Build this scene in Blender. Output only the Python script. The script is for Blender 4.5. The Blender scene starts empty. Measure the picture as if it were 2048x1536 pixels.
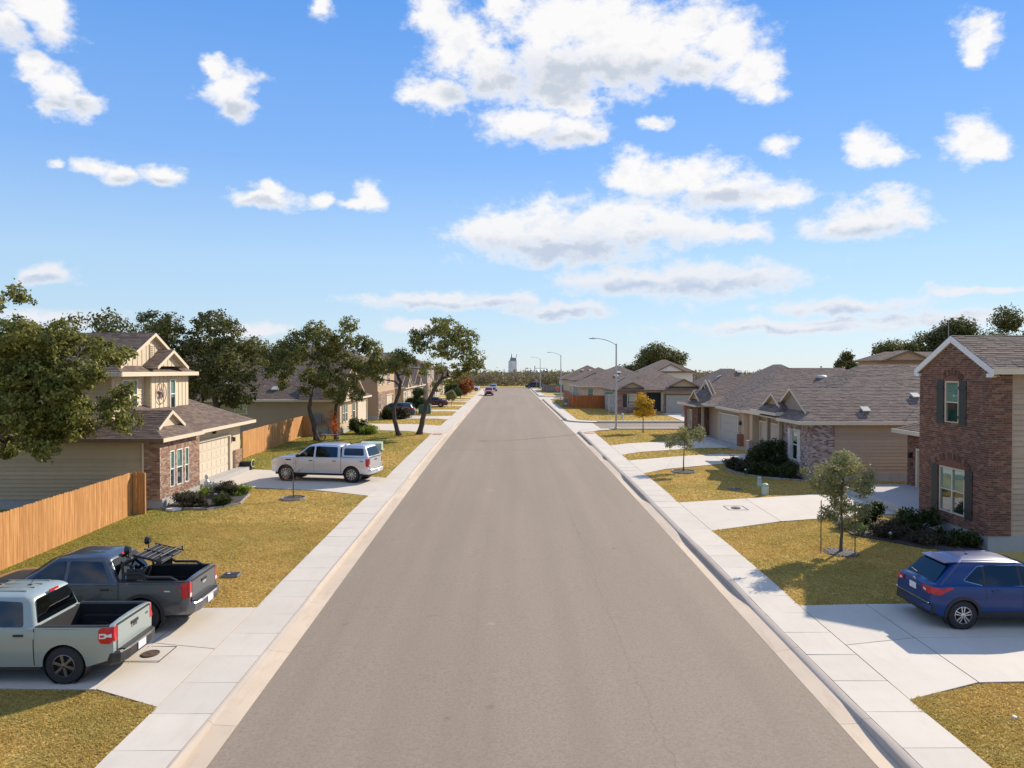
import bpy, bmesh, math, random
import numpy as np
from mathutils import Vector, Matrix
random.seed(7)
SC = bpy.context.scene
COL = SC.collection
RAD = math.radians

# ------------------------------------------------------------------ camera
cam_d = bpy.data.cameras.new("camera"); cam = bpy.data.objects.new("camera", cam_d); COL.objects.link(cam)
cam_d.sensor_width = 36.0; cam_d.lens = 28.0
cam_d.clip_start = 0.1; cam_d.clip_end = 20000
cam.location = (0, 0, 6.455)
cam.rotation_euler = (RAD(90 - 1.007), 0, RAD(-0.36))
SC.camera = cam

# ------------------------------------------------------------------ light and exposure
SUN_EL, SUN_AZ = 31.2, 44.0            # azimuth measured from +Y (up the street) towards +X
sun_d = bpy.data.lights.new("sun", 'SUN'); sun_d.energy = 4.4; sun_d.angle = RAD(0.53); sun_d.color = (1.0, 0.89, 0.74)
sun = bpy.data.objects.new("sun", sun_d); COL.objects.link(sun)
_sd = Vector((math.sin(RAD(SUN_AZ)) * math.cos(RAD(SUN_EL)), math.cos(RAD(SUN_AZ)) * math.cos(RAD(SUN_EL)), math.sin(RAD(SUN_EL))))
sun.rotation_euler = _sd.to_track_quat('Z', 'Y').to_euler()
sun.location = (40, 30, 60)
SC.view_settings.view_transform = 'Standard'; SC.view_settings.look = 'None'
SC.view_settings.exposure = 0.55; SC.view_settings.gamma = 1.0
SC.view_settings.use_curve_mapping = False
SC.cycles.use_denoising = True
SC.cycles.max_bounces = 6; SC.cycles.diffuse_bounces = 3; SC.cycles.glossy_bounces = 3
SC.cycles.transparent_max_bounces = 12; SC.cycles.caustics_reflective = False; SC.cycles.caustics_refractive = False

# ------------------------------------------------------------------ world: clear sky with scattered cumulus
def build_world():
    w = bpy.data.worlds.new("World"); SC.world = w; w.use_nodes = True
    T = w.node_tree; N, L = T.nodes, T.links; N.clear()
    def nd(t, **k):
        n = N.new(t)
        for a, b in k.items(): setattr(n, a, b)
        return n
    def val(sock, v):
        if hasattr(v, 'is_linked') or isinstance(v, bpy.types.NodeSocket): L.new(v, sock)
        else: sock.default_value = v
    def m(op, a, b=None, c=None, clamp=False):
        n = nd('ShaderNodeMath', operation=op); n.use_clamp = clamp
        val(n.inputs[0], a)
        if b is not None: val(n.inputs[1], b)
        if c is not None: val(n.inputs[2], c)
        return n.outputs[0]
    def vm(op, a, b=None):
        n = nd('ShaderNodeVectorMath', operation=op); val(n.inputs[0], a)
        if b is not None: val(n.inputs[1], b)
        return n.outputs['Value'] if op in ('LENGTH', 'DOT_PRODUCT') else n.outputs[0]
    def sstep(x, a, b):
        n = nd('ShaderNodeMapRange', interpolation_type='SMOOTHSTEP'); val(n.inputs[0], x)
        n.inputs[1].default_value = a; n.inputs[2].default_value = b
        return n.outputs[0]
    def mixc(f, a, b):
        n = nd('ShaderNodeMix', data_type='RGBA'); val(n.inputs[0], f); val(n.inputs[6], a); val(n.inputs[7], b)
        return n.outputs[2]
    sky = nd('ShaderNodeTexSky', sky_type='NISHITA'); sky.sun_disc = False
    sky.sun_elevation = RAD(SUN_EL); sky.sun_rotation = RAD(SUN_AZ)
    sky.altitude = 150; sky.air_density = 1.0; sky.dust_density = 0.0; sky.ozone_density = 3.0
    tc = nd('ShaderNodeTexCoord'); d = vm('NORMALIZE', tc.outputs['Generated'])
    sp = nd('ShaderNodeSeparateXYZ'); L.new(d, sp.inputs[0])
    az = m('ARCTAN2', sp.outputs[0], sp.outputs[1]); el = m('ARCSINE', sp.outputs[2])
    cmb = nd('ShaderNodeCombineXYZ'); L.new(az, cmb.inputs[0]); L.new(el, cmb.inputs[1])
    BL = [(-0.535,0.371,0.036,0.0205),(-0.514,0.365,0.026,0.0262),(-0.553,0.347,0.019,0.0224),(-0.533,0.308,0.019,0.0151),(-0.507,0.298,0.026,0.0198),(-0.49,0.285,0.022,0.0155),(-0.516,0.281,0.014,0.0087),(-0.346,0.335,0.016,0.0154),(-0.329,0.318,0.026,0.0238),(-0.319,0.302,0.018,0.0167),(-0.511,0.221,0.009,0.0055),(-0.477,0.222,0.021,0.0089),(-0.447,0.217,0.023,0.0091),(-0.411,0.219,0.023,0.0104),(-0.286,0.213,0.016,0.012),(-0.289,0.201,0.036,0.0108),(-0.167,0.21,0.018,0.0155),(-0.186,0.199,0.018,0.0062),(-0.222,0.202,0.016,0.0086),(-0.228,0.417,0.013,0.0147),(-0.084,0.418,0.032,0.0263),(-0.059,0.389,0.036,0.0389),(-0.031,0.366,0.033,0.0301),(-0.084,0.332,0.049,0.0175),(-0.012,0.342,0.038,0.0251),(0.001,0.422,0.026,0.0239),(0.06,0.403,0.056,0.0388),(0.116,0.396,0.081,0.0486),(0.178,0.382,0.067,0.0408),(0.232,0.396,0.056,0.0293),(0.27,0.372,0.041,0.0333),(0.297,0.34,0.029,0.0252),(0.308,0.319,0.021,0.012),(0.066,0.357,0.069,0.0326),(0.147,0.354,0.058,0.0261),(0.238,0.356,0.047,0.022),(0.048,0.332,0.044,0.0188),(0.023,0.297,0.049,0.0188),(0.073,0.287,0.039,0.0157),(0.107,0.284,0.025,0.0112),(0.091,0.317,0.03,0.0138),(0.185,0.296,0.017,0.0074),(0.147,0.241,0.028,0.0224),(0.187,0.229,0.044,0.0234),(0.235,0.234,0.048,0.022),(0.264,0.212,0.054,0.0218),(0.322,0.203,0.042,0.0167),(-0.009,0.169,0.06,0.0226),(0.06,0.172,0.088,0.0326),(0.135,0.177,0.092,0.0311),(0.205,0.173,0.069,0.0234),(0.261,0.167,0.035,0.0146),(0.073,0.149,0.119,0.02),(0.292,0.167,0.023,0.0132),(0.159,0.11,0.092,0.0186),(0.238,0.109,0.095,0.0232),(0.299,0.106,0.052,0.0144),(0.333,0.264,0.019,0.0119),(0.427,0.25,0.021,0.0206),(0.444,0.238,0.018,0.0125),(0.529,0.243,0.028,0.0195),(0.549,0.231,0.016,0.0107),(0.527,0.358,0.024,0.0108),(0.532,0.341,0.021,0.0162),(0.529,0.326,0.012,0.0098),(0.401,0.162,0.045,0.0139),(0.43,0.17,0.041,0.0205),(0.451,0.19,0.025,0.0158),(0.464,0.17,0.028,0.0135),(-0.084,0.087,0.09,0.01),(-0.009,0.085,0.053,0.0082),(0.06,0.074,0.069,0.0088),(-0.118,0.055,0.038,0.0075),(-0.521,0.102,0.026,0.0103),(0.401,0.074,0.082,0.0104),(0.498,0.055,0.09,0.011),(0.536,0.087,0.053,0.0049),(0.352,0.05,0.144,0.0094),(-0.516,0.055,0.059,0.0131),(-0.312,0.048,0.048,0.0078)]
    DK = [(0.085,0.345,0.106,0.0213),(0.184,0.349,0.055,0.0136),(-0.034,0.332,0.038,0.0138),(0.054,0.28,0.059,0.0075),(0.06,0.142,0.125,0.0163),(0.147,0.148,0.08,0.0149),(0.208,0.097,0.12,0.0098),(0.238,0.206,0.065,0.0085),(0.422,0.153,0.05,0.0074),(-0.071,0.079,0.087,0.0056),(0.06,0.069,0.066,0.005),(0.428,0.064,0.083,0.0074),(0.503,0.044,0.092,0.0077),(0.285,0.043,0.098,0.0054),(-0.54,0.337,0.032,0.0118),(-0.502,0.281,0.027,0.0077),(-0.326,0.296,0.025,0.0083),(-0.421,0.211,0.031,0.0046),(-0.286,0.195,0.032,0.0048),(-0.516,0.095,0.028,0.0049),(-0.516,0.044,0.062,0.0076)]
    dm = vm('MULTIPLY', d, (1.0, 1.0, 1.55))
    wn = nd('ShaderNodeTexNoise'); wn.inputs['Scale'].default_value = 17.0; wn.inputs['Detail'].default_value = 4.0; wn.inputs['Roughness'].default_value = 0.6
    L.new(dm, wn.inputs['Vector'])
    c2 = vm('ADD', cmb.outputs[0], vm('MULTIPLY', vm('SUBTRACT', wn.outputs['Color'], (0.5, 0.5, 0.5)), (0.050, 0.030, 0.0)))
    def blobs(LST, grow):
        acc = None
        for (a, e, sa, se) in LST:
            q = vm('MULTIPLY', vm('SUBTRACT', c2, (a, e, 0)), (1 / (sa * grow), 1 / (se * grow), 0))
            k = m('SUBTRACT', 1.0, vm('LENGTH', q))
            acc = k if acc is None else m('SMOOTH_MAX', acc, k, 0.10)
        return acc
    acc = blobs(BL, 1.30)
    # broken cumulus carries on out of view, cover raised for whiter fill light
    pr = nd('ShaderNodeCombineXYZ'); zz = m('ADD', m('MAXIMUM', sp.outputs[2], 0.0), 0.12)
    L.new(m('DIVIDE', sp.outputs[0], zz), pr.inputs[0]); L.new(m('DIVIDE', sp.outputs[1], zz), pr.inputs[1])
    gn = nd('ShaderNodeTexNoise'); gn.inputs['Scale'].default_value = 0.9; gn.inputs['Detail'].default_value = 3.0
    L.new(pr.outputs[0], gn.inputs['Vector'])
    gl = m('MULTIPLY', m('SUBTRACT', gn.outputs['Fac'], 0.49), 3.2)
    off = m('MAXIMUM', sstep(m('ABSOLUTE', az), 0.62, 0.80), sstep(el, 0.47, 0.60))
    gl = m('ADD', gl, m('MULTIPLY', m('SUBTRACT', off, 1.0), 3.0))
    acc = m('MAXIMUM', acc, gl)
    fn = nd('ShaderNodeTexNoise'); fn.inputs['Scale'].default_value = 30.0; fn.inputs['Detail'].default_value = 10.0; fn.inputs['Roughness'].default_value = 0.64
    L.new(dm, fn.inputs['Vector'])
    fb = m('SUBTRACT', fn.outputs['Fac'], 0.5)
    d0 = m('ADD', acc, m('MULTIPLY', fb, 1.9))
    wisp = m('MULTIPLY', sstep(m('ADD', acc, m('MULTIPLY', fb, 3.4)), -0.05, 0.75), 0.55)
    alpha = m('MULTIPLY', m('MAXIMUM', sstep(d0, -0.10, 0.66), wisp), sstep(el, -0.005, 0.03))
    billow = sstep(fb, 0.02, -0.12)
    shade = m('MULTIPLY', m('MAXIMUM', sstep(m('ADD', blobs(DK, 1.5), m('MULTIPLY', fb, 0.9)), -0.20, 0.62), m('MULTIPLY', billow, 0.25)), sstep(d0, 0.20, 0.9))
    low = sstep(el, 0.10, 0.24)
    lit = mixc(low, (4.5, 4.6, 4.85, 1), (5.3, 5.2, 5.1, 1))
    dark = mixc(low, (2.8, 3.3, 4.15, 1), (3.05, 3.35, 3.8, 1))
    ccol = mixc(m('MULTIPLY', shade, 0.95), lit, dark)
    hs = nd('ShaderNodeHueSaturation'); hs.inputs['Saturation'].default_value = 1.22; hs.inputs['Value'].default_value = 0.93
    L.new(vm('MULTIPLY', sky.outputs[0], (1.06, 0.965, 1.04)), hs.inputs['Color'])
    # moist winter air: the blue pales evenly towards the horizon all round
    cr = nd('ShaderNodeValToRGB'); L.new(m('MULTIPLY', m('MAXIMUM', el, 0.0), 1.0 / 1.5708), cr.inputs[0]); E_ = cr.color_ramp.elements
    st = [(0.0, (2.75, 3.65, 4.3)), (0.085, (2.45, 3.60, 4.72)), (0.16, (1.36, 2.62, 4.92)), (0.30, (0.56, 1.78, 4.46)), (1.0, (0.30, 1.05, 3.4))]
    while len(E_) < len(st): E_.new(0.5)
    for e_, (p_, c_) in zip(E_, st): e_.position = p_; e_.color = (c_[0], c_[1], c_[2], 1)
    base = mixc(0.82, hs.outputs[0], cr.outputs[0])
    out = mixc(m('MULTIPLY', alpha, 0.96), base, ccol)
    bg = nd('ShaderNodeBackground'); L.new(out, bg.inputs[0]); bg.inputs[1].default_value = 0.13
    o = nd('ShaderNodeOutputWorld'); L.new(bg.outputs[0], o.inputs[0])
build_world()

# ------------------------------------------------------------------ terrain height (the street climbs gently, then levels out)
_GY = [-60, -20, 11, 28, 44, 60, 100, 143, 186, 260, 900, 3000, 9000]
_GZ = [-1.6, -0.6, 0, .36, .635, .805, .99, 1.155, 1.36, 1.5, -3.0, -12, -42]
def _smooth(y):
    return float(np.interp(y, _GY, _GZ))
def g(y):
    return (_smooth(y - 6) + 2 * _smooth(y) + _smooth(y + 6)) / 4 if y < 140 else _smooth(y)

# ------------------------------------------------------------------ materials
def new_mat(name):
    m = bpy.data.materials.new(name); m.use_nodes = True
    return m, m.node_tree, m.node_tree.nodes["Principled BSDF"]
class NT:
    def __init__(s, T): s.T = T
    def n(s, t, **k):
        x = s.T.nodes.new(t)
        for a, b in k.items(): setattr(x, a, b)
        return x
    def l(s, a, b): s.T.links.new(a, b)
    def put(s, sock, v):
        if isinstance(v, bpy.types.NodeSocket): s.l(v, sock)
        else: sock.default_value = v
    def math(s, op, a, b=0.0, clamp=False):
        x = s.n('ShaderNodeMath', operation=op); x.use_clamp = clamp; s.put(x.inputs[0], a); s.put(x.inputs[1], b); return x.outputs[0]
    def noise(s, vec, scale, detail=4, rough=.55):
        x = s.n('ShaderNodeTexNoise'); s.put(x.inputs['Vector'], vec)
        x.inputs['Scale'].default_value = scale; x.inputs['Detail'].default_value = detail; x.inputs['Roughness'].default_value = rough
        return x.outputs['Fac']
    def ramp(s, f, a, b):
        x = s.n('ShaderNodeMapRange'); s.put(x.inputs[0], f); x.inputs[1].default_value = a; x.inputs[2].default_value = b; x.clamp = True
        return x.outputs[0]
    def mix(s, f, a, b):
        x = s.n('ShaderNodeMix', data_type='RGBA'); s.put(x.inputs[0], f)
        for i, c in ((6, a), (7, b)):
            s.put(x.inputs[i], c if isinstance(c, bpy.types.NodeSocket) else (c[0], c[1], c[2], 1))
        return x.outputs[2]
    def scale(s, vec, k):
        x = s.n('ShaderNodeMapping'); s.put(x.inputs['Vector'], vec); x.inputs['Scale'].default_value = k; return x.outputs[0]
    def pos(s): return s.n('ShaderNodeNewGeometry').outputs['Position']
    def obj(s): return s.n('ShaderNodeTexCoord').outputs['Object']
    def attr(s, name): return s.n('ShaderNodeAttribute', attribute_name=name).outputs['Fac']
    def bump(s, h, strength, dist, b):
        x = s.n('ShaderNodeBump'); x.inputs['Strength'].default_value = strength; x.inputs['Distance'].default_value = dist
        s.put(x.inputs['Height'], h); s.l(x.outputs[0], b.inputs['Normal'])
MATS = {}
def M(name, col, rough=.7, metal=0.0, var=.12, scale=3.0, fine=0.0, fscale=60.0, bump=0.0, coat=0.0, spec=.5, local=False, stretch=None):
    """plain procedural surface: base colour with large soft and small sharp variation"""
    if name in MATS: return MATS[name]
    m, T, b = new_mat(name); t = NT(T)
    p = t.obj() if local else t.pos()
    if stretch: p = t.scale(p, stretch)
    n1 = t.noise(p, scale, 4)
    if name.startswith("siding_"): n1 = t.math('ADD', t.math('MULTIPLY', n1, .5), t.math('MULTIPLY', t.n('ShaderNodeObjectInfo').outputs['Random'], .5)); var = .09
    c = t.mix(t.ramp(n1, .25, .75), [x * (1 - var) for x in col], [min(1, x * (1 + var)) for x in col])
    if fine:
        n2 = t.noise(p, fscale, 2)
        c = t.mix(t.math('MULTIPLY', t.ramp(n2, .45, .75), fine), c, [x * .45 for x in col])
    t.put(b.inputs['Base Color'], c)
    b.inputs['Roughness'].default_value = rough; b.inputs['Metallic'].default_value = metal
    b.inputs['Specular IOR Level'].default_value = spec
    if coat:
        b.inputs['Coat Weight'].default_value = coat; b.inputs['Coat Roughness'].default_value = .04
    if bump: t.bump(t.noise(p, fscale, 3), bump, .01, b)
    MATS[name] = m
    return m
# special surfaces
def asphalt():
    m, T, b = new_mat("asphalt"); t = NT(T); p = t.pos()
    big = t.noise(t.scale(p, (.35, .05, 1)), 1.0, 5); mid = t.noise(t.scale(p, (1.2, .12, 1)), 1.3, 4)
    fine = t.noise(p, 55, 3, .7); grit = t.noise(p, 16, 4, .75)
    c = t.mix(t.ramp(big, .3, .7), (.252, .197, .139), (.302, .240, .171))
    c = t.mix(t.math('MULTIPLY', t.ramp(mid, .35, .75), .4), c, (.33, .262, .19))
    c = t.mix(t.math('MULTIPLY', t.ramp(grit, .42, .70), .75), c, (.18, .14, .104))
    c = t.mix(t.math('MULTIPLY', t.ramp(fine, .52, .74), .65), c, (.41, .335, .265))
    # paving seams, wandering cracks and a few pale scuffs
    sx = t.n('ShaderNodeSeparateXYZ'); t.l(p, sx.inputs[0])
    wob = t.math('MULTIPLY', t.math('SUBTRACT', t.noise(p, .5, 5, .7), .5), .7)
    for x0, k in ((2.65, .20), (-.75, .10)):
        d = t.math('ABSOLUTE', t.math('ADD', t.math('SUBTRACT', sx.outputs[0], x0), wob))
        c = t.mix(t.math('MULTIPLY', t.math('SUBTRACT', 1.0, t.ramp(d, .008, .03)), k), c, (.12, .105, .09))
    d = t.math('ABSOLUTE', t.math('ADD', t.math('SUBTRACT', sx.outputs[1], 57.2), t.math('MULTIPLY', wob, .5)))
    c = t.mix(t.math('MULTIPLY', t.math('SUBTRACT', 1.0, t.ramp(d, .05, .12)), .5), c, (.12, .105, .09))
    tr_ = t.noise(t.scale(p, (1.0, .012, 1)), 1.15, 3, .5)                      # worn wheel paths
    c = t.mix(t.math('MULTIPLY', t.ramp(tr_, .42, .62), .30), c, (.215, .17, .128))
    spots = t.noise(p, .8, 5, .62)
    c = t.mix(t.math('MULTIPLY', t.ramp(spots, .68, .75), .45), c, (.38, .33, .27))
    drk = t.noise(t.scale(p, (1, 1, 1)), 2.1, 5, .6)
    c = t.mix(t.math('MULTIPLY', t.ramp(drk, .67, .75), .5), c, (.13, .115, .10))
    t.put(b.inputs['Base Color'], c); b.inputs['Roughness'].default_value = .86; b.inputs['Specular IOR Level'].default_value = .3
    t.bump(t.noise(p, 70, 3, .7), .5, .006, b)
    MATS["asphalt"] = m; return m
def concrete(name, col, dirt=.5):
    m, T, b = new_mat(name); t = NT(T); p = t.pos()
    n = t.noise(p, .9, 6, .6); f = t.noise(p, 40, 3); st = t.noise(t.scale(p, (3, .6, 1)), 1.6, 5, .65)
    c = t.mix(t.ramp(n, .3, .7), [x * .93 for x in col], [min(1, x * 1.04) for x in col])
    c = t.mix(t.math('MULTIPLY', t.ramp(st, .52, .75), .42 * dirt), c, [col[0] * .72, col[1] * .66, col[2] * .58])
    c = t.mix(t.math('MULTIPLY', t.ramp(f, .55, .8), .22), c, [x * .75 for x in col])
    r = t.n('ShaderNodeObjectInfo').outputs['Random']
    c = t.mix(t.math('MULTIPLY', r, .30), c, [x * .80 for x in col])
    t.put(b.inputs['Base Color'], c); b.inputs['Roughness'].default_value = .82; b.inputs['Specular IOR Level'].default_value = .3
    t.bump(f, .25, .004, b); MATS[name] = m; return m
def grass_mat(name, blades):
    m, T, b = new_mat(name); t = NT(T); p = t.pos()
    a = t.noise(p, .22, 5, .6); e = t.noise(p, 1.7, 4, .6); f = t.noise(p, 14, 3, .65)
    gold, gold2, green = (.56, .38, .105), (.66, .48, .165), (.30, .285, .058)
    c = t.mix(t.ramp(e, .3, .7), gold, gold2)
    sx = t.n('ShaderNodeSeparateXYZ'); t.l(p, sx.inputs[0])
    # greener where the oaks and houses keep the ground moist (away from the pavement, further up on the left)
    wet = t.math('MULTIPLY', t.ramp(sx.outputs[1], 51, 58), t.ramp(sx.outputs[0], -7.5, -10.0))
    wet = t.math('MULTIPLY', wet, t.ramp(sx.outputs[1], 77, 70))
    gr = t.math('ADD', t.ramp(a, .43, .62), t.math('MULTIPLY', t.ramp(e, .48, .68), .45))
    edge = t.math('MULTIPLY', t.ramp(sx.outputs[0], -11.8, -15.0), .85)
    gr = t.math('ADD', t.math('MULTIPLY', gr, .46), t.math('ADD', t.math('MULTIPLY', wet, .8), edge), True)
    c = t.mix(gr, c, green)
    if blades:
        c = t.mix(t.math('MULTIPLY', t.attr("rnd"), .35), c, (.68, .49, .20))
    else:
        c = t.mix(t.math('MULTIPLY', t.ramp(f, .42, .66), .45), c, (.24, .155, .045))
    t.put(b.inputs['Base Color'], c); b.inputs['Roughness'].default_value = .9; b.inputs['Specular IOR Level'].default_value = .15
    if not blades: t.bump(f, .8, .04, b)
    else:
        tr = t.n('ShaderNodeBsdfTranslucent'); t.put(tr.inputs[0], c); mx = t.n('ShaderNodeMixShader'); mx.inputs[0].default_value = .45
        t.l(b.outputs[0], mx.inputs[1]); t.l(tr.outputs[0], mx.inputs[2]); t.l(mx.outputs[0], T.nodes["Material Output"].inputs[0])
    MATS[name] = m; return m
def shingle_mat(name, dark, light):
    m, T, b = new_mat(name); t = NT(T); p = t.pos()
    c = t.mix(t.attr("rnd"), dark, light)
    f = t.noise(p, 45, 3, .7); big = t.noise(p, .35, 4)
    c = t.mix(t.math('MULTIPLY', t.ramp(f, .4, .7), .4), c, [x * .55 for x in dark])
    c = t.mix(t.math('MULTIPLY', t.ramp(big, .35, .7), .25), c, [x * 1.15 for x in light])
    t.put(b.inputs['Base Color'], c); b.inputs['Roughness'].default_value = .92; b.inputs['Specular IOR Level'].default_value = .2
    t.bump(f, .5, .008, b); MATS[name] = m; return m
def brick_mat(name, cols, single):
    m, T, b = new_mat(name); t = NT(T)
    r = t.n('ShaderNodeObjectInfo').outputs['Random'] if single else t.attr("rnd")
    cr = t.n('ShaderNodeValToRGB'); t.l(r, cr.inputs[0]); cr.color_ramp.interpolation = 'CONSTANT'
    while len(cr.color_ramp.elements) < len(cols): cr.color_ramp.elements.new(.5)
    for i, c in enumerate(cols):
        cr.color_ramp.elements[i].position = i / len(cols); cr.color_ramp.elements[i].color = (*c, 1)
    f = t.noise(t.pos(), 38, 4, .7)
    c = t.mix(t.math('MULTIPLY', t.ramp(f, .45, .75), .55), cr.outputs[0], (.42, .33, .28))
    t.put(b.inputs['Base Color'], c); b.inputs['Roughness'].default_value = .88; b.inputs['Specular IOR Level'].default_value = .25
    t.bump(f, .5, .006, b); MATS[name] = m; return m
def wood_mat(name, c1, c2, along=2):
    m, T, b = new_mat(name); t = NT(T); p = t.pos()
    s = [14, 14, 14]; s[along] = .9
    n = t.noise(t.scale(p, s), 1.0, 4, .6)
    r = t.n('ShaderNodeObjectInfo').outputs['Random']
    c = t.mix(t.ramp(n, .32, .68), [x * .86 for x in c1], [min(1, x * 1.1) for x in c2])
    c = t.mix(t.math('MULTIPLY', r, .5), c, [x * .66 for x in c1])
    k = t.noise(t.scale(p, (5, 5, 3)), 1.6, 3)
    c = t.mix(t.math('MULTIPLY', t.ramp(k, .66, .74), .4), c, [min(1, x * 1.5) for x in c2])
    t.put(b.inputs['Base Color'], c); b.inputs['Roughness'].default_value = .8; b.inputs['Specular IOR Level'].default_value = .25
    t.bump(n, .3, .006, b); MATS[name] = m; return m
def leaf_mat(name, c1, c2, c3, trans=.35):
    m, T, b = new_mat(name); t = NT(T)
    r = t.attr("rnd"); n = t.noise(t.pos(), .6, 3)
    c = t.mix(r, c1, c2); c = t.mix(t.math('MULTIPLY', t.ramp(n, .45, .7), .5), c, c3)
    t.put(b.inputs['Base Color'], c); b.inputs['Roughness'].default_value = .62; b.inputs['Specular IOR Level'].default_value = .22
    tr = t.n('ShaderNodeBsdfTranslucent'); t.put(tr.inputs[0], c)
    mx = t.n('ShaderNodeMixShader'); mx.inputs[0].default_value = trans
    t.l(b.outputs[0], mx.inputs[1]); t.l(tr.outputs[0], mx.inputs[2])
    t.l(mx.outputs[0], T.nodes["Material Output"].inputs[0]); MATS[name] = m; return m
def glass_mat(name, tint, refl=.12):
    """window pane: tinted see-through glass with a sky reflection"""
    m, T, b = new_mat(name); t = NT(T)
    tr = t.n('ShaderNodeBsdfTransparent'); tr.inputs[0].default_value = (*tint, 1)
    gl = t.n('ShaderNodeBsdfGlossy'); gl.inputs['Roughness'].default_value = .03; gl.inputs[0].default_value = (.9, .95, 1, 1)
    ge = t.n('ShaderNodeNewGeometry'); dt = t.n('ShaderNodeVectorMath', operation='DOT_PRODUCT'); t.l(ge.outputs['Normal'], dt.inputs[0]); t.l(ge.outputs['Incoming'], dt.inputs[1])
    gz = t.math('SUBTRACT', 1.0, t.math('ABSOLUTE', dt.outputs['Value']), True)          # reflection of thin glass, the same from either side
    f = t.math('ADD', t.math('MULTIPLY', t.math('POWER', gz, 5.0), .92), .07 + refl, True)
    mx = t.n('ShaderNodeMixShader'); t.l(f, mx.inputs[0]); t.l(tr.outputs[0], mx.inputs[1]); t.l(gl.outputs[0], mx.inputs[2])
    t.l(mx.outputs[0], T.nodes["Material Output"].inputs[0]); MATS[name] = m; return m
def bark_mat(name, c1, c2):
    m, T, b = new_mat(name); t = NT(T); p = t.obj()
    n = t.noise(t.scale(p, (9, 9, 2)), 1.3, 5, .7); l = t.noise(p, 1.5, 3)
    c = t.mix(t.ramp(n, .3, .7), c1, c2); c = t.mix(t.math('MULTIPLY', t.ramp(l, .5, .7), .35), c, (.16, .15, .12))
    t.put(b.inputs['Base Color'], c); b.inputs['Roughness'].default_value = .92; b.inputs['Specular IOR Level'].default_value = .2
    t.bump(n, .8, .03, b); MATS[name] = m; return m
asphalt(); concrete("concrete", (.615, .55, .455)); concrete("concrete_kerb", (.47, .40, .325), 1.0); concrete("concrete_pan", (.61, .49, .355), 1.3)
concrete("foundation", (.40, .39, .37), 1.3)
grass_mat("lawn_turf", False); grass_mat("grass_blades", True)
shingle_mat("shingles_brown", (.115, .082, .064), (.20, .150, .118))
shingle_mat("shingles_grey", (.165, .118, .092), (.265, .198, .158))
RB = [(.17, .066, .036), (.125, .050, .028), (.21, .088, .046), (.085, .036, .023), (.24, .12, .07), (.14, .058, .036)]
brick_mat("brick_red_single", RB, True); brick_mat("brick_red", RB, False)
TB = [(.31, .18, .115), (.24, .13, .085), (.37, .245, .165), (.16, .085, .06), (.39, .28, .20), (.28, .155, .10)]
brick_mat("brick_tan_single", TB, True); brick_mat("brick_tan", TB, False)
WB = [(.40, .31, .28), (.27, .17, .15), (.50, .43, .39), (.20, .10, .085), (.46, .38, .35), (.34, .24, .22)]
brick_mat("brick_pale", WB, False)
PB = [(.34, .19, .16), (.28, .15, .13), (.42, .27, .22), (.24, .13, .115)]
brick_mat("brick_rose", PB, False)
CB = [(.55, .50, .43), (.48, .43, .36), (.60, .56, .49), (.42, .36, .30)]
brick_mat("brick_cream", CB, False)
wood_mat("cedar", (.48, .215, .068), (.62, .33, .128)); wood_mat("cedar_orange", (.42, .125, .03), (.50, .175, .05))
wood_mat("wood_grey", (.22, .19, .175), (.30, .26, .24))
OAK = [(.080, .10, .024), (.27, .265, .07), (.33, .28, .08)]
leaf_mat("oak_leaves", *OAK); leaf_mat("oak_leaves_dark", (.058, .070, .022), (.16, .16, .048), (.20, .175, .06))
leaf_mat("oak_leaves_olive", (.072, .09, .02), (.285, .28, .068), (.35, .30, .078))
leaf_mat("young_leaves", (.15, .17, .055), (.42, .40, .18), (.34, .30, .12)); leaf_mat("yellow_leaves", (.50, .27, .012), (.66, .43, .03), (.30, .25, .03))
leaf_mat("rust_leaves", (.28, .085, .022), (.40, .15, .045), (.22, .07, .02)); leaf_mat("fir_leaves", (.035, .06, .022), (.09, .13, .045), (.06, .08, .03))
leaf_mat("shrub_leaves", (.030, .050, .014), (.095, .12, .03), (.06, .07, .02)); leaf_mat("lime_leaves", (.12, .18, .02), (.30, .36, .05), (.2, .24, .03))
leaf_mat("dusky_leaves", (.045, .04, .025), (.12, .10, .06), (.08, .075, .035)); leaf_mat("silver_leaves", (.20, .24, .20), (.38, .42, .36), (.26, .3, .26))
leaf_mat("brush_leaves", (.12, .095, .062), (.26, .215, .14), (.19, .155, .11), .3); leaf_mat("brush_green", (.14, .14, .045), (.30, .28, .085), (.22, .20, .07), .3)
leaf_mat("orange_flowers", (.55, .13, .02), (.68, .20, .03), (.45, .10, .02)); leaf_mat("far_trees", (.12, .125, .10), (.19, .19, .15), (.16, .155, .13), .2)
bark_mat("oak_bark", (.055, .042, .034), (.115, .092, .075)); bark_mat("young_bark", (.11, .085, .065), (.19, .155, .12)); bark_mat("red_bark", (.10, .035, .025), (.17, .06, .04))
glass_mat("window_glass", (.62, .80, .74)); glass_mat("car_glass", (.05, .065, .07), .0); glass_mat("car_glass_clear", (.30, .36, .37), .10)
M("siding_tan", (.50, .37, .235), .75, var=.05); M("siding_taupe", (.44, .325, .225), .75, var=.05); M("siding_cream", (.62, .51, .355), .7, var=.04)
M("siding_brown", (.43, .29, .17), .75, var=.05); M("siding_yellow", (.47, .365, .205), .75, var=.05); M("siding_grey", (.33, .255, .195), .75, var=.05)
M("siding_white", (.70, .68, .62), .7, var=.04)
M("trim_cream", (.64, .54, .40), .6, var=.04); M("trim_white", (.78, .75, .70), .55, var=.03); M("trim_brown", (.17, .10, .07), .6)
M("door_cream", (.60, .515, .39), .6, var=.03); M("door_tan", (.50, .435, .345), .6, var=.03)
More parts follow.
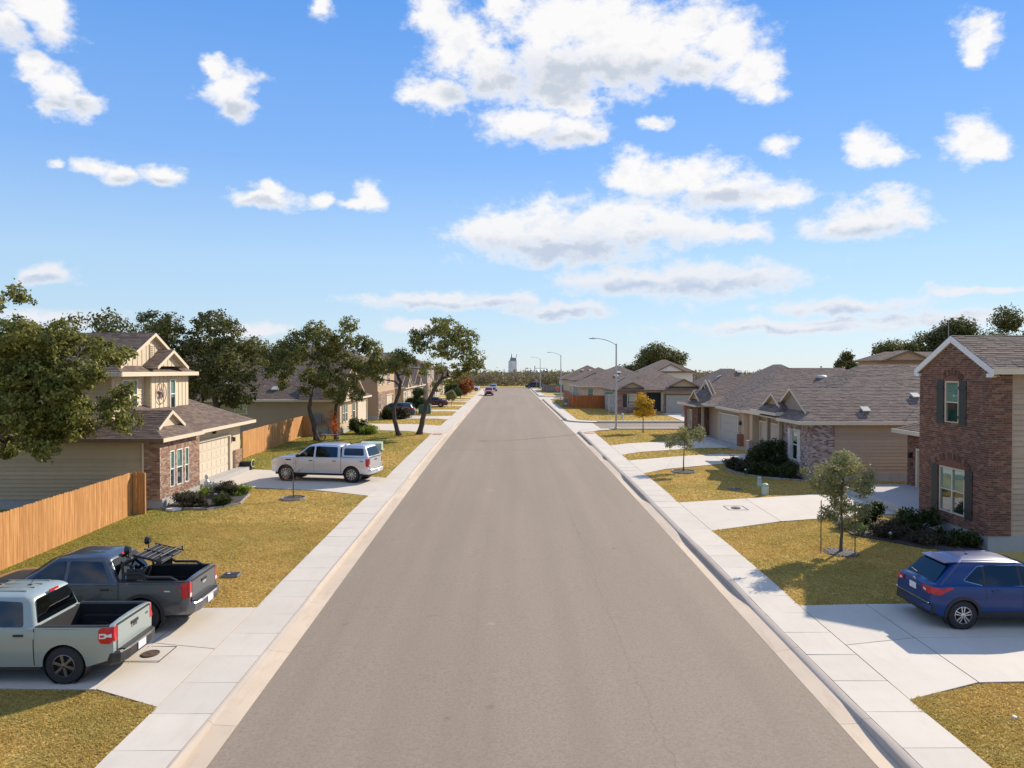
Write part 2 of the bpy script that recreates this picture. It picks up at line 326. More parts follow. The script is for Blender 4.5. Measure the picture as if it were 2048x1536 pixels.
M("shutter_dark", (.030, .032, .028), .6, var=.2, scale=12); M("shutter_white", (.66, .63, .57), .6)
M("mortar", (.46, .35, .265), .95, var=.1); M("mortar_pale", (.50, .45, .40), .95); M("interior_shade", (.02, .022, .022), .9); M("blind", (.48, .62, .55), .7, var=.03)  # the near-black tone stands in for shade indoors and in the entry
M("soil", (.055, .042, .032), .95, var=.3, fine=.5); M("mulch", (.10, .085, .072), .95, var=.35, scale=25, fine=.6); M("stone_edge", (.30, .28, .25), .9)
M("terrain_dirt", (.30, .22, .10), .95, var=.3, scale=.12, fine=.5, fscale=3)
M("galvanised", (.44, .44, .43), .5, .35, var=.08); M("vent_grey", (.42, .40, .37), .7); M("lamp_grey", (.42, .42, .42), .4, .5); M("black_plastic", (.022, .022, .023), .55, local=True)
M("rubber", (.020, .020, .021), .8, local=True, var=.3, scale=20); M("alloy", (.60, .60, .61), .3, .85, local=True); M("alloy_dark", (.20, .20, .21), .35, .8, local=True)
M("chrome", (.75, .76, .78), .12, 1.0, local=True); M("plate_white", (.70, .70, .68), .5, local=True); M("bed_liner", (.012, .012, .013), .85, local=True)
M("tail_red", (.50, .004, .010), .25, coat=.2, local=True); M("tail_clear", (.72, .66, .62), .2, coat=.5, local=True); M("tail_amber", (.75, .30, .06), .2, coat=.5, local=True)
M("head_clear", (.70, .66, .56), .12, coat=.8, local=True); M("seat_dark", (.03, .03, .032), .8, local=True)
def paint(name, col, metal=.45, rough=.32): return M(name, col, rough, metal, var=.015, coat=.7, local=True)
paint("paint_sage", (.31, .36, .335), .12, .35); paint("paint_graphite", (.075, .084, .094), .45); paint("paint_silver", (.62, .63, .66), .55, .3)
M("paint_blue", (.003, .034, .150), .3, .0, var=.015, coat=.35, local=True, spec=.35); paint("paint_navy", (.035, .055, .085), .5); paint("paint_maroon", (.06, .007, .014), .2)
paint("paint_red", (.62, .17, .12), .0, .4); paint("paint_black", (.012, .013, .015), .3); paint("paint_white", (.78, .78, .77), .0); paint("paint_lightgrey", (.42, .42, .41), .1)
M("cabinet_green", (.030, .095, .065), .6, var=.08); M("pedestal_green", (.42, .52, .42), .6); M("bin_teal", (.0, .19, .155), .5); M("iron_cover", (.11, .07, .05), .75, .2, var=.3, scale=20)
M("steel_silo", (.36, .42, .46), .4, .5); M("elevator_grey", (.64, .65, .67), .85, var=.2, scale=.2); M("sign_red", (.62, .015, .03), .5); M("sign_white", (.8, .8, .8), .5); M("sign_green", (.0, .18, .10), .5)  # elevator: pale concrete grey, lightened to suggest distance haze
M("hill_far", (.20, .23, .25), 1.0, var=.2, scale=.002); M("flag_red", (.60, .04, .06), .8); M("flag_blue", (.03, .05, .20), .8); M("flag_white", (.8, .8, .8), .8)
M("meter_grey", (.23, .235, .24), .5, .3); M("hydrant_grey", (.55, .56, .57), .5, .3); M("hose_yellow", (.70, .74, .25), .5); M("star_rust", (.22, .14, .12), .7, .3)
M("white_stone", (.74, .72, .68), .8); M("brush_ground", (.28, .215, .085), .95, var=.25, scale=.4)
M("red_paver", (.55, .24, .16), .85, var=.2, scale=20)
# ------------------------------------------------------------------ mesh builder and scene helpers
# Depths (y) were estimated for too short a lens; x and z are metres.
# KY stretches y from the camera when a mesh or a thing is created.
KY = 28.0 / 24.0
KM = Matrix.Diagonal((1, KY, 1, 1))
def tag(o, label=None, cat=None, group=None, kind=None):
    for k, v in (("label", label), ("category", cat), ("group", group), ("kind", kind)):
        if v: o[k] = v
    return o
def par(o, parent, world=True):
    if parent is None: return o
    o.parent = parent
    if world and parent.type == 'EMPTY': o.matrix_parent_inverse = Matrix.Translation(-parent.location)
    return o
def thing(name, label, cat, loc=(0, 0, 0), rz=0.0, group=None):
    o = bpy.data.objects.new(name, None); COL.objects.link(o); o.empty_display_size = .3
    o.location = (loc[0], loc[1] * KY, loc[2]); o.rotation_euler = (0, 0, rz)
    return tag(o, label, cat, group)
def new_obj(name, mesh, parent=None, world=True, plan=True):
    if world and plan: mesh.transform(KM)  # plan: apply the y stretch away from the camera
    o = bpy.data.objects.new(name, mesh); COL.objects.link(o)
    return par(o, parent, world)
class MB:
    def __init__(s): s.v = []; s.f = []; s.mi = []; s.r = []; s.k = 0; s.rv = .5
    def add(s, vs, fs):
        b = len(s.v); s.v.extend([tuple(p) for p in vs])
        for f in fs: s.f.append([b + i for i in f]); s.mi.append(s.k); s.r.append(s.rv)
        return s
    def box(s, x0, x1, y0, y1, z0, z1):
        return s.add([(x0, y0, z0), (x1, y0, z0), (x1, y1, z0), (x0, y1, z0), (x0, y0, z1), (x1, y0, z1), (x1, y1, z1), (x0, y1, z1)],
                     [(0, 3, 2, 1), (4, 5, 6, 7), (0, 1, 5, 4), (1, 2, 6, 5), (2, 3, 7, 6), (3, 0, 4, 7)])
    def obox(s, O, U, V, W):
        O, U, V, W = Vector(O), Vector(U), Vector(V), Vector(W)
        p = [O, O + U, O + U + V, O + V]; q = [a + W for a in p]
        return s.add(p + q, [(0, 3, 2, 1), (4, 5, 6, 7), (0, 1, 5, 4), (1, 2, 6, 5), (2, 3, 7, 6), (3, 0, 4, 7)])
    def prism(s, poly, vec):
        n = len(poly); vec = Vector(vec); p = [Vector(a) for a in poly]; q = [a + vec for a in p]
        return s.add(p + q, [tuple(reversed(range(n))), tuple(range(n, 2 * n))] + [(i, (i + 1) % n, n + (i + 1) % n, n + i) for i in range(n)])
    def face(s, pts): return s.add(pts, [tuple(range(len(pts)))])
    def tube(s, pts, rad, n=8, cap=True):
        pts = [Vector(p) for p in pts]; m = len(pts)
        if not hasattr(rad, '__len__'): rad = [rad] * m
        rings = []; ref = None
        for i, p in enumerate(pts):
            d = (pts[min(i + 1, m - 1)] - pts[max(i - 1, 0)]).normalized()
            if ref is None: ref = d.orthogonal().normalized()
            else:
                ref = (ref - d * ref.dot(d))
                ref = ref.normalized() if ref.length > 1e-6 else d.orthogonal().normalized()
            b = d.cross(ref)
            rings.append([p + (ref * math.cos(2 * math.pi * k / n) + b * math.sin(2 * math.pi * k / n)) * rad[i] for k in range(n)])
        vs = [v for r in rings for v in r]
        fs = [(i * n + k, i * n + (k + 1) % n, (i + 1) * n + (k + 1) % n, (i + 1) * n + k) for i in range(m - 1) for k in range(n)]
        if cap: fs += [tuple(reversed(range(n))), tuple(range((m - 1) * n, m * n))]
        return s.add(vs, fs)
    def lathe(s, prof, n, c=(0, 0, 0), axis='z', cap=True):
        vs = []
        for (r, h) in prof:
            for k in range(n):
                a = 2 * math.pi * k / n; x, y = r * math.cos(a), r * math.sin(a)
                vs.append((c[0] + x, c[1] + y, c[2] + h) if axis == 'z' else ((c[0] + x, c[1] + h, c[2] + y) if axis == 'y' else (c[0] + h, c[1] + x, c[2] + y)))
        m = len(prof)
        fs = [(i * n + k, i * n + (k + 1) % n, (i + 1) * n + (k + 1) % n, (i + 1) * n + k) for i in range(m - 1) for k in range(n)]
        if cap: fs += [tuple(reversed(range(n))), tuple(range((m - 1) * n, m * n))]
        return s.add(vs, fs)
    def mesh(s, name, mats, smooth=False, rnd=False, fix=True):
        me = bpy.data.meshes.new(name); me.from_pydata(s.v, [], s.f)
        for m in (mats if isinstance(mats, (list, tuple)) else [mats]): me.materials.append(MATS[m])
        if max(s.mi, default=0): me.polygons.foreach_set("material_index", s.mi)
        if rnd:
            at = me.attributes.new("rnd", 'FLOAT', 'FACE'); at.data.foreach_set("value", s.r)
        if fix:
            bm = bmesh.new(); bm.from_mesh(me); bmesh.ops.recalc_face_normals(bm, faces=bm.faces); bm.to_mesh(me); bm.free()
        if smooth:
            me.polygons.foreach_set("use_smooth", [True] * len(me.polygons))
            if smooth is not True:
                me.set_sharp_from_angle(angle=RAD(smooth))
        me.update()
        return me
    def build(s, name, mats, parent=None, smooth=False, world=True, rnd=False, fix=True):
        return new_obj(name, s.mesh(name, mats, smooth, rnd, fix), parent, world)
def copy_tree(o, parent=None):
    c = o.copy(); COL.objects.link(c)
    if parent is not None: c.parent = parent
    for ch in list(o.children): copy_tree(ch, c)
    return c

# ------------------------------------------------------------------ house kit
class Face:
    """a wall face: O bottom left seen from outside, U to the right, N = U x Z outward"""
    def __init__(s, O, U, L, H):
        s.O, s.U, s.L, s.H = Vector(O), Vector(U).normalized(), L, H
        s.Z = Vector((0, 0, 1)); s.N = s.U.cross(s.Z)
    def P(s, u, v, d=0.0): return s.O + s.U * u + s.Z * v + s.N * d
    def box(s, mb, u0, u1, v0, v1, d0, d1):
        return mb.obox(s.P(u0, v0, d0), s.U * (u1 - u0), s.N * (d1 - d0), s.Z * (v1 - v0))
    def mat(s, u, v, d):
        m = Matrix.Identity(4)
        for i, a in enumerate((s.U, s.N, s.Z)):
            for r in range(3): m[r][i] = a[r]
        m.translation = s.P(u, v, d); return m
def spans(a, b, cuts):
    out = [(a, b)]
    for c0, c1 in cuts:
        nx = []
        for x0, x1 in out:
            if c1 <= x0 or c0 >= x1: nx.append((x0, x1)); continue
            if c0 > x0: nx.append((x0, c0))
            if c1 < x1: nx.append((c1, x1))
        out = nx
    return [q for q in out if q[1] - q[0] > .006]
def holes_slab(F, mb, holes, d0, d1, v0=0.0, v1=None):
    v1 = F.H if v1 is None else v1
    vs = sorted({v0, v1} | {min(max(q, v0), v1) for h in holes for q in (h[2], h[3])})
    for a, b in zip(vs[:-1], vs[1:]):
        if b - a < .003: continue
        mid = (a + b) / 2
        for u0, u1 in spans(0, F.L, [(h[0], h[1]) for h in holes if h[2] < mid < h[3]]):
            F.box(mb, u0, u1, a, b, d0, d1)
def siding(F, parent, mat, v0, v1, holes=(), exp=.178, single=True, half=None):
    """lap siding: every course is a board of its own; half(v) gives the gable's u-range"""
    j = MB(); v = v0; cache = {}
    while v < v1 - .02:
        t = min(exp, v1 - v) ; mid = v + t / 2
        a, b = half(v + t) if half else (0, F.L)
        if b - a > .05:
            for u0, u1 in spans(a, b, [(h[0], h[1]) for h in holes if h[2] < mid < h[3]]):
                sec = [(0, .034), (t + .015, .006), (t + .015, 0), (0, 0)]
                if single:
                    key = (round(u1 - u0, 3), round(t, 3))
                    if key not in cache:
                        mb = MB(); mb.prism([(0, d, vv) for vv, d in sec], (u1 - u0, 0, 0)); cache[key] = mb.mesh("siding_board", mat)
                    o = new_obj("siding_board", cache[key], parent, True, False); o.matrix_basis = KM @ F.mat(u0, v, .0)
                else:
                    j.prism([F.P(u0, v + vv, d) for vv, d in sec], F.U * (u1 - u0))
        v += exp
    if not single: return j.build("siding", mat, parent)
_brick_cache = {}
def bricks(F, parent, mat, single_mat, holes=(), v0=0.0, v1=None, d=.085, limit=0, top=None, mortar="mortar", phase=0.0, name="brickwork", ln=.2, ht=.0665, mcut=0.0):
    """running bond; mortar bed recessed behind the brick faces"""
    v1 = F.H if v1 is None else v1
    if abs(F.U.y) > .5: ln = ln / KY
    mb = MB(); 
    if top is None: holes_slab(F, mb, list(holes) + ([(-1, mcut, v0 - 1, v1 + 1)] if mcut else []), 0, d, v0, v1)
    else:
        # gable: stack of thin slabs under the rake
        n = 24; hs = list(holes)
        holes_slab(F, mb, hs, 0, d, v0, top[0])
        for i in range(n):
            a = top[0] + (v1 - top[0]) * i / n; b = top[0] + (v1 - top[0]) * (i + 1) / n
            k = (b - top[0]) / (v1 - top[0]) * F.L / 2
            for u0, u1 in spans(k, F.L - k, [(h[0], h[1]) for h in hs if h[2] < (a + b) / 2 < h[3]]): F.box(mb, u0, u1, a, b, 0, d)
    mb.build("mortar_bed", mortar, parent)
    j = MB(); row = 0; v = v0 + .005; n1 = 0; step = ht + .0105; L = ln + .0105
    rng = random.Random(int(F.O.x * 100) + int(F.O.y * 10)); cand = []
    while v + ht < v1:
        off = (-L / 2 if row % 2 else 0) + phase
        a, b = 0.0, F.L
        if top is not None and v + ht > top[0]:
            k = (v + ht - top[0]) / (v1 - top[0]) * F.L / 2; a, b = k, F.L - k
        cuts = [(h[0], h[1]) for h in holes if h[2] < v + ht / 2 < h[3]]
        for s0, s1 in spans(a, b, cuts):
            u = off + math.floor((s0 - off) / L) * L
            while u < s1:
                u0, u1 = max(u, s0), min(u + ln, s1)
                if s1 - (u + L) < .06: u1 = s1
                if u1 - u0 > .008: cand.append((u0, u1, v))
                if u1 == s1: break
                u += L
        v += step; row += 1
    full = [c for c in cand if abs(c[1] - c[0] - ln) < .002]
    pick = set(rng.sample(range(len(full)), min(limit, len(full)))) if limit else set()
    # the bricks kept as single pieces are one contiguous field (lowest courses first would hide behind shrubs)
    if limit:
        full.sort(key=lambda c: (abs(c[2] - F.H * .42), c[0])); chosen = set(full[:limit])
    else: chosen = set()
    for c in cand:
        if c in chosen:
            key = (single_mat, ln, ht)
            if key not in _brick_cache:
                q = MB(); q.box(0, ln, 0, .013, 0, ht); _brick_cache[key] = q.mesh("brick", single_mat)
            o = new_obj("brick", _brick_cache[key], parent, True, False); o.matrix_basis = KM @ F.mat(c[0], c[2], d - .001)
        else:
            j.rv = rng.random(); F.box(j, c[0], c[1], c[2], c[2] + ht, d - .001, d + .012 + rng.uniform(-.002, .002))
    o = j.build(name, mat, parent, rnd=True, fix=False); o["kind"] = "stuff"
    return o
def window(F, parent, u, v, w, h, d=.055, cols=1, frame="trim_white", fw=.055, mid=True, blind=.55, grid=False, deep=0.048):
    d = max(d, .055)
    """sash window: frame with rails, panes, blind and a dark sheet for the unlit room"""
    mb = MB()
    for a in ((u, u + fw, v, v + h), (u + w - fw, u + w, v, v + h), (u + fw, u + w - fw, v, v + fw), (u + fw, u + w - fw, v + h - fw, v + h)):
        F.box(mb, *a, d - .05, d + .035)
    cw = (w - 2 * fw) / cols
    for i in range(1, cols): F.box(mb, u + fw + cw * i - .035, u + fw + cw * i + .035, v + fw, v + h - fw, d - .05, d + .030)
    if mid:
        for i in range(cols):
            a = u + fw + cw * i + (.035 if i else 0); b = u + fw + cw * (i + 1) - (.035 if i < cols - 1 else 0)
            F.box(mb, a, b, v + h * .5 - .022, v + h * .5 + .022, d - .045, d + .022)
    if grid:
        for i in range(cols):
            for q in (.25, .75):
                a = u + fw + cw * i + .04; b = u + fw + cw * (i + 1) - .04
                F.box(mb, a, b, v + h * q - .008, v + h * q + .008, d - .02, d + .012)
            c = u + fw + cw * (i + .5); F.box(mb, c - .008, c + .008, v + fw, v + h - fw, d - .02, d + .010)
    o = mb.build("window", frame, parent)
    for i in range(cols):
        for k in range(2 if mid else 1):
            q = MB(); a = u + fw + cw * i + (.036 if i else 0); b = u + fw + cw * (i + 1) - (.036 if i < cols - 1 else 0)
            z0, z1 = (v + fw, v + h - fw) if not mid else ((v + fw, v + h * .5 - .023) if k == 0 else (v + h * .5 + .023, v + h - fw))
            q.face([F.P(a, z0, d - .016), F.P(b, z0, d - .016), F.P(b, z1, d - .016), F.P(a, z1, d - .016)]); q.build("pane", "window_glass", o, fix=False)
    q = MB(); q.face([F.P(u, v, d - deep), F.P(u + w, v, d - deep), F.P(u + w, v + h, d - deep), F.P(u, v + h, d - deep)])
    q.build("dark_room_sheet", "interior_shade", o, fix=False)  # flat near-black sheet before the solid wall, painted as an unlit room
    if blind:
        q = MB(); zz = v + h - fw; sl = .05
        while zz > v + h * (1 - blind):
            q.obox(F.P(u + fw, zz - .03, d - .028), F.U * (w - 2 * fw), F.N * -.008, F.Z * .042); zz -= sl
        if q.v: q.build("blind", "blind", o)
    return o
def sill(F, parent, u, v, w, mat, d=.10):
    mb = MB(); F.box(mb, u - .06, u + w + .06, v - .07, v, 0, d); return mb.build("window_sill", mat, parent)
def shutter(F, parent, u, v, w, h, d, mat="shutter_dark"):
    mb = MB(); n = 3; bw = w / n
    for i in range(n): F.box(mb, u + i * bw + .004, u + (i + 1) * bw - .004, v, v + h, d, d + .022)
    o = mb.build("shutter", mat, parent)
    for q in (.14, .80):
        b = MB(); F.box(b, u, u + w, v + h * q, v + h * q + .10, d + .023, d + .045); b.build("batten", mat, o)
    return o
def garage_door(F, parent, u, v, w, h, mat="door_cream", trim="trim_cream", d=.0):
    mb = MB()
    for a in ((u - .10, u, v, v + h + .10), (u + w, u + w + .10, v, v + h + .10), (u, u + w, v + h, v + h + .10)): F.box(mb, *a, d - .12, d + .05)
    o = mb.build("garage_door", trim, parent)
    for i in range(4):
        q = MB(); z0 = v + h * i / 4 + .006; z1 = v + h * (i + 1) / 4 - .006
        F.box(q, u + .006, u + w - .006, z0, z1, d - .10, d - .06)
        n = max(3, int(round(w / .6)))
        for k in range(n):
            a = u + w * k / n + .05; b = u + w * (k + 1) / n - .05; F.box(q, a, b, z0 + .09, z1 - .09, d - .06, d - .050)
        q.build("door_section", mat, o)
    return o
class Roof:
    """collects roof planes of one house; every plane gets a deck and lapped shingle tabs"""
    def __init__(s, shingle="shingles_brown", tabs=True, exp=.15): s.pl = []; s.sh = shingle; s.tabs = tabs; s.exp = exp
    def plane(s, pts): s.pl.append([Vector(p) for p in pts])
    def hip(s, x0, x1, y0, y1, z, p, axis, a='hip', b='hip', ka=.8, kb=.8, over=.25):
        """rectangular block; axis of the ridge; a / b: low / high end is 'hip', 'gable' or 'dutch'; returns ridge height and end"""
        sw = axis == 'y'
        def P(u, w, h): return (w, u, h) if sw else (u, w, h)
        if sw: u0, u1, w0, w1 = y0, y1, x0, x1
        else: u0, u1, w0, w1 = x0, x1, y0, y1
        hf = (w1 - w0) / 2; wc = (w0 + w1) / 2; zr = z + p * hf
        ends = []
        for (kind, k, u, sg) in ((a, ka, u0, 1), (b, kb, u1, -1)):
            if kind == 'hip': ends.append([(u + sg * hf, wc, zr)]); s.plane([P(u, w0, z), P(u, w1, z), P(u + sg * hf, wc, zr)])
            elif kind == 'gable': ends.append([(u, wc, zr)])
            else:
                ends.append([(u + sg * (k - over), wc, zr)])
                s.plane([P(u, w0, z), P(u, w1, z), P(u + sg * k, w1 - k, z + p * k), P(u + sg * k, w0 + k, z + p * k)])
        for side in (0, 1):
            w = w0 if side == 0 else w1; sg = 1 if side == 0 else -1
            pts = [P(u0, w, z), P(u1, w, z)]
            if b == 'dutch': pts += [P(u1 - kb, w + sg * kb, z + p * kb), P(u1 - kb + over, w + sg * (kb - .0), z + p * kb + .002)]
            pts += [P(*ends[1][0]), P(*ends[0][0])]
            if a == 'dutch': pts += [P(u0 + ka - over, w + sg * ka, z + p * ka + .002), P(u0 + ka, w + sg * ka, z + p * ka)]
            s.plane(pts)
        return zr
    def build(s, parent, name="roof", soffit="trim_cream"):
        deck = MB(); j = MB(); rng = random.Random(len(s.pl) * 7 + int(abs(s.pl[0][0].x) * 10))
        for pl in s.pl:
            n = Vector((0, 0, 0))
            for i in range(len(pl)):
                a, b = pl[i], pl[(i + 1) % len(pl)]; n += a.cross(b)
            n.normalize()
            if n.z < 0: pl = list(reversed(pl)); n = -n
            deck.prism([p - n * .012 for p in pl], -n * .09)
            up = Vector((0, 0, 1)); sl = (up - n * up.dot(n)).normalized(); e = sl.cross(n)
            O = pl[0]; q = [((p - O).dot(e), (p - O).dot(sl)) for p in pl]
            smin = min(b for a, b in q); smax = max(b for a, b in q)
            if not s.tabs: continue
            r = smin
            while r < smax - .01:
                r2 = min(r + s.exp, smax); lo = []
                for rr in (r + .001, r2 - .001):
                    xs = []
                    for i in range(len(q)):
                        (a0, b0), (a1, b1) = q[i], q[(i + 1) % len(q)]
                        if (b0 - rr) * (b1 - rr) < 0: xs.append(a0 + (a1 - a0) * (rr - b0) / (b1 - b0))
                    if len(xs) >= 2: lo.append((min(xs), max(xs)))
                if len(lo) == 2:
                    x = lo[0][0]; xe = lo[0][1]; x -= rng.random() * .3
                    while x < xe:
                        wdt = rng.choice((.20, .26, .33, .38)); a0, a1 = max(x, lo[0][0]), min(x + wdt, lo[0][1])
                        b0, b1 = min(max(x, lo[1][0]), lo[1][1]), max(min(x + wdt, lo[1][1]), lo[1][0])
                        x += wdt
                        if a1 - a0 < .01: continue
                        lift = rng.choice((.012, .016, .022)); j.rv = rng.random()
                        P = lambda u, w, d: O + e * u + sl * w + n * d
                        j.add([P(a0, r, -.004), P(a1, r, -.004), P(a1, r, lift), P(a0, r, lift), P(b0, r2 + .01, .004), P(b1, r2 + .01, .004)], [(0, 1, 2, 3), (3, 2, 5, 4)])
                r += s.exp
        if s.tabs:
            o = deck.build(name, soffit, parent)
            c = j.build("shingles", s.sh, o, rnd=True, fix=False); c["kind"] = "stuff"
        else: o = deck.build(name, s.sh, parent)
        return o
def fascia(parent, pts, mat="trim_cream", h=.17, t=.035, drop=.15):
    """boards along a line of eave points (given at roof-edge height)"""
    for a, b in zip(pts[:-1], pts[1:]):
        a, b = Vector(a), Vector(b); d = (b - a); nrm = Vector((d.y, -d.x, 0)).normalized() if abs(d.x) + abs(d.y) > .01 else Vector((1, 0, 0))
        mb = MB(); mb.obox(a - Vector((0, 0, drop)) - nrm * t * .5, d, nrm * t, Vector((0, 0, h)))
        mb.build("fascia", mat, parent)
def gable_face(parent, F, u0, u1, v, p, mat, style="plain", rake="trim_cream", rw=.16, proud=.22):
    """triangular gable wall with rake boards standing out under the roof edge"""
    c = (u0 + u1) / 2; hgt = (u1 - u0) / 2 * p
    mb = MB(); mb.prism([F.P(u0, v, 0), F.P(u1, v, 0), F.P(c, v + hgt, 0)], F.N * -.08)
    o = mb.build("gable_wall", mat, parent)
    if style == "batten":
        q = MB(); x = u0 + .2
        while x < u1 - .1:
            k = min(x - u0, u1 - x) * p
            if k > .15: F.box(q, x, x + .045, v, v + k - .04, 0, .02)
            x += .4
        q.build("battens", mat, o)
    elif style == "lap":
        siding(F, o, mat, v, v + hgt, single=False, half=lambda z: (u0 + (z - v) / p + .02, u1 - (z - v) / p - .02))
    for sgn in (0, 1):
        a = F.P(u0 if sgn == 0 else u1, v, proud); b = F.P(c, v + hgt, proud)
        q = MB(); q.obox(a - Vector((0, 0, rw * 1.02)), b - a, F.N * .035, Vector((0, 0, rw))); q.build("rake_board", rake, o)
    return o
def turtle_vent(parent, pos, n, s=.34):
    n = Vector(n).normalized(); e = Vector((n.y, -n.x, 0)); e = e.normalized() if e.length > .01 else Vector((1, 0, 0)); sl = n.cross(e)
    P = Vector(pos); mb = MB()
    mb.obox(P - e * s * .5 - sl * s * .5, e * s, sl * s, n * .06)
    mb.obox(P - e * s * .62 - sl * s * .62 + n * .09, e * s * 1.24, sl * s * 1.24, n * .055)
    return mb.build("roof_vent", "vent_grey", parent)
# ------------------------------------------------------------------ the ground, street, kerbs, pavements and driveways
XL, XR = -4.88, 6.03                 # asphalt edges
SWL0, SWL1 = -6.57, -5.43            # left pavement
SWR0, SWR1 = 6.61, 7.72              # right pavement
DRV_L = [(12.75, 17.85), (32.2, 37.0), (59.8, 67.6), (76, 81), (89, 93.2), (101, 105), (113, 116.5), (118.5, 122), (127, 131), (139, 143), (151, 155), (163, 167)]
DRV_R = [(12.95, 17.9), (25.6, 30.6), (38.4, 43.3), (45.9, 51.0)]
ST = [(64.2, 71.8), (126.0, 134.0)]  # side streets on the right
CROSS = (187.5, 196.5)
def near_drive(y, L, w=.9):
    best = 0.0
    for a, b in L:
        if a <= y <= b: return 1.0
        d = a - y if y < a else y - b
        best = max(best, 1 - d / w)
    return max(0.0, best)
def nd_(y, side, w): return near_drive(y, DRV_L if side < 0 else DRV_R, w)
def hk(y, side): return hs(y, side)
def hs(y, side): return .13 - .04 * nd_(y, side, 1.6)
def lz(x, y):
    d = max(0.0, SWL0 - x) if x < 0 else max(0.0, x - SWR1)
    return g(y) + .085 - .004 * min(d, 12)
def low(x, y):
    if SWL0 + .005 < x < SWR1 - .005 and y < CROSS[1]: return True
    if CROSS[0] - .5 < y < CROSS[1]: return True
    for a, b in ST:
        if x > 0 and a - .1 < y < b + .1: return True
        if x > 0 and x < 9.6:
            for cy in (a - 3.2, b + 3.2):
                inb = (cy < y <= a) if cy < a else (b <= y < cy)
                if inb and math.hypot(x - 9.6, y - cy) > 2.3: return True
    return False
def ground():
    xs = sorted(set([-6000, -2500, -900, -300, -120, -60, -40, -28, -20, -16, -13, -10, -8, SWL0 - .001, SWL0 + .008, -5, 0, 5, SWR1 - .008, SWR1 + .001] +
                    [8 + .35 * i for i in range(6)] + [10, 12, 14, 17, 20, 25, 32, 45, 70, 120, 300, 900, 2500, 6000]))
    ys = [-40, -10] + [i for i in range(0, 60, 2)]
    for a, b in ST: ys += [a - 3.4 + .3 * i for i in range(12)] + [a - .101, a - .099, b + .099, b + .101] + [b + .3 * i for i in range(12)] + [(a + b) / 2]
    ys += [80, 85, 90, 95, 100, 105, 110, 115, 120, 140, 150, 160, 170, 180, 186.9, 187.1, 190, 196.4, 196.6, 205, 220, 260, 400, 900, 2500, 9000]
    ys = sorted(set(round(y, 4) for y in ys))
    mb = MB(); W = len(xs)
    for y in ys:
        for x in xs:
            z = g(y) - .25 if low(x, y) else lz(x, y)
            mb.v.append((x, y, z))
    for j in range(len(ys) - 1):
        for i in range(W - 1):
            mb.f.append([j * W + i, j * W + i + 1, (j + 1) * W + i + 1, (j + 1) * W + i]); mb.mi.append(0); mb.r.append(.5)
    o = mb.build("ground", "lawn_turf", fix=False); o["kind"] = "structure"
ground()
def strip(name, x0, x1, y0, y1, mat, dz=0.0, step=2.0):
    mb = MB(); n = max(2, int((y1 - y0) / step)); 
    for i in range(n + 1):
        y = y0 + (y1 - y0) * i / n
        crown = .04
        mb.v += [(x0, y, g(y) + dz), ((x0 + x1) / 2, y, g(y) + dz + crown), (x1, y, g(y) + dz)]
    for i in range(n):
        for k in (0, 1):
            a = i * 3 + k; mb.f.append([a, a + 1, a + 4, a + 3]); mb.mi.append(0); mb.r.append(.5)
    o = mb.build(name, mat, fix=False, smooth=True); o["kind"] = "structure"; return o
strip("road", XL, XR, -8, CROSS[0] + .3, "asphalt")
for nm, (a, b) in zip(("side_street", "side_street"), ST):
    mb = MB(); z = g(a) + .006; z2 = g(b) + .006
    mb.add([(9.0, a, z), (120, a, z), (120, b, z2), (9.0, b, z2)], [(0, 1, 2, 3)]); o = mb.build(nm, "asphalt", fix=False); o["kind"] = "structure"
    mb = MB(); c = [(XR, a - 3.4), (6.6, a - 3.2), (7.4, a - 1.2), (9.0, a + .1), (9.0, b - .1), (7.4, b + 1.2), (6.6, b + 3.2), (XR, b + 3.4)]
    mb.prism([(x, y, g(y) - .05) for x, y in c], (0, 0, .062)); o = mb.build("valley_gutter", "concrete", fix=True); o["kind"] = "structure"
mb = MB(); mb.add([(-250, CROSS[0], g(190) - .02), (250, CROSS[0], g(190) - .02), (250, CROSS[1], g(190) - .02), (-250, CROSS[1], g(190) - .02)], [(0, 1, 2, 3)])
mb.build("cross_street", "asphalt", fix=False)["kind"] = "structure"

def slab(parent, name, pts, mat="concrete", th=.12, gap=.008, zf=None):
    c = sum((Vector(p) for p in pts), Vector()) / len(pts)
    q = []
    for p in pts:
        p = Vector(p); d = (c - p); d.z = 0; q.append(p + d.normalized() * gap * 1.4)
    mb = MB(); mb.prism([p - Vector((0, 0, th)) for p in q], (0, 0, th))
    return mb.build(name, mat, parent)
def pavement(side):
    x0, x1 = (SWL0, SWL1) if side < 0 else (SWR0, SWR1)
    root = MB(); ysteps = [i * 1.22 + .3 for i in range(3, 74)] + [90.4 + i * 4.88 for i in range(1, 20)]
    skip = [(60.9, 75.2), (122.6, 137.4)] if side > 0 else []
    base = MB()
    segs = []
    for a, b in zip(ysteps[:-1], ysteps[1:]):
        m_ = (a + b) / 2
        if any(s0 < m_ < s1 for s0, s1 in skip) or b > CROSS[0] - 1: continue
        segs.append((a, b))
    for a, b in segs[::1]:
        base.add([(x0, a, g(a) + hs(a, side) - .016), (x1, a, g(a) + hs(a, side) - .016), (x1, b, g(b) + hs(b, side) - .016), (x0, b, g(b) + hs(b, side) - .016)], [(0, 1, 2, 3)])
    o = base.build("pavement", "soil", fix=False); o["kind"] = "structure"
    for a, b in segs:
        j = random.uniform(-.006, .006)
        slab(o, "paving_slab", [(x0, a, g(a) + hs(a, side) + j), (x1, a, g(a) + hs(a, side)), (x1, b, g(b) + hs(b, side)), (x0, b, g(b) + hs(b, side) - j)])
    return o
PL = pavement(-1); PR = pavement(1)
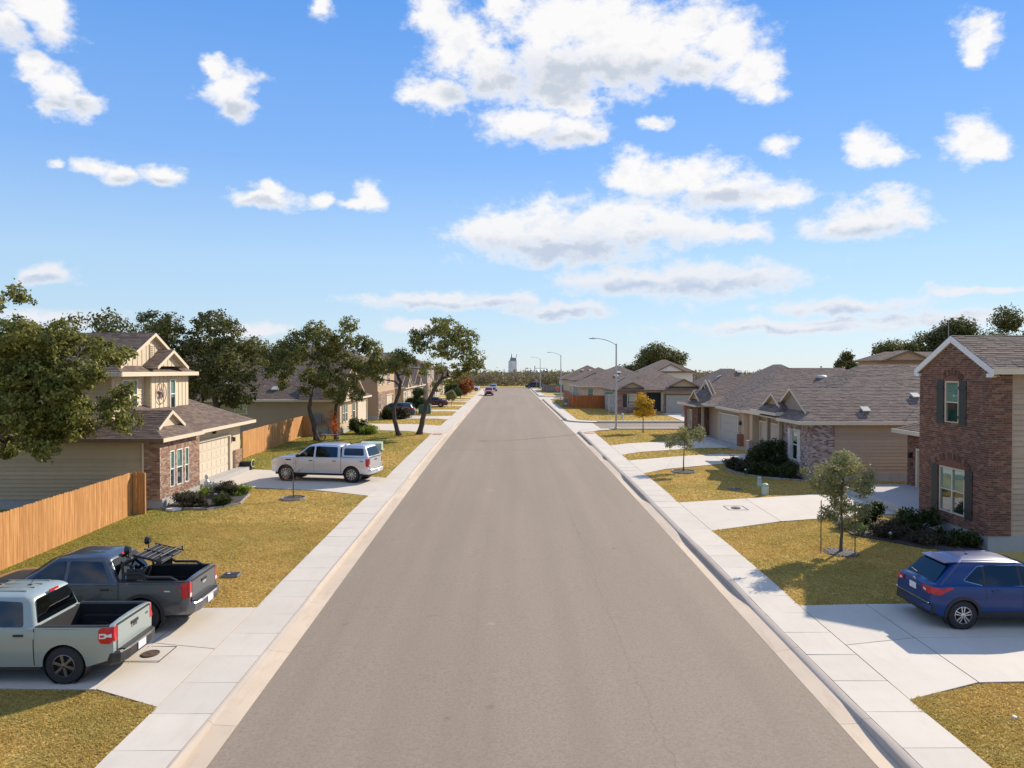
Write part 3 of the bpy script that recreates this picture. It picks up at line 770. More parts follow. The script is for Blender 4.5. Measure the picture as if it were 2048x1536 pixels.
def kerb(side):
    """gutter pan and kerb cast in 3 m lengths; the kerb dips at the driveways"""
    root = thing("kerb", None, None, (XL - .4 if side < 0 else XR + .4, 20, g(20)))
    root["kind"] = "structure"
    L = 3.05; y = -3.0
    while y < CROSS[0] - 1:
        y2 = min(y + L, CROSS[0] - 1)
        if side > 0 and any(a - 3.3 < (y + y2) / 2 < b + 3.3 for a, b in ST): y = y2; continue
        n = 8; pan = MB(); kb = MB(); prev = None
        for i in range(n + 1):
            t = y + (y2 - y) * i / n; t = t + (.004 if i == 0 else (-.004 if i == n else 0)); z = g(t); h = hk(t, side); e = -.012 + .065 * nd_(t, side, 1.3)
            if side < 0:
                P = [(XL, t, z - .1), (XL, t, z + .004), (-5.30, t, z + e), (-5.30, t, z - .1)]
                K = [(-5.302, t, z - .1), (-5.302, t, z + e + .002), (-5.34, t, z + h * .75), (-5.375, t, z + h), (SWL1 + .006, t, z + h), (SWL1 + .006, t, z - .1)]
            else:
                P = [(XR, t, z - .1), (XR, t, z + .004), (6.40, t, z + e), (6.40, t, z - .1)]
                K = [(6.402, t, z - .1), (6.402, t, z + e + .002), (6.425, t, z + h - .02), (6.45, t, z + h), (SWR0 - .006, t, z + h), (SWR0 - .006, t, z - .1)]
            for mbb, C in ((pan, P), (kb, K)):
                b = len(mbb.v); k = len(C); mbb.v.extend(C)
                if i:
                    for q in range(k - 1): mbb.f.append([b - k + q, b - k + q + 1, b + q + 1, b + q]); mbb.mi.append(0); mbb.r.append(.5)
                if i in (0, n): mbb.f.append([b + q for q in range(k)]); mbb.mi.append(0); mbb.r.append(.5)
        pan.build("gutter_pan", "concrete_pan", root, smooth=30); kb.build("kerb_stone", "concrete_kerb", root, smooth=40)
        y = y2
kerb(-1); kerb(1)
def corner(cx, cy, a0, a1, x_end, yk, sgn, drop=False):
    """rounded kerb return with its ring of pavement, then the kerb along the side street"""
    root = thing("corner_kerb", None, None, (cx, cy, g(cy))); root["kind"] = "structure"
    n = 10; A = [RAD(a0 + (a1 - a0) * i / n) for i in range(n + 1)]
    def ring(r0, r1, h0, h1, nm, mat, i):
        p = []
        for r, h in ((r0, h0), (r1, h1)):
            for a in (A[i], A[i + 1]): p.append((cx + r * math.cos(a), cy + r * math.sin(a), g(cy + r * math.sin(a)) + h))
        slab(root, nm, [p[0], p[1], p[3], p[2]], mat, .2, .003)
    for i in range(n):
        ring(3.02, 3.20, .13, .13, "kerb_stone", "concrete_kerb", i); ring(1.75, 3.01, .145, .13, "paving_slab", "concrete", i)
    x = cx + .02
    while x < x_end:
        mb = MB(); mb.box(x, min(x + 3, x_end) - .01, min(yk, yk + sgn * .18), max(yk, yk + sgn * .18), g(yk) - .1, g(yk) + .13); mb.build("kerb_stone", "concrete_kerb", root)
        mb = MB(); mb.box(x, min(x + 3, x_end) - .01, min(yk + sgn * .19, yk + sgn * .75), max(yk + sgn * .19, yk + sgn * .75), g(yk) - .1, g(yk) + .20); mb.build("paving_slab", "concrete", root)
        x += 3
for a, b in ST:
    corner(9.6, a - 3.2, 180, 90, 70, a, -1); corner(9.6, b + 3.2, 180, 270, 70, b, 1)
mb = MB(); mb.box(6.75, 7.6, 59.3, 60.4, g(60) + .132, g(60) + .142); o = mb.build("tactile_pad", "red_paver", PR)
mb = MB(); mb.box(-6.4, -5.6, 58.4, 59.6, g(59) + .125, g(59) + .142); o = mb.build("tactile_pad", "red_paver", PL)

DRIVE_POLYS = []
def driveway(near, far, split=False):
    root = MB(); n = len(near)
    poly = near + far[::-1]; DRIVE_POLYS.append(poly)
    Z = lambda p, i: (p[0], p[1], (g(p[1]) + hs(p[1], p[0]) + .004) if i == 0 else lz(p[0], p[1]) + .035)
    for i in range(n - 1):
        root.add([tuple(Vector(Z(p, k)) - Vector((0, 0, .016))) for p, k in ((near[i], i), (far[i], i), (far[i + 1], i + 1), (near[i + 1], i + 1))], [(0, 1, 2, 3)])
    o = root.build("driveway", "soil", fix=False); o["kind"] = "structure"
    for i in range(n - 1):
        a, b, c, d = Vector(Z(near[i], i)), Vector(Z(far[i], i)), Vector(Z(far[i + 1], i + 1)), Vector(Z(near[i + 1], i + 1))
        if split:
            m0, m1 = (a + b) / 2, (d + c) / 2
            slab(o, "driveway_slab", [a, m0, m1, d], gap=.012); slab(o, "driveway_slab", [m0, b, c, m1], gap=.012)
        else: slab(o, "driveway_slab", [a, b, c, d], gap=.012)
    return o
DL0 = driveway([(SWL0, 12.75), (-8.1, 13.4), (-13, 13.6), (-20, 13.6)], [(SWL0, 17.85), (-8.1, 17.75), (-13, 17.6), (-20, 17.5)], True)
driveway([(SWL0, 32.2), (-9.2, 33.4), (-12.9, 34.3), (-15.4, 34.6)], [(SWL0, 37.0), (-9.2, 38.0), (-12.9, 39.4), (-15.4, 40.1)])
driveway([(SWL0, 59.8), (-9, 62), (-12.9, 63.2), (-15.3, 64)], [(SWL0, 67.6), (-9, 69.3), (-12.9, 70), (-15.3, 70.4)])
for a, b in DRV_L[3:]: driveway([(SWL0, a), (-8, a + .7), (-14.4, a + .7)], [(SWL0, b), (-8, b - .5), (-14.4, b - .3)])
driveway([(SWR1, 12.95), (9.5, 13.6), (14, 13.8), (20, 13.8)], [(SWR1, 17.9), (9.5, 17.95), (14, 18.0), (20, 18.0)], True)
DR1 = driveway([(SWR1, 25.6), (10.9, 27.0), (15.5, 28.3), (19.7, 28.6)], [(SWR1, 30.6), (11, 31.4), (15.5, 32.6), (19.7, 33.3)])
driveway([(SWR1, 38.4), (9.3, 39.8), (13.5, 42.0), (16.7, 42.2)], [(SWR1, 43.3), (11, 44.9), (14, 46.2), (16.7, 46.3)])
driveway([(SWR1, 45.9), (9.2, 47.2), (14.2, 49.6), (17.3, 49.8)], [(SWR1, 51.0), (9.2, 52.2), (12.5, 53.6), (17.3, 57.2)])
driveway([(18.9, 72.6), (19.2, 79), (19.6, 86.2)], [(24.6, 72.6), (24.4, 79), (24.2, 86.2)])

def cover(loc, r, parent_slab, label):
    t = thing("manhole_cover", label, "manhole cover", loc)
    mb = MB(); s = r * 2.1
    for a in ((-s, s, -s, -s + .02), (-s, s, s - .02, s), (-s, -s + .02, -s + .02, s - .02), (s - .02, s, -s + .02, s - .02)): mb.box(loc[0] + a[0], loc[0] + a[1], loc[1] + a[2], loc[1] + a[3], loc[2], loc[2] + .005)
    mb.build("frame_joint", "soil", t)
    mb = MB(); mb.lathe([(r, 0), (r, .012), (r * .9, .018), (r * .86, .010), (r * .3, .010), (r * .26, .016), (.01, .016)], 28, loc); mb.build("lid", "iron_cover", t, smooth=30)
cover((-7.86, 15.0, lz(-7.86, 15.0) + .037), .19, None, "round rusty lid in a square frame on the driveway of two pickups")
cover((9.9, 29.4, lz(9.9, 29.4) + .037), .20, None, "round iron lid in a square frame on the empty driveway")

# grass blades over the lawns
BEDS = [[(-15.0, 29.6), (-12.9, 29.3), (-11.9, 30.4), (-12.3, 32.6), (-13.6, 33.6), (-15.0, 33.3)], [(16.2, 22.6), (14.4, 23.2), (12.7, 25.0), (13.0, 26.6), (14.6, 27.3), (16.2, 27.2)],
        [(16.0, 35.9), (13.9, 37.0), (12.9, 38.6), (12.9, 40.4), (14.6, 40.7), (16.0, 40.6)]]
def inside(P, x, y):
    r = np.zeros(len(x), bool); n = len(P)
    for i in range(n):
        (x0, y0), (x1, y1) = P[i], P[(i + 1) % n]
        c = ((y0 > y) != (y1 > y)) & (x < (x1 - x0) * (y - y0) / (y1 - y0 + 1e-12) + x0); r ^= c
    return r
def blades():
    rng = np.random.default_rng(3); V = []; R = []
    R_L = [(-14.0, -6.53, 8.5, 13.7, 2600, .019, .050), (-15.6, -6.53, 17.4, 27, 1150, .028, .052), (-15.6, -6.53, 27, 36, 420, .042, .055), (-17.5, -6.57, 36.5, 60, 130, .075, .065), (-15, -6.57, 60, 130, 40, .11, .075)]
    R_R = [(7.68, 13.5, 8.5, 14, 2600, .019, .050), (7.68, 16.4, 17.8, 27.9, 1150, .028, .052), (7.68, 21.5, 30.2, 43, 420, .042, .055), (7.72, 17.5, 43, 64, 130, .075, .065), (7.72, 20, 72.2, 126, 40, .11, .075)]
    for x0, x1, y0, y1, dens, w, h in R_L + R_R:
        n = int((x1 - x0) * (y1 - y0) * dens)
        x = rng.uniform(x0, x1, n); y = rng.uniform(y0, y1, n); ok = np.ones(n, bool)
        # ragged edge along the pavement
        for P in DRIVE_POLYS + BEDS: ok &= ~inside(P, x, y)
        if x0 > 0:
            for a, b in ST: ok &= ~((y > a - .6) & (y < b + .6))
            for a, b in ST:
                for cy in (a - 3.2, b + 3.2):
                    ok &= ~((x < 9.6) & (np.abs(y - cy) < 3.3) & (np.hypot(x - 9.6, y - cy) > 1.8) & (((y > cy) & (cy < a)) | ((y < cy) & (cy > b))))
        sd = 1 if x0 > 0 else -1; ed = (x < SWR1) if x0 > 0 else (x > SWL0)
        ok &= ~(ed & np.array([near_drive(q, DRV_R if x0 > 0 else DRV_L, .1) > .5 for q in y]))
        x, y = x[ok], y[ok]; n = len(x)
        z = np.array([lz(a, b) for a, b in zip(x, y)]) - .004
        # tufts: taller and thinner patches
        pat = .75 + .5 * np.sin(x * 3.1 + np.sin(y * 2.3) * 2) * np.sin(y * 2.7 + 1.3 * np.sin(x * 1.9))
        hh = h * .72 * rng.uniform(.45, 1.1, n) * (.7 + .45 * pat); ww = w * rng.uniform(.6, 1.4, n)
        a = rng.uniform(0, 2 * np.pi, n); lx, ly = rng.normal(0, .8, n) * hh, rng.normal(0, .8, n) * hh
        dx, dy = np.cos(a) * ww, np.sin(a) * ww
        t = np.empty((n, 3, 3)); t[:, 0] = np.stack([x - dx, y - dy, z], 1); t[:, 1] = np.stack([x + dx, y + dy, z], 1); t[:, 2] = np.stack([x + lx, y + ly, z + hh], 1)
        V.append(t.reshape(-1, 3)); R.append(rng.random(n))
    V = np.concatenate(V); R = np.concatenate(R); n = len(R)
    raw_mesh("grass", V, 3, R, "grass_blades")["kind"] = "stuff"
def raw_mesh(name, V, k, R, mat, parent=None, world=True, mi=None, mats=None):
    """big polygon soups straight from numpy: k corners per face, R one random value per face"""
    me = bpy.data.meshes.new(name); nv = len(V); nf = nv // k
    me.vertices.add(nv); me.vertices.foreach_set("co", V.astype(np.float32).ravel())
    me.loops.add(nv); me.loops.foreach_set("vertex_index", np.arange(nv, dtype=np.int32))
    me.polygons.add(nf); me.polygons.foreach_set("loop_start", np.arange(0, nv, k, dtype=np.int32))
    for m_ in (mats or [mat]): me.materials.append(MATS[m_])
    if mi is not None: me.polygons.foreach_set("material_index", mi.astype(np.int32))
    at = me.attributes.new("rnd", 'FLOAT', 'FACE'); at.data.foreach_set("value", R.astype(np.float32))
    me.update(calc_edges=True)
    return new_obj(name, me, parent, world)
blades()
# ------------------------------------------------------------------ houses
def core(parent, x0, x1, y0, y1, z0, z1, mat="siding_grey", name="wall"):
    mb = MB(); mb.box(x0, x1, y0, y1, z0, z1); return mb.build(name, mat, parent)
def found(parent, x0, x1, y0, y1, z0, z1):
    mb = MB(); mb.box(x0, x1, y0, y1, z0, z1); return mb.build("foundation", "foundation", parent)
def S_face(x0, y, z, L, H): return Face((x0, y, z), (1, 0, 0), L, H)          # faces -Y
def E_face(x, y0, z, L, H): return Face((x, y0, z), (0, 1, 0), L, H)          # faces +X
def W_face(x, y1, z, L, H): return Face((x, y1, z), (0, -1, 0), L, H)         # faces -X
def corner_board(parent, x, y, z0, z1, mat="trim_cream", s=.05):
    mb = MB(); mb.box(x - s, x + s, y - s, y + s, z0, z1); return mb.build("corner_board", mat, parent)
def rim(parent, x0, x1, y0, y1, z, mat="trim_cream", h=.17, sides="wens"):
    c = dict(s=[(x0, y0, z), (x1, y0, z)], n=[(x1, y1, z), (x0, y1, z)], w=[(x0, y1 + .001, z), (x0, y0 - .001, z)], e=[(x1, y0 - .001, z), (x1, y1 + .001, z)])
    for k in sides: fascia(parent, c[k], mat, h)
def wall_lamp(parent, F, u, v, d=.03):
    mb = MB(); F.box(mb, u - .05, u + .05, v, v + .09, d, d + .03); F.box(mb, u - .07, u + .07, v - .20, v + .04, d + .04, d + .18); return mb.build("wall_lamp", "black_plastic", parent)
def arch(F, parent, u0, u1, v, rise, d, mat, single, ring=.2):
    """soldier-course arch: each brick a piece of its own"""
    w = (u1 - u0) / 2; R = (w * w + rise * rise) / (2 * rise); cu, cv = (u0 + u1) / 2, v + rise - R
    a0 = math.asin(w / R); n = max(8, int(2 * a0 * R / .078))
    back = MB(); pts = [F.P(cu + R * math.sin(-a0 + 2 * a0 * i / n), cv + R * math.cos(-a0 + 2 * a0 * i / n), d) for i in range(n + 1)]
    back.prism([F.P(u1, v, d), F.P(u0, v, d)] + pts, F.N * .018); back.build("arch_panel", mat, parent)
    for i in range(n):
        a = -a0 + 2 * a0 * (i + .5) / n; mb = MB(); s, c = math.sin(a), math.cos(a); e = Vector((0, 0, 0)) + F.U * c - F.Z * s; r = F.U * s + F.Z * c
        O = F.P(cu, cv, d) + r * (R + .012) - e * .031
        mb.obox(O, e * .062, F.N * .030, r * ring); mb.build("brick", single, parent)

# ---- R1: two-storey red brick house at the right edge
def house_r1():
    h = thing("brick_house", "two storey red brick house with dark shutters beside the blue car", "house", (23, 26, .4))
    zf = .85; X = 16.3; y0, y1 = 22.95, 26.70
    found(h, X - .06, 30, y0 - .06, 33.3, .05, zf)
    core(h, X + .02, 30, y0 + .02, y1 - .02, zf, 6.42); core(h, 19.72, 30, y1 - .02, 33.2, zf, 3.45)
    F = W_face(X, y1, zf, y1 - y0 + .083, 5.55)
    wu = (1.52, 2.30, 3.66, 5.20); wl = (1.24, 2.66, .37, 2.05)
    ap = 6.62
    bricks(F, h, "brick_red", "brick_red_single", [wu, wl], 0, ap, d=.085, limit=300, top=(5.45,))
    window(F, h, wu[0], wu[2], wu[1] - wu[0], wu[3] - wu[2], d=.05, frame="trim_cream", blind=.52)
    window(F, h, wl[0], wl[2], wl[1] - wl[0], wl[3] - wl[2], d=.05, cols=2, frame="trim_cream", blind=.5)
    for u in (wu[0] - .44, wu[1] + .03): shutter(F, h, u, wu[2] - .03, .40, 1.60, .10)
    for u in (wl[0] - .44, wl[1] + .03): shutter(F, h, u, wl[2] - .03, .40, 1.74, .10)
    arch(F, h, 1.40, 2.42, 5.21, .20, .097, "brick_red", "brick_red_single"); arch(F, h, 1.0, 2.9, 2.06, .28, .097, "brick_red", "brick_red_single")
    S = S_face(X - .097, y0, zf, .792, 5.5)
    bricks(S, h, "brick_red", None, [], 0, 5.5, d=.085, mcut=.016)
    S2 = S_face(17.0, y0, zf, 12, 5.5)
    siding(S2, h, "siding_taupe", 0, 2.62); siding(S2, h, "siding_taupe", 2.86, 5.5)
    mb = MB(); S2.box(mb, 0, 12, 2.62, 2.86, 0, .035); mb.build("band_board", "siding_taupe", h)
    mb = MB(); S2.box(mb, -.0, .07, 0, 5.5, 0, .04); mb.build("corner_board", "siding_taupe", h)
    N = Face((30, y1, zf), (-1, 0, 0), 30 - X, 5.5); siding(N, h, "siding_taupe", 2.6, 5.5, single=False)
    G = W_face(19.72, 33.3, zf, 6.6, 2.55); gd = (.75, 5.2, -.38, 1.85)
    bricks(G, h, "brick_red", None, [gd], -.3, 2.55, d=.085)
    garage_door(G, h, gd[0] + .1, gd[2], gd[1] - gd[0] - .2, gd[3] - gd[2] - .1, d=.09); wall_lamp(h, G, .38, 1.55, .10)
    mb = MB(); G.box(mb, .30, .46, .95, 1.12, .10, .12); mb.build("house_number_plate", "black_plastic", h)
    S3 = Face((30, 33.3, zf), (-1, 0, 0), 10.3, 2.5); siding(S3, h, "siding_taupe", 0, 2.5, single=False)
    r = Roof("shingles_brown"); r.hip(16.12, 32, 22.58, 26.90, 6.50, .56, 'x', 'gable', 'gable'); r.hip(19.1, 33, 25.2, 33.75, 3.52, .5, 'x', 'hip', 'hip')
    r.build(h)
    fascia(h, [(16.14, 22.57, 6.50), (32, 22.57, 6.50)], h=.20, drop=.19); fascia(h, [(32, 26.91, 6.50), (16.14, 26.91, 6.50)], h=.20, drop=.19)
    fascia(h, [(19.1, 33.76, 3.52), (19.1, 26.8, 3.52)], h=.19); fascia(h, [(33, 33.76, 3.52), (19.1, 33.76, 3.52)])
    Fg = W_face(16.15, 26.92, 6.50, 4.36, 1)
    for sg in (0, 1):
        a = Fg.P(0 if sg == 0 else 4.36, -.015, .0); b = Fg.P(2.18, 2.18 * .56 - .015, .0)
        q = MB(); q.obox(a - Vector((0, 0, .24)), b - a, Fg.N * .04, Vector((0, 0, .235))); q.build("rake_board", "trim_white", h)
        q = MB(); q.obox(a - Vector((0, 0, .25)), b - a, Fg.N * -.20, Vector((0, 0, .02))); q.build("soffit", "siding_brown", h)
    for yy in (22.62, 26.62):
        q = MB(); q.box(16.115, 16.30, yy, yy + .26, 6.21, 6.33); q.build("eave_return", "trim_white", h)
house_r1()

# ---- RD: single-storey house with pale brick bay
def house_rd():
    h = thing("bungalow", "single storey house with mottled pale brick bay and white shutters behind dark shrubs", "house", (23, 41, .6))
    zf = 1.0
    found(h, 16.05, 31, 35.95, 45.7, .3, zf); core(h, 16.12, 31, 36.02, 39.9, zf, 3.66, "siding_tan"); core(h, 16.92, 31, 39.9, 45.65, zf, 3.66, "siding_tan")
    F = W_face(16.12, 39.9, zf, 3.983, 2.65); w = (1.55, 2.35, .45, 2.15)
    bricks(F, h, "brick_pale", None, [w], -.15, 2.65, d=.085, mortar="mortar_pale")
    window(F, h, w[0], w[2], .8, 1.7, d=.05, frame="trim_white", blind=.4)
    for u in (w[0] - .42, w[1] + .03): shutter(F, h, u, w[2] - .03, .38, 1.76, .10, "shutter_white")
    S = S_face(16.023, 36.0, zf, 1.262, 2.65); bricks(S, h, "brick_pale", None, [], -.15, 2.65, d=.085, mortar="mortar_pale", mcut=.016)
    S2 = S_face(17.29, 36.0, zf, 13.7, 2.65); siding(S2, h, "siding_taupe", 0, 2.65)
    G = W_face(16.90, 45.6, zf, 4.4, 2.65); siding(G, h, "siding_tan", -.05, 2.6, [(.5, 4.1, -1, 2.1)], single=False)
    core(h, 16.30, 16.75, 45.2, 45.6, zf - .3, 3.6, "siding_tan"); None
    q = MB(); q.box(16.02, 16.30, 45.1, 45.68, zf - .4, zf + .75); q.build("brick_pier", "brick_pale", h)
    garage_door(G, h, .55, -.32, 3.5, 2.35, "door_tan", "trim_cream", d=.13)
    wall_lamp(h, G, .25, 1.7)
    for y in (41.35, 39.55):
        q = MB(); q.box(15.78, 15.98, y - .1, y + .1, .75, 3.9); q.build("porch_post", "siding_taupe", h)
    q = MB(); q.box(15.7, 16.75, 39.9, 41.4, .5, .82); q.build("porch_slab", "concrete", h)
    r = Roof("shingles_grey"); p = .583
    r.hip(15.4, 24, 35.6, 41.6, 3.72, p, 'x', 'dutch', 'gable', ka=.85); r.hip(16.0, 31.5, 35.6, 46.1, 3.72, p, 'x')
    r.hip(15.35, 20, 38.9, 43.0, 3.98, .55, 'x', 'dutch', 'gable', ka=.75)
    r.build(h)
    rim(h, 15.4, 31.5, 35.58, 46.1, 3.72, sides="s"); fascia(h, [(15.39, 38.9, 3.72), (15.39, 35.58, 3.72)]); fascia(h, [(15.98, 46.1, 3.72), (15.98, 42.9, 3.72)])
    fascia(h, [(15.34, 43.0, 3.98), (15.34, 38.9, 3.98)]); fascia(h, [(15.34, 38.89, 3.98), (16.4, 38.89, 3.98)])
    g1 = W_face(16.25, 40.75, 3.72 + .85 * p, 4.3, 2); gable_face(h, g1, 0, 4.3, 0, p, "siding_grey", "lap")
    g2 = W_face(16.1, 42.25, 3.98 + .75 * .55, 2.6, 2); gable_face(h, g2, 0, 2.6, 0, .55, "siding_brown", "lap")
    n = (0, -.5, .87)
    for x, y in ((19.2, 36.5), (22.6, 37.7), (27, 37.2)): turtle_vent(h, (x, y, 3.72 + (y - 35.6) * p + .02), n)
    q = MB(); q.lathe([(.10, 0), (.04, .12), (.03, .45), (.03, .46)], 10, (23.2, 36.2, 4.05)); q.build("vent_pipe", "galvanised", h)
    q = MB(); q.tube([(26.2, 40.4, 6.4), (26.2, 40.4, 9.4)], .015, 5); q.build("antenna_mast", "galvanised", h)
house_rd()

# ---- RE: its neighbour with red brick bay
def house_re():
    h = thing("bungalow", "single storey house with red brick bay next to the empty corner lawn", "house", (23, 55, .8))
    zf = 1.0; p = .583
    found(h, 16.2, 31, 48.4, 62, .4, zf); core(h, 16.9, 31, 48.5, 61.3, zf, 3.5, "siding_taupe"); core(h, 16.05, 20, 57.0, 61.3, zf, 3.5, "siding_taupe")
    F = W_face(16.05, 61.3, zf, 4.383, 2.5); w = (1.6, 2.3, .4, 2.05)
    bricks(F, h, "brick_red", None, [w], -.2, 2.5, d=.085); window(F, h, w[0], w[2], .7, 1.65, d=.05, blind=.3)
    for u in (w[0] - .40, w[1] + .03): shutter(F, h, u, w[2], .36, 1.68, .10, "siding_taupe")
    S = S_face(15.953, 57.0, zf, .962, 2.5); bricks(S, h, "brick_red", None, [], -.2, 2.5, d=.085, mcut=.016)
    G = W_face(16.9, 54.6, zf, 6.1, 2.6); siding(G, h, "siding_tan", -.1, 2.55, [(.8, 5.4, -1, 2.1)], single=False)
    garage_door(G, h, .95, -.35, 4.3, 2.4, "door_tan", "trim_cream", d=.13); wall_lamp(h, G, 5.6, 1.7)
    q = MB(); q.box(16.55, 16.9, 48.5, 49.0, .6, zf + .85); q.build("brick_pier", "brick_red", h)
    q = MB(); q.box(16.0, 16.18, 55.9, 56.08, .7, 3.6); q.build("porch_post", "siding_taupe", h)
    q = MB(); q.box(15.9, 17, 54.6, 57, .5, .95); q.build("porch_slab", "concrete", h)
    S2 = S_face(17.2, 48.45, zf, 13.5, 2.5); siding(S2, h, "siding_tan", 0, 2.5, single=False)
    r = Roof("shingles_grey", exp=.17)
    r.hip(15.5, 24, 55.6, 61.7, 3.55, p, 'x', 'dutch', 'gable', ka=1.6); r.hip(16.5, 31.5, 48.2, 58.6, 3.58, p, 'x'); r.hip(15.45, 20, 56.0, 61.8, 3.55, .45, 'x', 'hip', 'gable')
    r.hip(15.9, 19, 54.0, 57.0, 3.72, .4, 'x', 'hip', 'gable')
    r.build(h)
    rim(h, 15.44, 31, 55.98, 61.8, 3.55, sides="w"); fascia(h, [(15.45, 55.98, 3.55), (16.9, 55.98, 3.55)]); fascia(h, [(16.48, 54, 3.58), (16.48, 48.2, 3.58)]); rim(h, 16.5, 31, 48.18, 58, 3.58, sides="s")
    fascia(h, [(15.89, 56.1, 3.72), (15.89, 54.0, 3.72)]); fascia(h, [(15.89, 53.98, 3.72), (17.3, 53.98, 3.72)])
    g1 = W_face(17.1, 59.9, 3.55 + .9, 3.9, 2); gable_face(h, g1, 0, 3.9, 0, .62, "siding_grey", "lap")
    g2 = W_face(16.0, 59.0, 3.98, 2.9, 2); gable_face(h, g2, 0, 2.9, 0, .56, "siding_brown", "lap")
    rr = Roof("shingles_grey", exp=.17); rr.hip(15.8, 19, 56.0, 59.1, 3.95, .56, 'x', 'gable', 'gable'); rr.build(h, "gable_roof")
    q = MB(); q.lathe([(.30, 0), (.34, .10), (.38, .12), (.36, .26), (.20, .34), (.02, .36)], 14, (24.0, 51.9, 5.72)); q.build("roof_turbine", "galvanised", h, smooth=30)
house_re()

# ---- L1: two-storey cream house behind the cedar fence
def house_l1():
    h = thing("two_storey_house", "cream two storey house with brick bay, garage and metal star on its wall", "house", (-20, 34, .5))
    zf = .85; p = .583
    found(h, -30, -14.95, 29.6, 40.1, .2, zf)
    core(h, -30, -15.1, 29.65, 33.3, zf, 3.35, "siding_tan"); core(h, -30, -15.72, 33.3, 40.05, zf, 3.35, "siding_cream")
    core(h, -27, -17.45, 30.2, 36.75, 3.3, 6.3, "siding_cream"); core(h, -27, -17.12, 32.9, 36.75, 3.3, 6.3, "siding_cream")
    # brick bay
    F = E_face(-15.085, 29.517, zf, 3.783, 2.55)
    W3 = [(.90, 1.32, .35, 2.0), (1.50, 2.08, .35, 2.0), (2.30, 2.70, .35, 2.0)]
    bricks(F, h, "brick_tan", "brick_tan_single", W3, -.0, 2.55, d=.085, limit=280)
    for a in W3: window(F, h, a[0], a[2], a[1] - a[0], a[3] - a[2], d=.05, frame="trim_white", fw=.05, blind=.5)
    j = MB(); rg = random.Random(4)
    for i in range(26):
        j.rv = rg.random(); u = .75 + i * .0745; F.box(j, u, u + .064, 2.02, 2.22, .085, .102)
    o = j.build("soldier_course", "brick_tan", h, rnd=True, fix=False)
    S = S_face(-15.76, 29.6, zf, .772, 2.55); bricks(S, h, "brick_tan", None, [], 0, 2.55, d=.085)
    S2 = S_face(-30, 29.6, zf, 14.2, 2.55); siding(S2, h, "siding_tan", 0, 2.55)
    q = MB(); q.tube([(-15.72, 29.50, .45), (-15.72, 29.50, 3.3)], .045, 8); q.build("downspout", "trim_cream", h)
    # garage wall
    G = E_face(-15.70, 33.3, zf, 6.75, 2.55); gd = (1.05, 5.15, -.15, 2.02)
    mb = MB(); holes_slab(G, mb, [gd], 0, .05); mb.build("garage_wall", "siding_cream", h)
    garage_door(G, h, gd[0] + .1, gd[2], gd[1] - gd[0] - .2, gd[3] - gd[2] - .1, "door_cream", "trim_cream", d=.115)
    for u in (.05, 5.75):
        f2 = E_face(-15.66, 33.3 + u, zf, .95, .95); bricks(f2, h, "brick_tan", None, [], -.1, .95, d=.12)
        f3 = S_face(-15.66, 33.3 + u, zf, .13, .95); q = MB(); q.box(-15.66, -15.50, 33.28 + u, 34.29 + u, zf + .95, zf + 1.01); q.build("pier_cap", "brick_tan", h)
    wall_lamp(h, G, 3.0, 2.42, .06); wall_lamp(h, G, 5.55, 1.75, .06)
    # upper storey
    U = E_face(-17.45, 30.2, 3.3, 2.7, 3.0); a = (.72, 2.0, 1.25, 2.72); window(U, h, a[0], a[2], a[1] - a[0], a[3] - a[2], d=.04, cols=2, fw=.06, blind=.6, grid=False)
    siding(U, h, "siding_cream", .4, 3.0, [(a[0] + .02, a[1] - .02, a[2] + .02, a[3] - .02)], single=False)
    V = E_face(-17.12, 32.9, 3.3, 3.85, 3.0); b = (1.72, 2.30, 1.18, 2.70); window(V, h, b[0], b[2], b[1] - b[0], b[3] - b[2], d=.04, fw=.06, blind=.6)
    u = .02; k = 0
    while u < 3.8:
        for s0, s1 in spans(.6, 3.0, [(b[2] - .05, b[3] + .05)] if b[0] - .05 < u < b[1] + .03 else []):
            mb = MB(); V.box(mb, u, u + .045, s0, s1, 0, .022); mb.build("batten", "siding_cream", h)
        u += .39; k += 1
    U2 = S_face(-27, 30.2, 3.3, 9.55, 3.0); siding(U2, h, "siding_tan", 0, 3.0, single=False)
    V2 = S_face(-17.45, 32.9, 3.3, .33, 3.0); siding(V2, h, "siding_cream", 0, 3.0, single=False)
    # roofs
    r = Roof("shingles_brown")
    r.hip(-30.4, -14.72, 29.25, 33.15, 3.50, p, 'x', 'gable', 'dutch', kb=.72, over=.2)
    r.hip(-30.4, -14.95, 29.3, 40.6, 3.50, .50, 'x', 'gable', 'hip')
    r.hip(-27.4, -16.75, 29.75, 37.1, 6.32, .53, 'x', 'gable', 'dutch', kb=.62, over=.25)
    r.hip(-22, -16.6, 32.55, 35.75, 6.62, .53, 'x', 'gable', 'gable')
    r.build(h)
    fascia(h, [(-30.4, 29.23, 3.5), (-14.70, 29.23, 3.5)], "trim_brown"); fascia(h, [(-14.70, 29.23, 3.5), (-14.70, 33.2, 3.5)]); fascia(h, [(-14.93, 33.2, 3.5), (-14.93, 40.62, 3.5)], "trim_cream"); fascia(h, [(-14.95, 40.62, 3.5), (-30, 40.62, 3.5)])
    fascia(h, [(-16.73, 29.75, 6.32), (-16.73, 37.12, 6.32)], h=.20); fascia(h, [(-27, 29.73, 6.32), (-16.73, 29.73, 6.32)]); fascia(h, [(-16.73, 37.12, 6.32), (-27, 37.12, 6.32)])
    g0 = E_face(-15.42, 29.97, 3.50 + .72 * p, 2.46, 2); gable_face(h, g0, 0, 2.46, 0, p, "siding_cream", "plain", proud=.15)
    g1 = E_face(-17.37, 30.37, 6.32 + .62 * .53, 6.11, 3); o = gable_face(h, g1, 0, 6.11, 0, .53, "siding_cream", "batten")
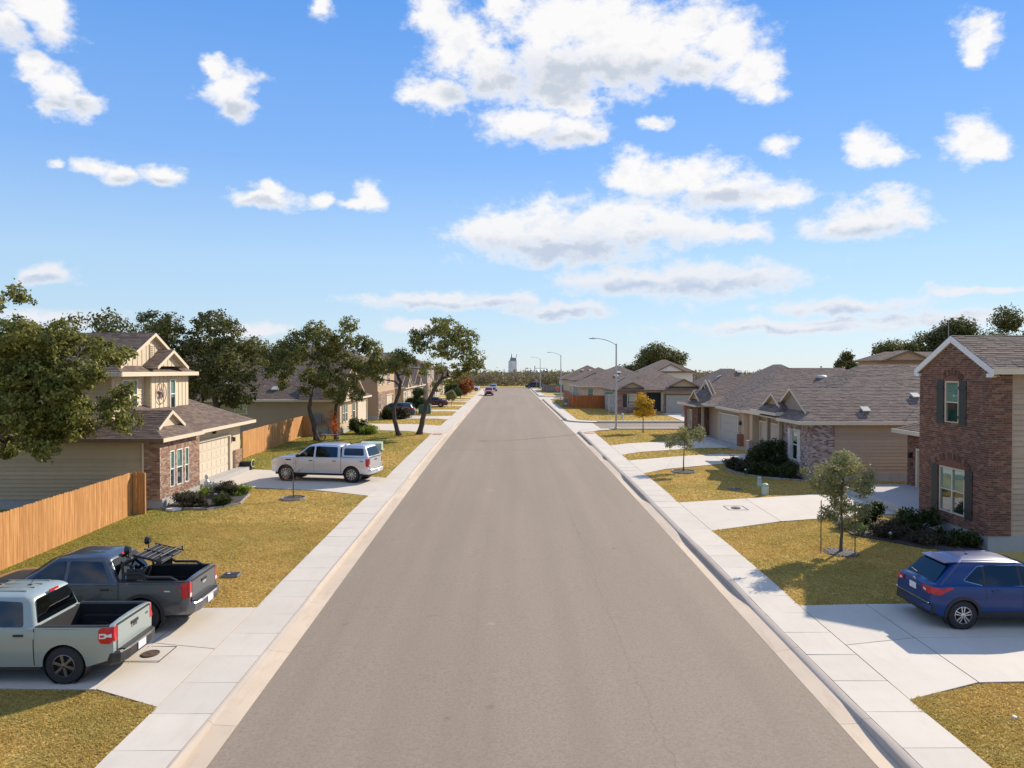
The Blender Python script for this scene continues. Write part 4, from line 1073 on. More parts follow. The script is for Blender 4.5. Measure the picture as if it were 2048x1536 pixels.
    mb = MB(); g1.box(mb, 2.88, 3.22, .35, 1.05, 0, .05); o2 = mb.build("gable_vent", "trim_cream", o)
    for i in range(7):
        mb = MB(); g1.box(mb, 2.92, 3.18, .40 + i * .09, .44 + i * .09, .05, .075); mb.build("louvre", "siding_brown", o)
    g2 = E_face(-16.85, 32.6, 6.64, 3.1, 2); gable_face(h, g2, 0, 3.1, 0, .53, "siding_cream", "batten", proud=.22)
    # metal star in a ring
    s = thing("wall_star", "rusty metal star in a ring hung on the cream upper wall", "wall decoration", V.P(.85, 1.45, .05))
    c = V.P(.90, 2.02, .06); mb = MB(); pts = []
    for i in range(10):
        a = RAD(90 + 36 * i); rr = .42 if i % 2 == 0 else .17; pts.append(c + V.U * rr * math.cos(a) * .92 + V.Z * rr * math.sin(a))
    mid = c + V.N * .09
    for i in range(10): mb.face([pts[i], pts[(i + 1) % 10], mid])
    mb.face(pts); mb.build("star", "star_rust", s)
    mb = MB(); mb.tube([c + V.U * .46 * math.cos(RAD(15 * i)) + V.Z * .52 * math.sin(RAD(15 * i)) for i in range(25)], .016, 6, False); mb.build("ring", "star_rust", s)
house_l1()

# ---- RC: corner house beyond the first side street, its front to that street
def house_rc():
    h = thing("corner_house", "single storey corner house with rose brick front beside the orange fence", "house", (19, 93, 1.0))
    zf = 1.2; ez = 3.95
    found(h, 13.75, 25, 86.5, 99, .8, zf); core(h, 13.85, 25, 86.6, 99, zf, ez - .1, "siding_cream")
    F = S_face(13.76, 86.58, zf, 3.9, 2.65); w = (1.5, 2.7, .55, 2.2)
    bricks(F, h, "brick_rose", None, [w], -.2, 2.65, d=.085, ln=.3, ht=.10); window(F, h, w[0], w[2], 1.2, 1.65, d=.04, blind=.5)
    shutter(F, h, w[0] - .55, w[2], .5, 1.65, .10)
    Wf = W_face(13.85, 99, zf, 12.4, 2.65); ho = [(1.0 + 9.2, 1.0 + 10.4, .6, 2.1), (8.2, 9.4, .6, 2.1), (5, 6, .6, 2.1)]
    bricks(Wf, h, "brick_cream", None, ho, -.2, 2.65, d=.085, ln=.3, ht=.10, mortar="mortar_pale")
    for a in ho: window(Wf, h, a[0], a[2], a[1] - a[0], a[3] - a[2], d=.04, cols=2, blind=.3, grid=True)
    q = MB(); q.box(17.75, 19.55, 86.55, 86.59, zf, 3.6); q.build("entry_shade_panel", "interior_shade", h)  # flat dark panel on the wall, entry shade put into its colour
    q = MB(); q.box(19.5, 19.75, 86.2, 86.45, zf, 3.7); q.build("porch_post", "siding_tan", h)
    G = S_face(19.6, 86.55, zf, 5.4, 2.65); garage_door(G, h, .55, -.2, 4.2, 2.3, "door_tan", "trim_brown", d=.12)
    q = MB(); q.box(19.65, 20.1, 86.4, 86.58, .9, 2.0); q.build("brick_pier", "brick_rose", h)
    r = Roof("shingles_grey", exp=.2); r.hip(13.3, 25.5, 86.0, 99.5, ez, .455, 'y')
    r.hip(14.3, 17.5, 86.25, 91, ez + .22, .48, 'y', 'gable', 'gable'); r.hip(20.3, 24.5, 86.25, 92, ez + .38, .48, 'y', 'gable', 'gable'); r.build(h)
    rim(h, 13.3, 25.5, 86.0, 99.5, ez, "trim_brown")
    g1 = S_face(14.4, 86.5, ez + .25, 3.0, 2); gable_face(h, g1, 0, 3.0, 0, .48, "siding_yellow", "plain", "trim_brown")
    g2 = S_face(20.4, 86.5, ez + .41, 4.0, 2); gable_face(h, g2, 0, 4.0, 0, .48, "siding_yellow", "plain", "trim_brown")
    for (x, y) in ((15.2, 93.6), (16.2, 94.8)): turtle_vent(h, (x, y, ez + (x - 13.3) * .455 + .02), (-.5, 0, .87), .5)
house_rc()

# ---- plainer houses further off
def far_house(name, label, x0, x1, y0, y1, ez, p, axis, ends=('hip', 'hip'), wall="siding_tan", front=1, two=False, shingle="shingles_brown", wins=(), garage=None, brick=None, gables=(), tabs=True, vents=(), trim="trim_cream", base=None):
    zg = base if base is not None else g((y0 + y1) / 2) + .2; zf = zg + .3
    h = thing(name, label, "house", ((x0 + x1) / 2, (y0 + y1) / 2, zg))
    found(h, x0 - .03, x1 + .03, y0 - .03, y1 + .03, zg - .5, zf); core(h, x0, x1, y0, y1, zf, ez - .08, wall)
    S = S_face(x0, y0, zf, x1 - x0, ez - zf - .1); siding(S, h, wall, 0, ez - zf - .1, single=False, exp=.24)
    Fr = E_face(x1, y0, zf, y1 - y0, ez - zf - .1) if front > 0 else W_face(x0, y1, zf, y1 - y0, ez - zf - .1)
    if brick: bricks(Fr, h, brick, None, [(u, u + w, v, v + hh) for f, u, v, w, hh in wins if f == 'F'] + ([(garage[0], garage[0] + garage[1], -.2, 2.25)] if garage else []), -.1, min(ez - zf - .1, 2.7), d=.085, ln=.35, ht=.12)
    for f, u, v, w, hh in wins:
        fc = S if f == 'S' else Fr; window(fc, h, u, v, w, hh, d=.05, cols=2 if w > 1.1 else 1, blind=.5)
    if garage: garage_door(Fr, h, garage[0] + .1, -.2, garage[1] - .2, 2.3, "door_cream", trim, d=.12)
    r = Roof(shingle, tabs, exp=.22); o = .45
    r.hip(x0 - o, x1 + o, y0 - o, y1 + o, ez, p, axis, *ends)
    for (gx0, gx1, gy0, gy1, gz, gp, ga) in gables: r.hip(gx0, gx1, gy0, gy1, gz, gp, ga, 'gable', 'gable')
    r.build(h, soffit=trim); rim(h, x0 - o, x1 + o, y0 - o, y1 + o, ez, trim)
    for (gx0, gx1, gy0, gy1, gz, gp, ga) in gables:
        if ga == 'x':
            fx = E_face(gx1 - .2, gy0 + .1, gz + .03, gy1 - gy0 - .2, 2) if front > 0 else W_face(gx0 + .2, gy1 - .1, gz + .03, gy1 - gy0 - .2, 2)
            gable_face(h, fx, 0, gy1 - gy0 - .2, 0, gp, wall, "plain", trim, proud=.16)
        else: gable_face(h, S_face(gx0 + .1, gy0 + .2, gz + .03, gx1 - gx0 - .2, 2), 0, gx1 - gx0 - .2, 0, gp, wall, "plain", trim, proud=.16)
    for (x, y) in vents:
        if axis == 'x': zv = ez + (min(y - y0, y1 - y) + o) * p; nn = (0, -.45, .89)
        else: zv = ez + (min(x - x0, x1 - x) + o) * p; nn = (-.45, 0, .89)
        if (y - y0 + o) < (x - x0 + o): zv = min(zv, ez + (y - y0 + o) * p); nn = (0, -.45, .89)
        turtle_vent(h, (x, y, zv + .02), nn, .5)
    return h
far_house("bungalow", "tan single storey house behind the oaks with meter boxes on its side wall", -32, -14.5, 59.3, 70.5, 3.85, .5, 'x', ('hip', 'dutch'), "siding_tan", 1,
          wins=(('F', .7, .5, .75, 1.6), ('F', 1.75, .5, .75, 1.6), ('F', 4.6, .5, 1.0, 1.6), ('S', 8.4, 1.3, 1.1, .9)), garage=(6.4, 4.4), gables=((-18, -13.9, 58.9, 62.6, 3.9, .75, 'x'),), vents=((-20.5, 60.6), (-25, 61.5)))
far_house("two_storey_house", "tan two storey house with brick ground floor corner and teal bin at its wall", -30, -14.2, 75.0, 86.0, 6.55, .45, 'x', ('hip', 'hip'), "siding_brown", 1, True,
          wins=(('F', .6, .6, .8, 1.7), ('F', .6, 3.4, .8, 1.7), ('F', 2.6, 3.4, 1.2, 1.6), ('F', 6.2, 3.4, 1.2, 1.6)), garage=(4.6, 4.6), brick="brick_tan")
far_house("bungalow", "yellowish single storey house flying a striped flag by its garage", -30, -13.8, 90.5, 101, 4.1, .5, 'x', ('hip', 'dutch'), "siding_yellow", 1,
          wins=(('F', 1, .5, 1, 1.6), ('F', 8.5, .5, 1, 1.6)), garage=(3, 4.4), gables=((-18, -13.2, 91, 94.6, 4.15, .7, 'x'),), brick="brick_cream")
far_house("bungalow", "cream single storey house between the flag house and the dark brick house", -30, -13.9, 103.5, 112.5, 4.1, .5, 'x', ('hip', 'dutch'), "siding_yellow", 1,
          wins=(('F', 1, .5, 1, 1.6), ('F', 3, .5, 1, 1.6)), garage=(4.8, 3.6), gables=((-17, -13.3, 104, 107.5, 4.15, .7, 'x'),), brick="brick_cream")
far_house("two_storey_house", "dark brown brick two storey house behind the leaning oak", -29, -13.6, 116.5, 127, 7.0, .45, 'x', ('hip', 'hip'), "siding_grey", 1, True,
          wins=(('F', 1, .6, .9, 1.7), ('F', 1, 3.5, .9, 1.6), ('F', 5, 3.5, 1.2, 1.6)), garage=(4, 4.5), brick="brick_tan")
far_house("bungalow", "cream single storey house behind the small dark evergreen", -29, -13.8, 130, 140, 4.3, .5, 'x', ('hip', 'dutch'), "siding_yellow", 1, wins=(('F', 1, .5, 1, 1.6), ('F', 8, .5, 1, 1.6)), garage=(3, 4.4), brick="brick_cream", gables=((-17, -13.3, 130.5, 134, 4.35, .7, 'x'),), tabs=False)
far_house("bungalow", "tan single storey house beside the rust coloured tree", -29, -14, 144, 154, 4.4, .5, 'x', ('hip', 'dutch'), "siding_yellow", 1, wins=(('F', 1, .5, 1, 1.6), ('F', 8, .5, 1, 1.6)), garage=(3, 4.4), gables=((-17, -13.5, 145, 148.5, 4.45, .7, 'x'),), tabs=False)
far_house("bungalow", "orange tan house, last but one before the open field", -29, -14, 157, 167, 4.6, .5, 'x', ('hip', 'dutch'), "siding_brown", 1, wins=(('F', 1, .5, 1, 1.6),), garage=(3, 4.4), tabs=False)
far_house("bungalow", "low brown house at the very end of the left row", -29, -14, 170, 180, 4.7, .5, 'x', ('hip', 'hip'), "siding_brown", 1, wins=(('F', 1, .5, 1, 1.6),), garage=(3, 4.4), tabs=False)
far_house("two_storey_house", "grey roofed two storey house on the back street, seen through the oaks", -46, -31, 88, 100, 7.4, .45, 'x', ('hip', 'hip'), "siding_white", 1, True, wins=(('S', 10, 3.4, 1.2, 1.5), ('S', 13, 3.4, 1.0, 1.5)), tabs=False)
far_house("bungalow", "pale house behind the orange fence with light roof vents", 11.2, 24.5, 103.2, 117, 4.0, .45, 'y', ('hip', 'hip'), "siding_cream", -1, shingle="shingles_grey", wins=(('S', 1.0, .6, .9, 1.6), ('S', 3.4, .6, .6, 1.5), ('F', 3, .5, .7, 1.8), ('F', 6, .5, .7, 1.8), ('F', 9, .5, .7, 1.8)), vents=((17.0, 106.0), (17.6, 107.2)))
far_house("bungalow", "cream gabled house past the second side street", 14, 25.5, 141.5, 153, 4.3, .45, 'x', ('hip', 'hip'), "siding_cream", -1, shingle="shingles_grey", wins=(('S', 3.6, .4, 1.6, 1.9), ('F', 3, .5, 1.4, 1.6)), gables=((15.2, 21, 140.8, 146, 4.5, .5, 'y'),), trim="trim_brown", tabs=False)
far_house("bungalow", "house with twin roof vents beyond the grey fence", 13, 25.5, 157, 170, 4.4, .48, 'y', ('hip', 'hip'), "siding_cream", -1, shingle="shingles_grey", vents=((17.8, 160.6), (19.6, 160.6)), trim="trim_brown", tabs=False)
far_house("bungalow", "brown roofed house right of the garage with the dark truck", 26, 33.6, 86.8, 99, 4.0, .62, 'y', ('hip', 'hip'), "siding_tan", -1, shingle="shingles_grey", vents=((28.0, 89.8), (30.6, 89.8)), wins=(('S', 3, .6, 1.2, 1.6),), trim="trim_brown")
far_house("bungalow", "tall roofed house rising behind the red brick bay house", 34.2, 43.5, 92, 104, 4.2, .6, 'y', ('hip', 'hip'), "siding_tan", -1, shingle="shingles_grey", trim="trim_brown", gables=((36, 40, 91.4, 96, 5.2, .6, 'y'),))
far_house("two_storey_house", "white two storey house in front of the round live oak", 23.2, 30.5, 112, 122, 6.2, .5, 'y', ('hip', 'hip'), "siding_white", -1, True, shingle="shingles_grey", wins=(('S', 1.2, 3.3, 1.8, 1.6),), trim="trim_brown", gables=((24.2, 29.2, 111.3, 116, 6.22, .5, 'y'),), tabs=False)
far_house("two_storey_house", "two storey brick gabled house rising above the roofs by the gable wall", 40.2, 56, 74, 77.8, 7.5, .42, 'x', ('hip', 'hip'), "siding_brown", -1, True, shingle="shingles_brown", gables=((40.6, 46.0, 73.3, 76, 7.52, .40, 'y'),), wins=(('F', 1, 3.4, 1.2, 1.5),), trim="trim_brown")
# ------------------------------------------------------------------ trees and shrubs
def leaves_soup(centres, counts, spread, size, rng, up=.55, aspect=.62, flat=.75, out=None):
    """leaf quads gathered round twig ends; centres (n,3)"""
    c = np.repeat(centres, counts, axis=0); n = len(c)
    c = c + rng.normal(0, 1, (n, 3)) * np.array([spread, spread, spread * flat])
    nv = rng.normal(0, 1, (n, 3)); nv[:, 2] += up
    if out is not None: nv = nv * .62 + np.repeat(out, counts, axis=0) * 1.1
    nv /= np.linalg.norm(nv, axis=1)[:, None]
    a = np.cross(nv, rng.normal(0, 1, (n, 3))); a /= np.linalg.norm(a, axis=1)[:, None] + 1e-9
    b = np.cross(nv, a); s = size * rng.uniform(.6, 1.35, n)[:, None]
    a = a * s; b = b * s * aspect
    V = np.empty((n, 4, 3)); V[:, 0] = c - a; V[:, 1] = c - b + nv * s * .12; V[:, 2] = c + a; V[:, 3] = c + b + nv * s * .12
    return V.reshape(-1, 3), rng.random(n)
def in_ball(n, rng, shell=.35):
    d = rng.normal(0, 1, (n, 3)); d /= np.linalg.norm(d, axis=1)[:, None]
    r = rng.uniform(shell, 1, n) ** .6
    return d * r[:, None]
def tree(name, label, x, y, trunk, clumps, r0, leaf, bark="oak_bark", density=90, lsize=.10, lspread=.20, per=16, depth=.8, seed=1, group=None, twigs=5, cat="tree", z=None, fill=1.0, back=True, taper=.55):
    """trunk: (dx, dz) path; clumps: (dx, dz, r). Depth of every clump is drawn from the crown's own width"""
    rng = np.random.default_rng(seed); rr = random.Random(seed)
    h = thing(name, label, cat, (x, y, lz(x, y) - .03 if z is None else z), 0, group)
    n = len(trunk); mb = MB(); cx = [c[0] for c in clumps]; half = (max(cx) - min(cx)) / 2
    tp = [Vector((dx, 0, dz)) for dx, dz in trunk]
    fine = []
    for i in range(n - 1):
        for k in range(3):
            p = tp[i].lerp(tp[i + 1], k / 3); fine.append(p + Vector((rr.uniform(-.3, .3), rr.uniform(-.3, .3), 0)) * r0 * (.6 if (i or k) else 0))
    fine.append(tp[-1]); m_ = len(fine)
    rad = [r0 * (1.35 if i == 0 else 1) * (1 - (1 - taper) * i / (m_ - 1)) for i in range(m_)]
    mb.tube(fine, rad, 10); nodes = [(p, q) for p, q in zip(fine[m_ // 2:], rad[m_ // 2:])]
    mcx = sum(cx) / len(cx); C = []
    for dx, dz, r in clumps:
        w = math.sqrt(max(.05, 1 - min(.95, ((dx - mcx) / (half + .01)) ** 2)))
        C.append((Vector((dx, rr.uniform(-1, 1) * half * depth * w, dz)), r))
        if back and r > .35 * max(c[2] for c in clumps):
            C.append((Vector((dx + rr.uniform(-.5, .5) * r, rr.choice((-1, 1)) * rr.uniform(.5, 1) * half * depth * w, dz - rr.uniform(0, .5) * r)), r * .7))
    C.sort(key=lambda c: (c[0] - fine[-1]).length)
    cent = []; cnt = []; outd = []
    for c, r in C:
        best = min(nodes, key=lambda q: (q[0] - c).length + (3.0 * max(0, q[0].z - c.z)) + .4 * max(0, .03 - q[1]) / .03)
        a, ra = best; L = (c - a).length; k = max(3, int(L / .55)); path = [a]
        bend = Vector((rr.uniform(-1, 1), rr.uniform(-1, 1), rr.uniform(.1, .8))) * L * .16
        for i in range(1, k + 1):
            t = i / k; path.append(a.lerp(c, t) + bend * math.sin(math.pi * t) + Vector((rr.uniform(-1, 1), rr.uniform(-1, 1), rr.uniform(-1, 1))) * L * .035)
        r1 = min(ra * .72, max(.018 * r0 / .12, .05 * r * r0 / .2 + .045 * L * r0 / .2)); rs = [max(r1 * (1 - .72 * i / k), .006) for i in range(k + 1)]
        mb.tube(path, rs, 6, False)
        nodes += list(zip(path[1:], rs[1:]))
        e = path[-1]
        pts = in_ball(int(max(5, fill * density * r * r * r ** .3)), rng) * np.array([r, r, r * .82]) + np.array(c)
        for q in pts[:twigs]:
            q = Vector(q); mid = e.lerp(q, .5) + Vector((rr.uniform(-1, 1), rr.uniform(-1, 1), rr.uniform(-.3, 1))) * r * .15
            mb.tube([e, mid, q], [rs[-1] * .8, rs[-1] * .5, .004], 4, False)
        dd = pts - np.array(c); dd /= np.linalg.norm(dd, axis=1)[:, None] + 1e-6; outd.append(dd)
        cent.append(pts); cnt.append(rng.integers(int(per * .5), int(per * 1.5) + 1, len(pts)))
    mb.build("trunk", bark, h, smooth=True, world=False, fix=False)
    V, R = leaves_soup(np.concatenate(cent), np.concatenate(cnt), lspread, lsize, rng, out=np.concatenate(outd))
    raw_mesh("crown", V, 4, R, leaf, h, False)
    return h
OAK_D = ([(0.3,8.27,1.21),(1.39,9.35,1.21),(2.68,9.13,1.3),(3.98,8.27,1.3),(4.63,6.75,1.21),(4.85,5.89,.87),(2.9,7.4,1.3),(1.6,7.4,.95),(3.55,5.67,.95),(.09,7.4,.61),(2.03,5.67,.69),(2.25,4.59,.69),(1.39,4.16,.61),(3.2,4.89,.61),(-.26,8.61,.61),(.43,5.58,.52),(.82,6.23,.61)], [(0,0),(.3,1.34),(.65,2.55),(1.3,3.94),(2.03,4.94)])
OAK_C = ([(-.34,6.32,1.11),(.6,6.45,.77),(-1.2,5.9,.77),(-2.26,5.68,.73),(.09,7.09,.64),(.73,5.47,.47),(-1.84,5.04,.51)], [(0,0),(-.43,1.41),(-.43,2.48),(-.04,3.55),(.13,4.62),(-.26,5.47)])
OAK_A = ([(-.48,8.92,1.04),(-1.69,8.11,1.12),(-2.89,7.31,1.04),(-3.49,6.51,.88),(.72,8.11,1.12),(-1.29,6.91,1.04),(.32,6.51,1.04),(-2.29,5.7,.96),(-.88,5.1,.96),(.72,5.1,.88),(-3.69,5.5,.64),(1.12,7.31,.88),(-4.3,7.23,.6),(-1.29,4.02,.56),(-2.57,4.58,.56)], [(0,0),(-.24,1.29),(-.6,2.69),(-.4,3.49)])
OAK_B = ([(1.14,9.35,.81),(.73,8.13,1.06),(1.95,7.72,1.06),(2.97,7.32,.89),(3.37,6.3,.73),(.33,6.5,.98),(1.54,6.1,.98),(2.56,5.49,.81),(-.28,5.28,.89),(1.14,4.67,.98),(1.87,3.66,.65),(-.69,3.86,.73),(.33,3.46,.73),(-1.3,4.47,.57)], [(0,0),(-.12,1.42),(-.04,2.64),(.33,3.86)])
OAK_BACK = ([(-4.98,9.27,.95),(-3.88,8.53,1.17),(-2.78,8.9,1.03),(-.95,9.63,.95),(-.22,9.08,1.17),(.88,8.17,1.1),(1.61,7.36,.95),(-1.68,7.8,1.32),(-3.15,7.07,1.32),(-.59,7.07,1.32),(.88,6.34,1.32),(-1.68,5.6,1.39),(-.22,4.87,1.32),(1.61,5.42,1.03),(1.98,4.14,.88),(.51,3.77,1.03),(-2.23,4.14,1.03),(2.64,6.34,.66),(-4.25,7.44,.88),(-5.35,8.24,.59),(-3.33,4.69,1.03)], [(0,0),(-.22,1.94),(-.59,3.77),(-.77,5.24)])
OAK_BIG = ([(1.96,7.24,1.05),(3.1,7.28,.95),(4.06,7.14,.88),(5.01,6.76,.8),(2.34,6.1,1.24),(3.68,5.9,1.14),(4.82,5.71,.99),(5.54,6.06,.61),(1.77,4.76,1.24),(3.1,4.57,1.14),(4.44,4.57,.99),(5.3,4.76,.76),(5.73,3.85,.61),(6.25,3.62,.38),(2.34,3.43,.88),(3.49,3.24,.76),(1.58,2.95,.69),(4.06,2.86,.42),(4.97,3.62,.53),(2.91,2.86,.42),(.25,6.48,1.33),(.06,4.57,1.33),(-.9,5.52,1.33),(.63,8.38,.95),(1.35,8.99,.5),(.06,8.0,1.14),(5.49,6.48,.42),(5.96,5.3,.38),(4.63,7.52,.42)], [(0,0),(-.13,1.52),(.15,3.05),(.63,4.19)])
SAP_R = ([(0,3.06,.53),(-.5,2.86,.46),(-.66,2.4,.4),(.5,2.9,.43),(.33,2.4,.43),(-.17,2.24,.5),(.83,2.53,.23),(-1.24,2.78,.18),(0,1.74,.36),(-.5,1.49,.36),(-.75,1.29,.18),(.5,1.49,.33),(.83,1.29,.15),(.17,1.14,.3)], [(0,0),(.02,.75),(0,1.74),(.05,2.57)])
SAP_R2 = ([(.06,2.29,.49),(.63,2.14,.46),(-.51,1.86,.51),(.2,1.71,.51),(.91,2.43,.34),(-.8,1.57,.29),(.49,1.29,.26)], [(0,0),(0,1.0),(.06,1.86)])
YEL = ([(0,3.26,.45),(-.36,2.68,.49),(.45,2.68,.54),(.09,2.05,.62),(-.58,1.83,.36),(.71,1.83,.4)], [(0,0),(0,1.16),(.04,2.28)])
OAK_BIG = ([(a, b + (.4 if b < 4 else .1), r * .9) for a, b, r in OAK_BIG[0]], OAK_BIG[1])
tree("live_oak", "large dense live oak overhanging the cedar fence and brown roof", -20.5, 26.0, OAK_BIG[1], OAK_BIG[0], .30, "oak_leaves_olive", density=105, lsize=.072, lspread=.10, per=22, depth=.62, seed=11, twigs=7)
tree("live_oak", "broad dark live oak rising behind the cream two storey house", -20.8, 50.0, OAK_BACK[1], OAK_BACK[0], .28, "oak_leaves_dark", density=40, lsize=.10, lspread=.13, per=16, depth=.7, seed=5)
tree("live_oak", "open live oak with a bare forked trunk beside the garden cart", -15.3, 54.9, OAK_A[1], OAK_A[0], .22, "oak_leaves", density=74, lsize=.095, lspread=.12, per=15, depth=.6, seed=21, back=False)
tree("live_oak", "live oak with orange flowers climbing its trunk", -13.9, 55.6, OAK_B[1], OAK_B[0], .17, "oak_leaves", density=72, lsize=.095, lspread=.12, per=15, depth=.6, seed=33, back=False)
tree("live_oak", "slender crooked live oak with one long low limb beside the pavement oak", -9.2, 58.2, OAK_C[1], OAK_C[0], .20, "oak_leaves", density=64, lsize=.09, lspread=.13, per=14, depth=.9, seed=42)
tree("live_oak", "tall live oak leaning over the pavement with an airy round crown", -7.6, 59.0, OAK_D[1], OAK_D[0], .24, "oak_leaves_olive", density=56, lsize=.095, lspread=.13, per=14, depth=.7, seed=54, back=False)
tree("young_tree", "young staked tree with pale olive leaves in front of the brick house", 11.2, 22.75, SAP_R[1], SAP_R[0], .055, "young_leaves", "young_bark", density=560, lsize=.035, lspread=.06, per=13, depth=.8, seed=8, twigs=10)
tree("young_tree", "young tree with thin trunk and small round bed on the mid right lawn", 10.1, 38.9, SAP_R2[1], SAP_R2[0], .04, "young_leaves", "young_bark", density=260, lsize=.042, lspread=.07, per=10, depth=.8, seed=9, twigs=8)
tree("young_tree", "young tree with bright yellow autumn leaves near the street lamp", 12.1, 60.6, YEL[1], YEL[0], .05, "yellow_leaves", "young_bark", density=190, lsize=.075, lspread=.09, per=8, depth=.9, seed=10)
tree("bare_sapling", "leafless sapling with a few rust leaves in a ring of edging", -9.9, 31.6, [(0, 0), (.01, .7), (-.02, 1.25)], [(-.32, 1.62, .22), (.12, 1.75, .2), (.22, 1.05, .25), (-.1, 1.4, .2), (.3, 1.35, .16), (-.35, .95, .12)], .032, "rust_leaves", "young_bark", density=70, lsize=.022, lspread=.05, per=2, depth=.8, seed=12, twigs=14, cat="sapling")
tree("bare_sapling", "leafless sapling against the rose brick front of the corner house", 15.0, 84.6, [(0, 0), (0, 1.2), (.1, 2.2)], [(0, 2.9, .5), (-.4, 2.5, .4), (.4, 2.4, .4)], .04, "dusky_leaves", "young_bark", density=50, lsize=.03, lspread=.1, per=2, seed=13, twigs=10, cat="sapling")
def crown_tree(name, label, x, y, hgt, w, leaf, seed, z=None, dens=60, lsize=.14, r0=.25, base=.35, group=None, nb=14):
    rr = random.Random(seed); cl = []
    for i in range(nb):
        t = rr.random(); a = rr.uniform(-1, 1); zz = hgt * (base + (1 - base) * t); lim = w * math.sqrt(max(.05, 1 - ((t - .45) / .58) ** 2))
        cl.append((a * lim, zz - .12 * w, w * rr.uniform(.26, .42)))
    return tree(name, label, x, y, [(0, 0), (rr.uniform(-.1, .1) * w, hgt * .2), (0, hgt * .45)], cl, r0, leaf, density=dens / (w * .33) ** 2, lsize=lsize, lspread=lsize * 2, per=12, depth=.8, seed=seed, group=group, z=z, twigs=3)
crown_tree("live_oak", "round live oak crown behind the white two storey house", 30.5, 140, 9.6, 6.2, "oak_leaves_dark", 61, dens=85, lsize=.20, base=.30, nb=20)
crown_tree("live_oak", "low live oak furthest down the line behind the brick gabled house", 53.8, 95, 9.0, 4.2, "oak_leaves_dark", 62, dens=55, lsize=.17)
crown_tree("live_oak", "rounded live oak directly over the hip roof behind the brick gable", 59.8, 97, 10.8, 5.4, "oak_leaves_dark", 63, dens=75, lsize=.17, nb=18)
crown_tree("live_oak", "tall live oak above the brick gable ridge with a gap to its neighbour", 65.8, 95, 12.4, 5.2, "oak_leaves_dark", 64, dens=70, lsize=.17, nb=18)
crown_tree("live_oak", "tallest live oak, half hidden by the red brick house roof", 71.5, 92, 14.2, 5.4, "oak_leaves_dark", 65, dens=70, lsize=.17, nb=16)
crown_tree("live_oak", "small dark live oak peeping over the roof by the thin antenna", 45.2, 90, 7.6, 1.6, "oak_leaves_dark", 66, dens=50, lsize=.14, nb=10)
crown_tree("live_oak", "dark live oak far left behind the big oak and the upper gable", -34, 56, 10.5, 5.0, "oak_leaves_dark", 67, dens=70, lsize=.14, nb=16)
crown_tree("live_oak", "dark green oak mass between the cream house and the tan bungalow", -27, 72, 8.6, 4.6, "oak_leaves_dark", 68, dens=70, lsize=.16, nb=16)
crown_tree("evergreen_tree", "small round evergreen beside the green transformer cabinets", -11.3, 85.2, 3.0, 1.1, "fir_leaves", 71, dens=60, lsize=.08, r0=.06, base=.40)
crown_tree("evergreen_tree", "small dark evergreen on a thin trunk past the maroon car", -8.9, 112.5, 3.4, 1.0, "fir_leaves", 72, dens=70, lsize=.10, r0=.05, base=.40)
crown_tree("autumn_tree", "rust coloured tree on the left verge past the evergreen", -8.7, 128, 3.5, 1.35, "rust_leaves", 73, dens=60, lsize=.13, r0=.07, base=.30)
crown_tree("autumn_tree", "rust red tree further on, in line with the parked red pickup", -9.4, 149, 3.6, 1.4, "rust_leaves", 74, dens=50, lsize=.15, r0=.07, base=.30)
crown_tree("young_tree", "small yellowish street tree beside the maroon car", -8.4, 102.8, 2.2, .6, "young_leaves", 75, dens=45, lsize=.07, r0=.04, base=.5)
def shrub(name, label, x, y, r, hgt, leaf, seed, n=260, lsize=.05, group=None, per=14, up=.55, stems=6):
    rng = np.random.default_rng(seed); rr = random.Random(seed); h = thing(name, label, "shrub", (x, y, lz(x, y) - .01), 0, group)
    nb = 11; cs = []
    for i in range(nb):
        a = rr.uniform(0, 6.28); q = rr.uniform(.1, .95) * r; cs.append((q * math.cos(a), q * math.sin(a), hgt * rr.uniform(.22, .72), rr.uniform(.28, .55)))
    mb = MB()
    for i in range(stems):
        c = cs[i % nb]; mb.tube([(rr.uniform(-.05, .05), rr.uniform(-.05, .05), 0), (c[0] * .5, c[1] * .5, c[2] * .5), c[:3]], [.014, .010, .005], 5, False)
    mb.build("stems", "young_bark", h, world=False, fix=False)
    pts = np.concatenate([in_ball(n // nb, rng, .5) * np.array([r * s, r * s, hgt * .5 * s * 1.2]) + np.array([a, b, c]) for a, b, c, s in cs]); pts[:, 2] = np.maximum(pts[:, 2], .03)
    V, R = leaves_soup(pts, np.full(len(pts), per), lsize * 1.6, lsize, rng, up=up); raw_mesh("foliage", V, 4, R, leaf, h, False)
    return h
def spiky(name, label, x, y, r, hgt, leaf, seed, n=46, w=.035):
    """rosette of stiff strap leaves"""
    rr = random.Random(seed); h = thing(name, label, "plant", (x, y, lz(x, y) - .01)); V = []; R = []
    for i in range(n):
        a = rr.uniform(0, 6.28); lean = rr.uniform(.15, 1.0); L = rr.uniform(.7, 1.0); q = rr.random()
        d = np.array([math.cos(a), math.sin(a), 0]); s = np.array([-math.sin(a), math.cos(a), 0]) * w
        p0 = d * .03; p1 = d * r * lean * .5 * L + np.array([0, 0, hgt * (.62 - .12 * lean) * L]); p2 = d * r * lean * L + np.array([0, 0, hgt * (1 - .5 * lean) * L])
        for A, B, wa, wb in ((p0, p1, .7, 1), (p1, p2, 1, .08)):
            V += [A - s * wa, A + s * wa, B + s * wb, B - s * wb]; R.append(q)
    raw_mesh("leaf_rosette", np.array(V), 4, np.array(R), leaf, h, False)
    mb = MB(); mb.lathe([(.07, 0), (.08, .05), (.04, .12)], 8); mb.build("crown_base", "young_bark", h, world=False); return h
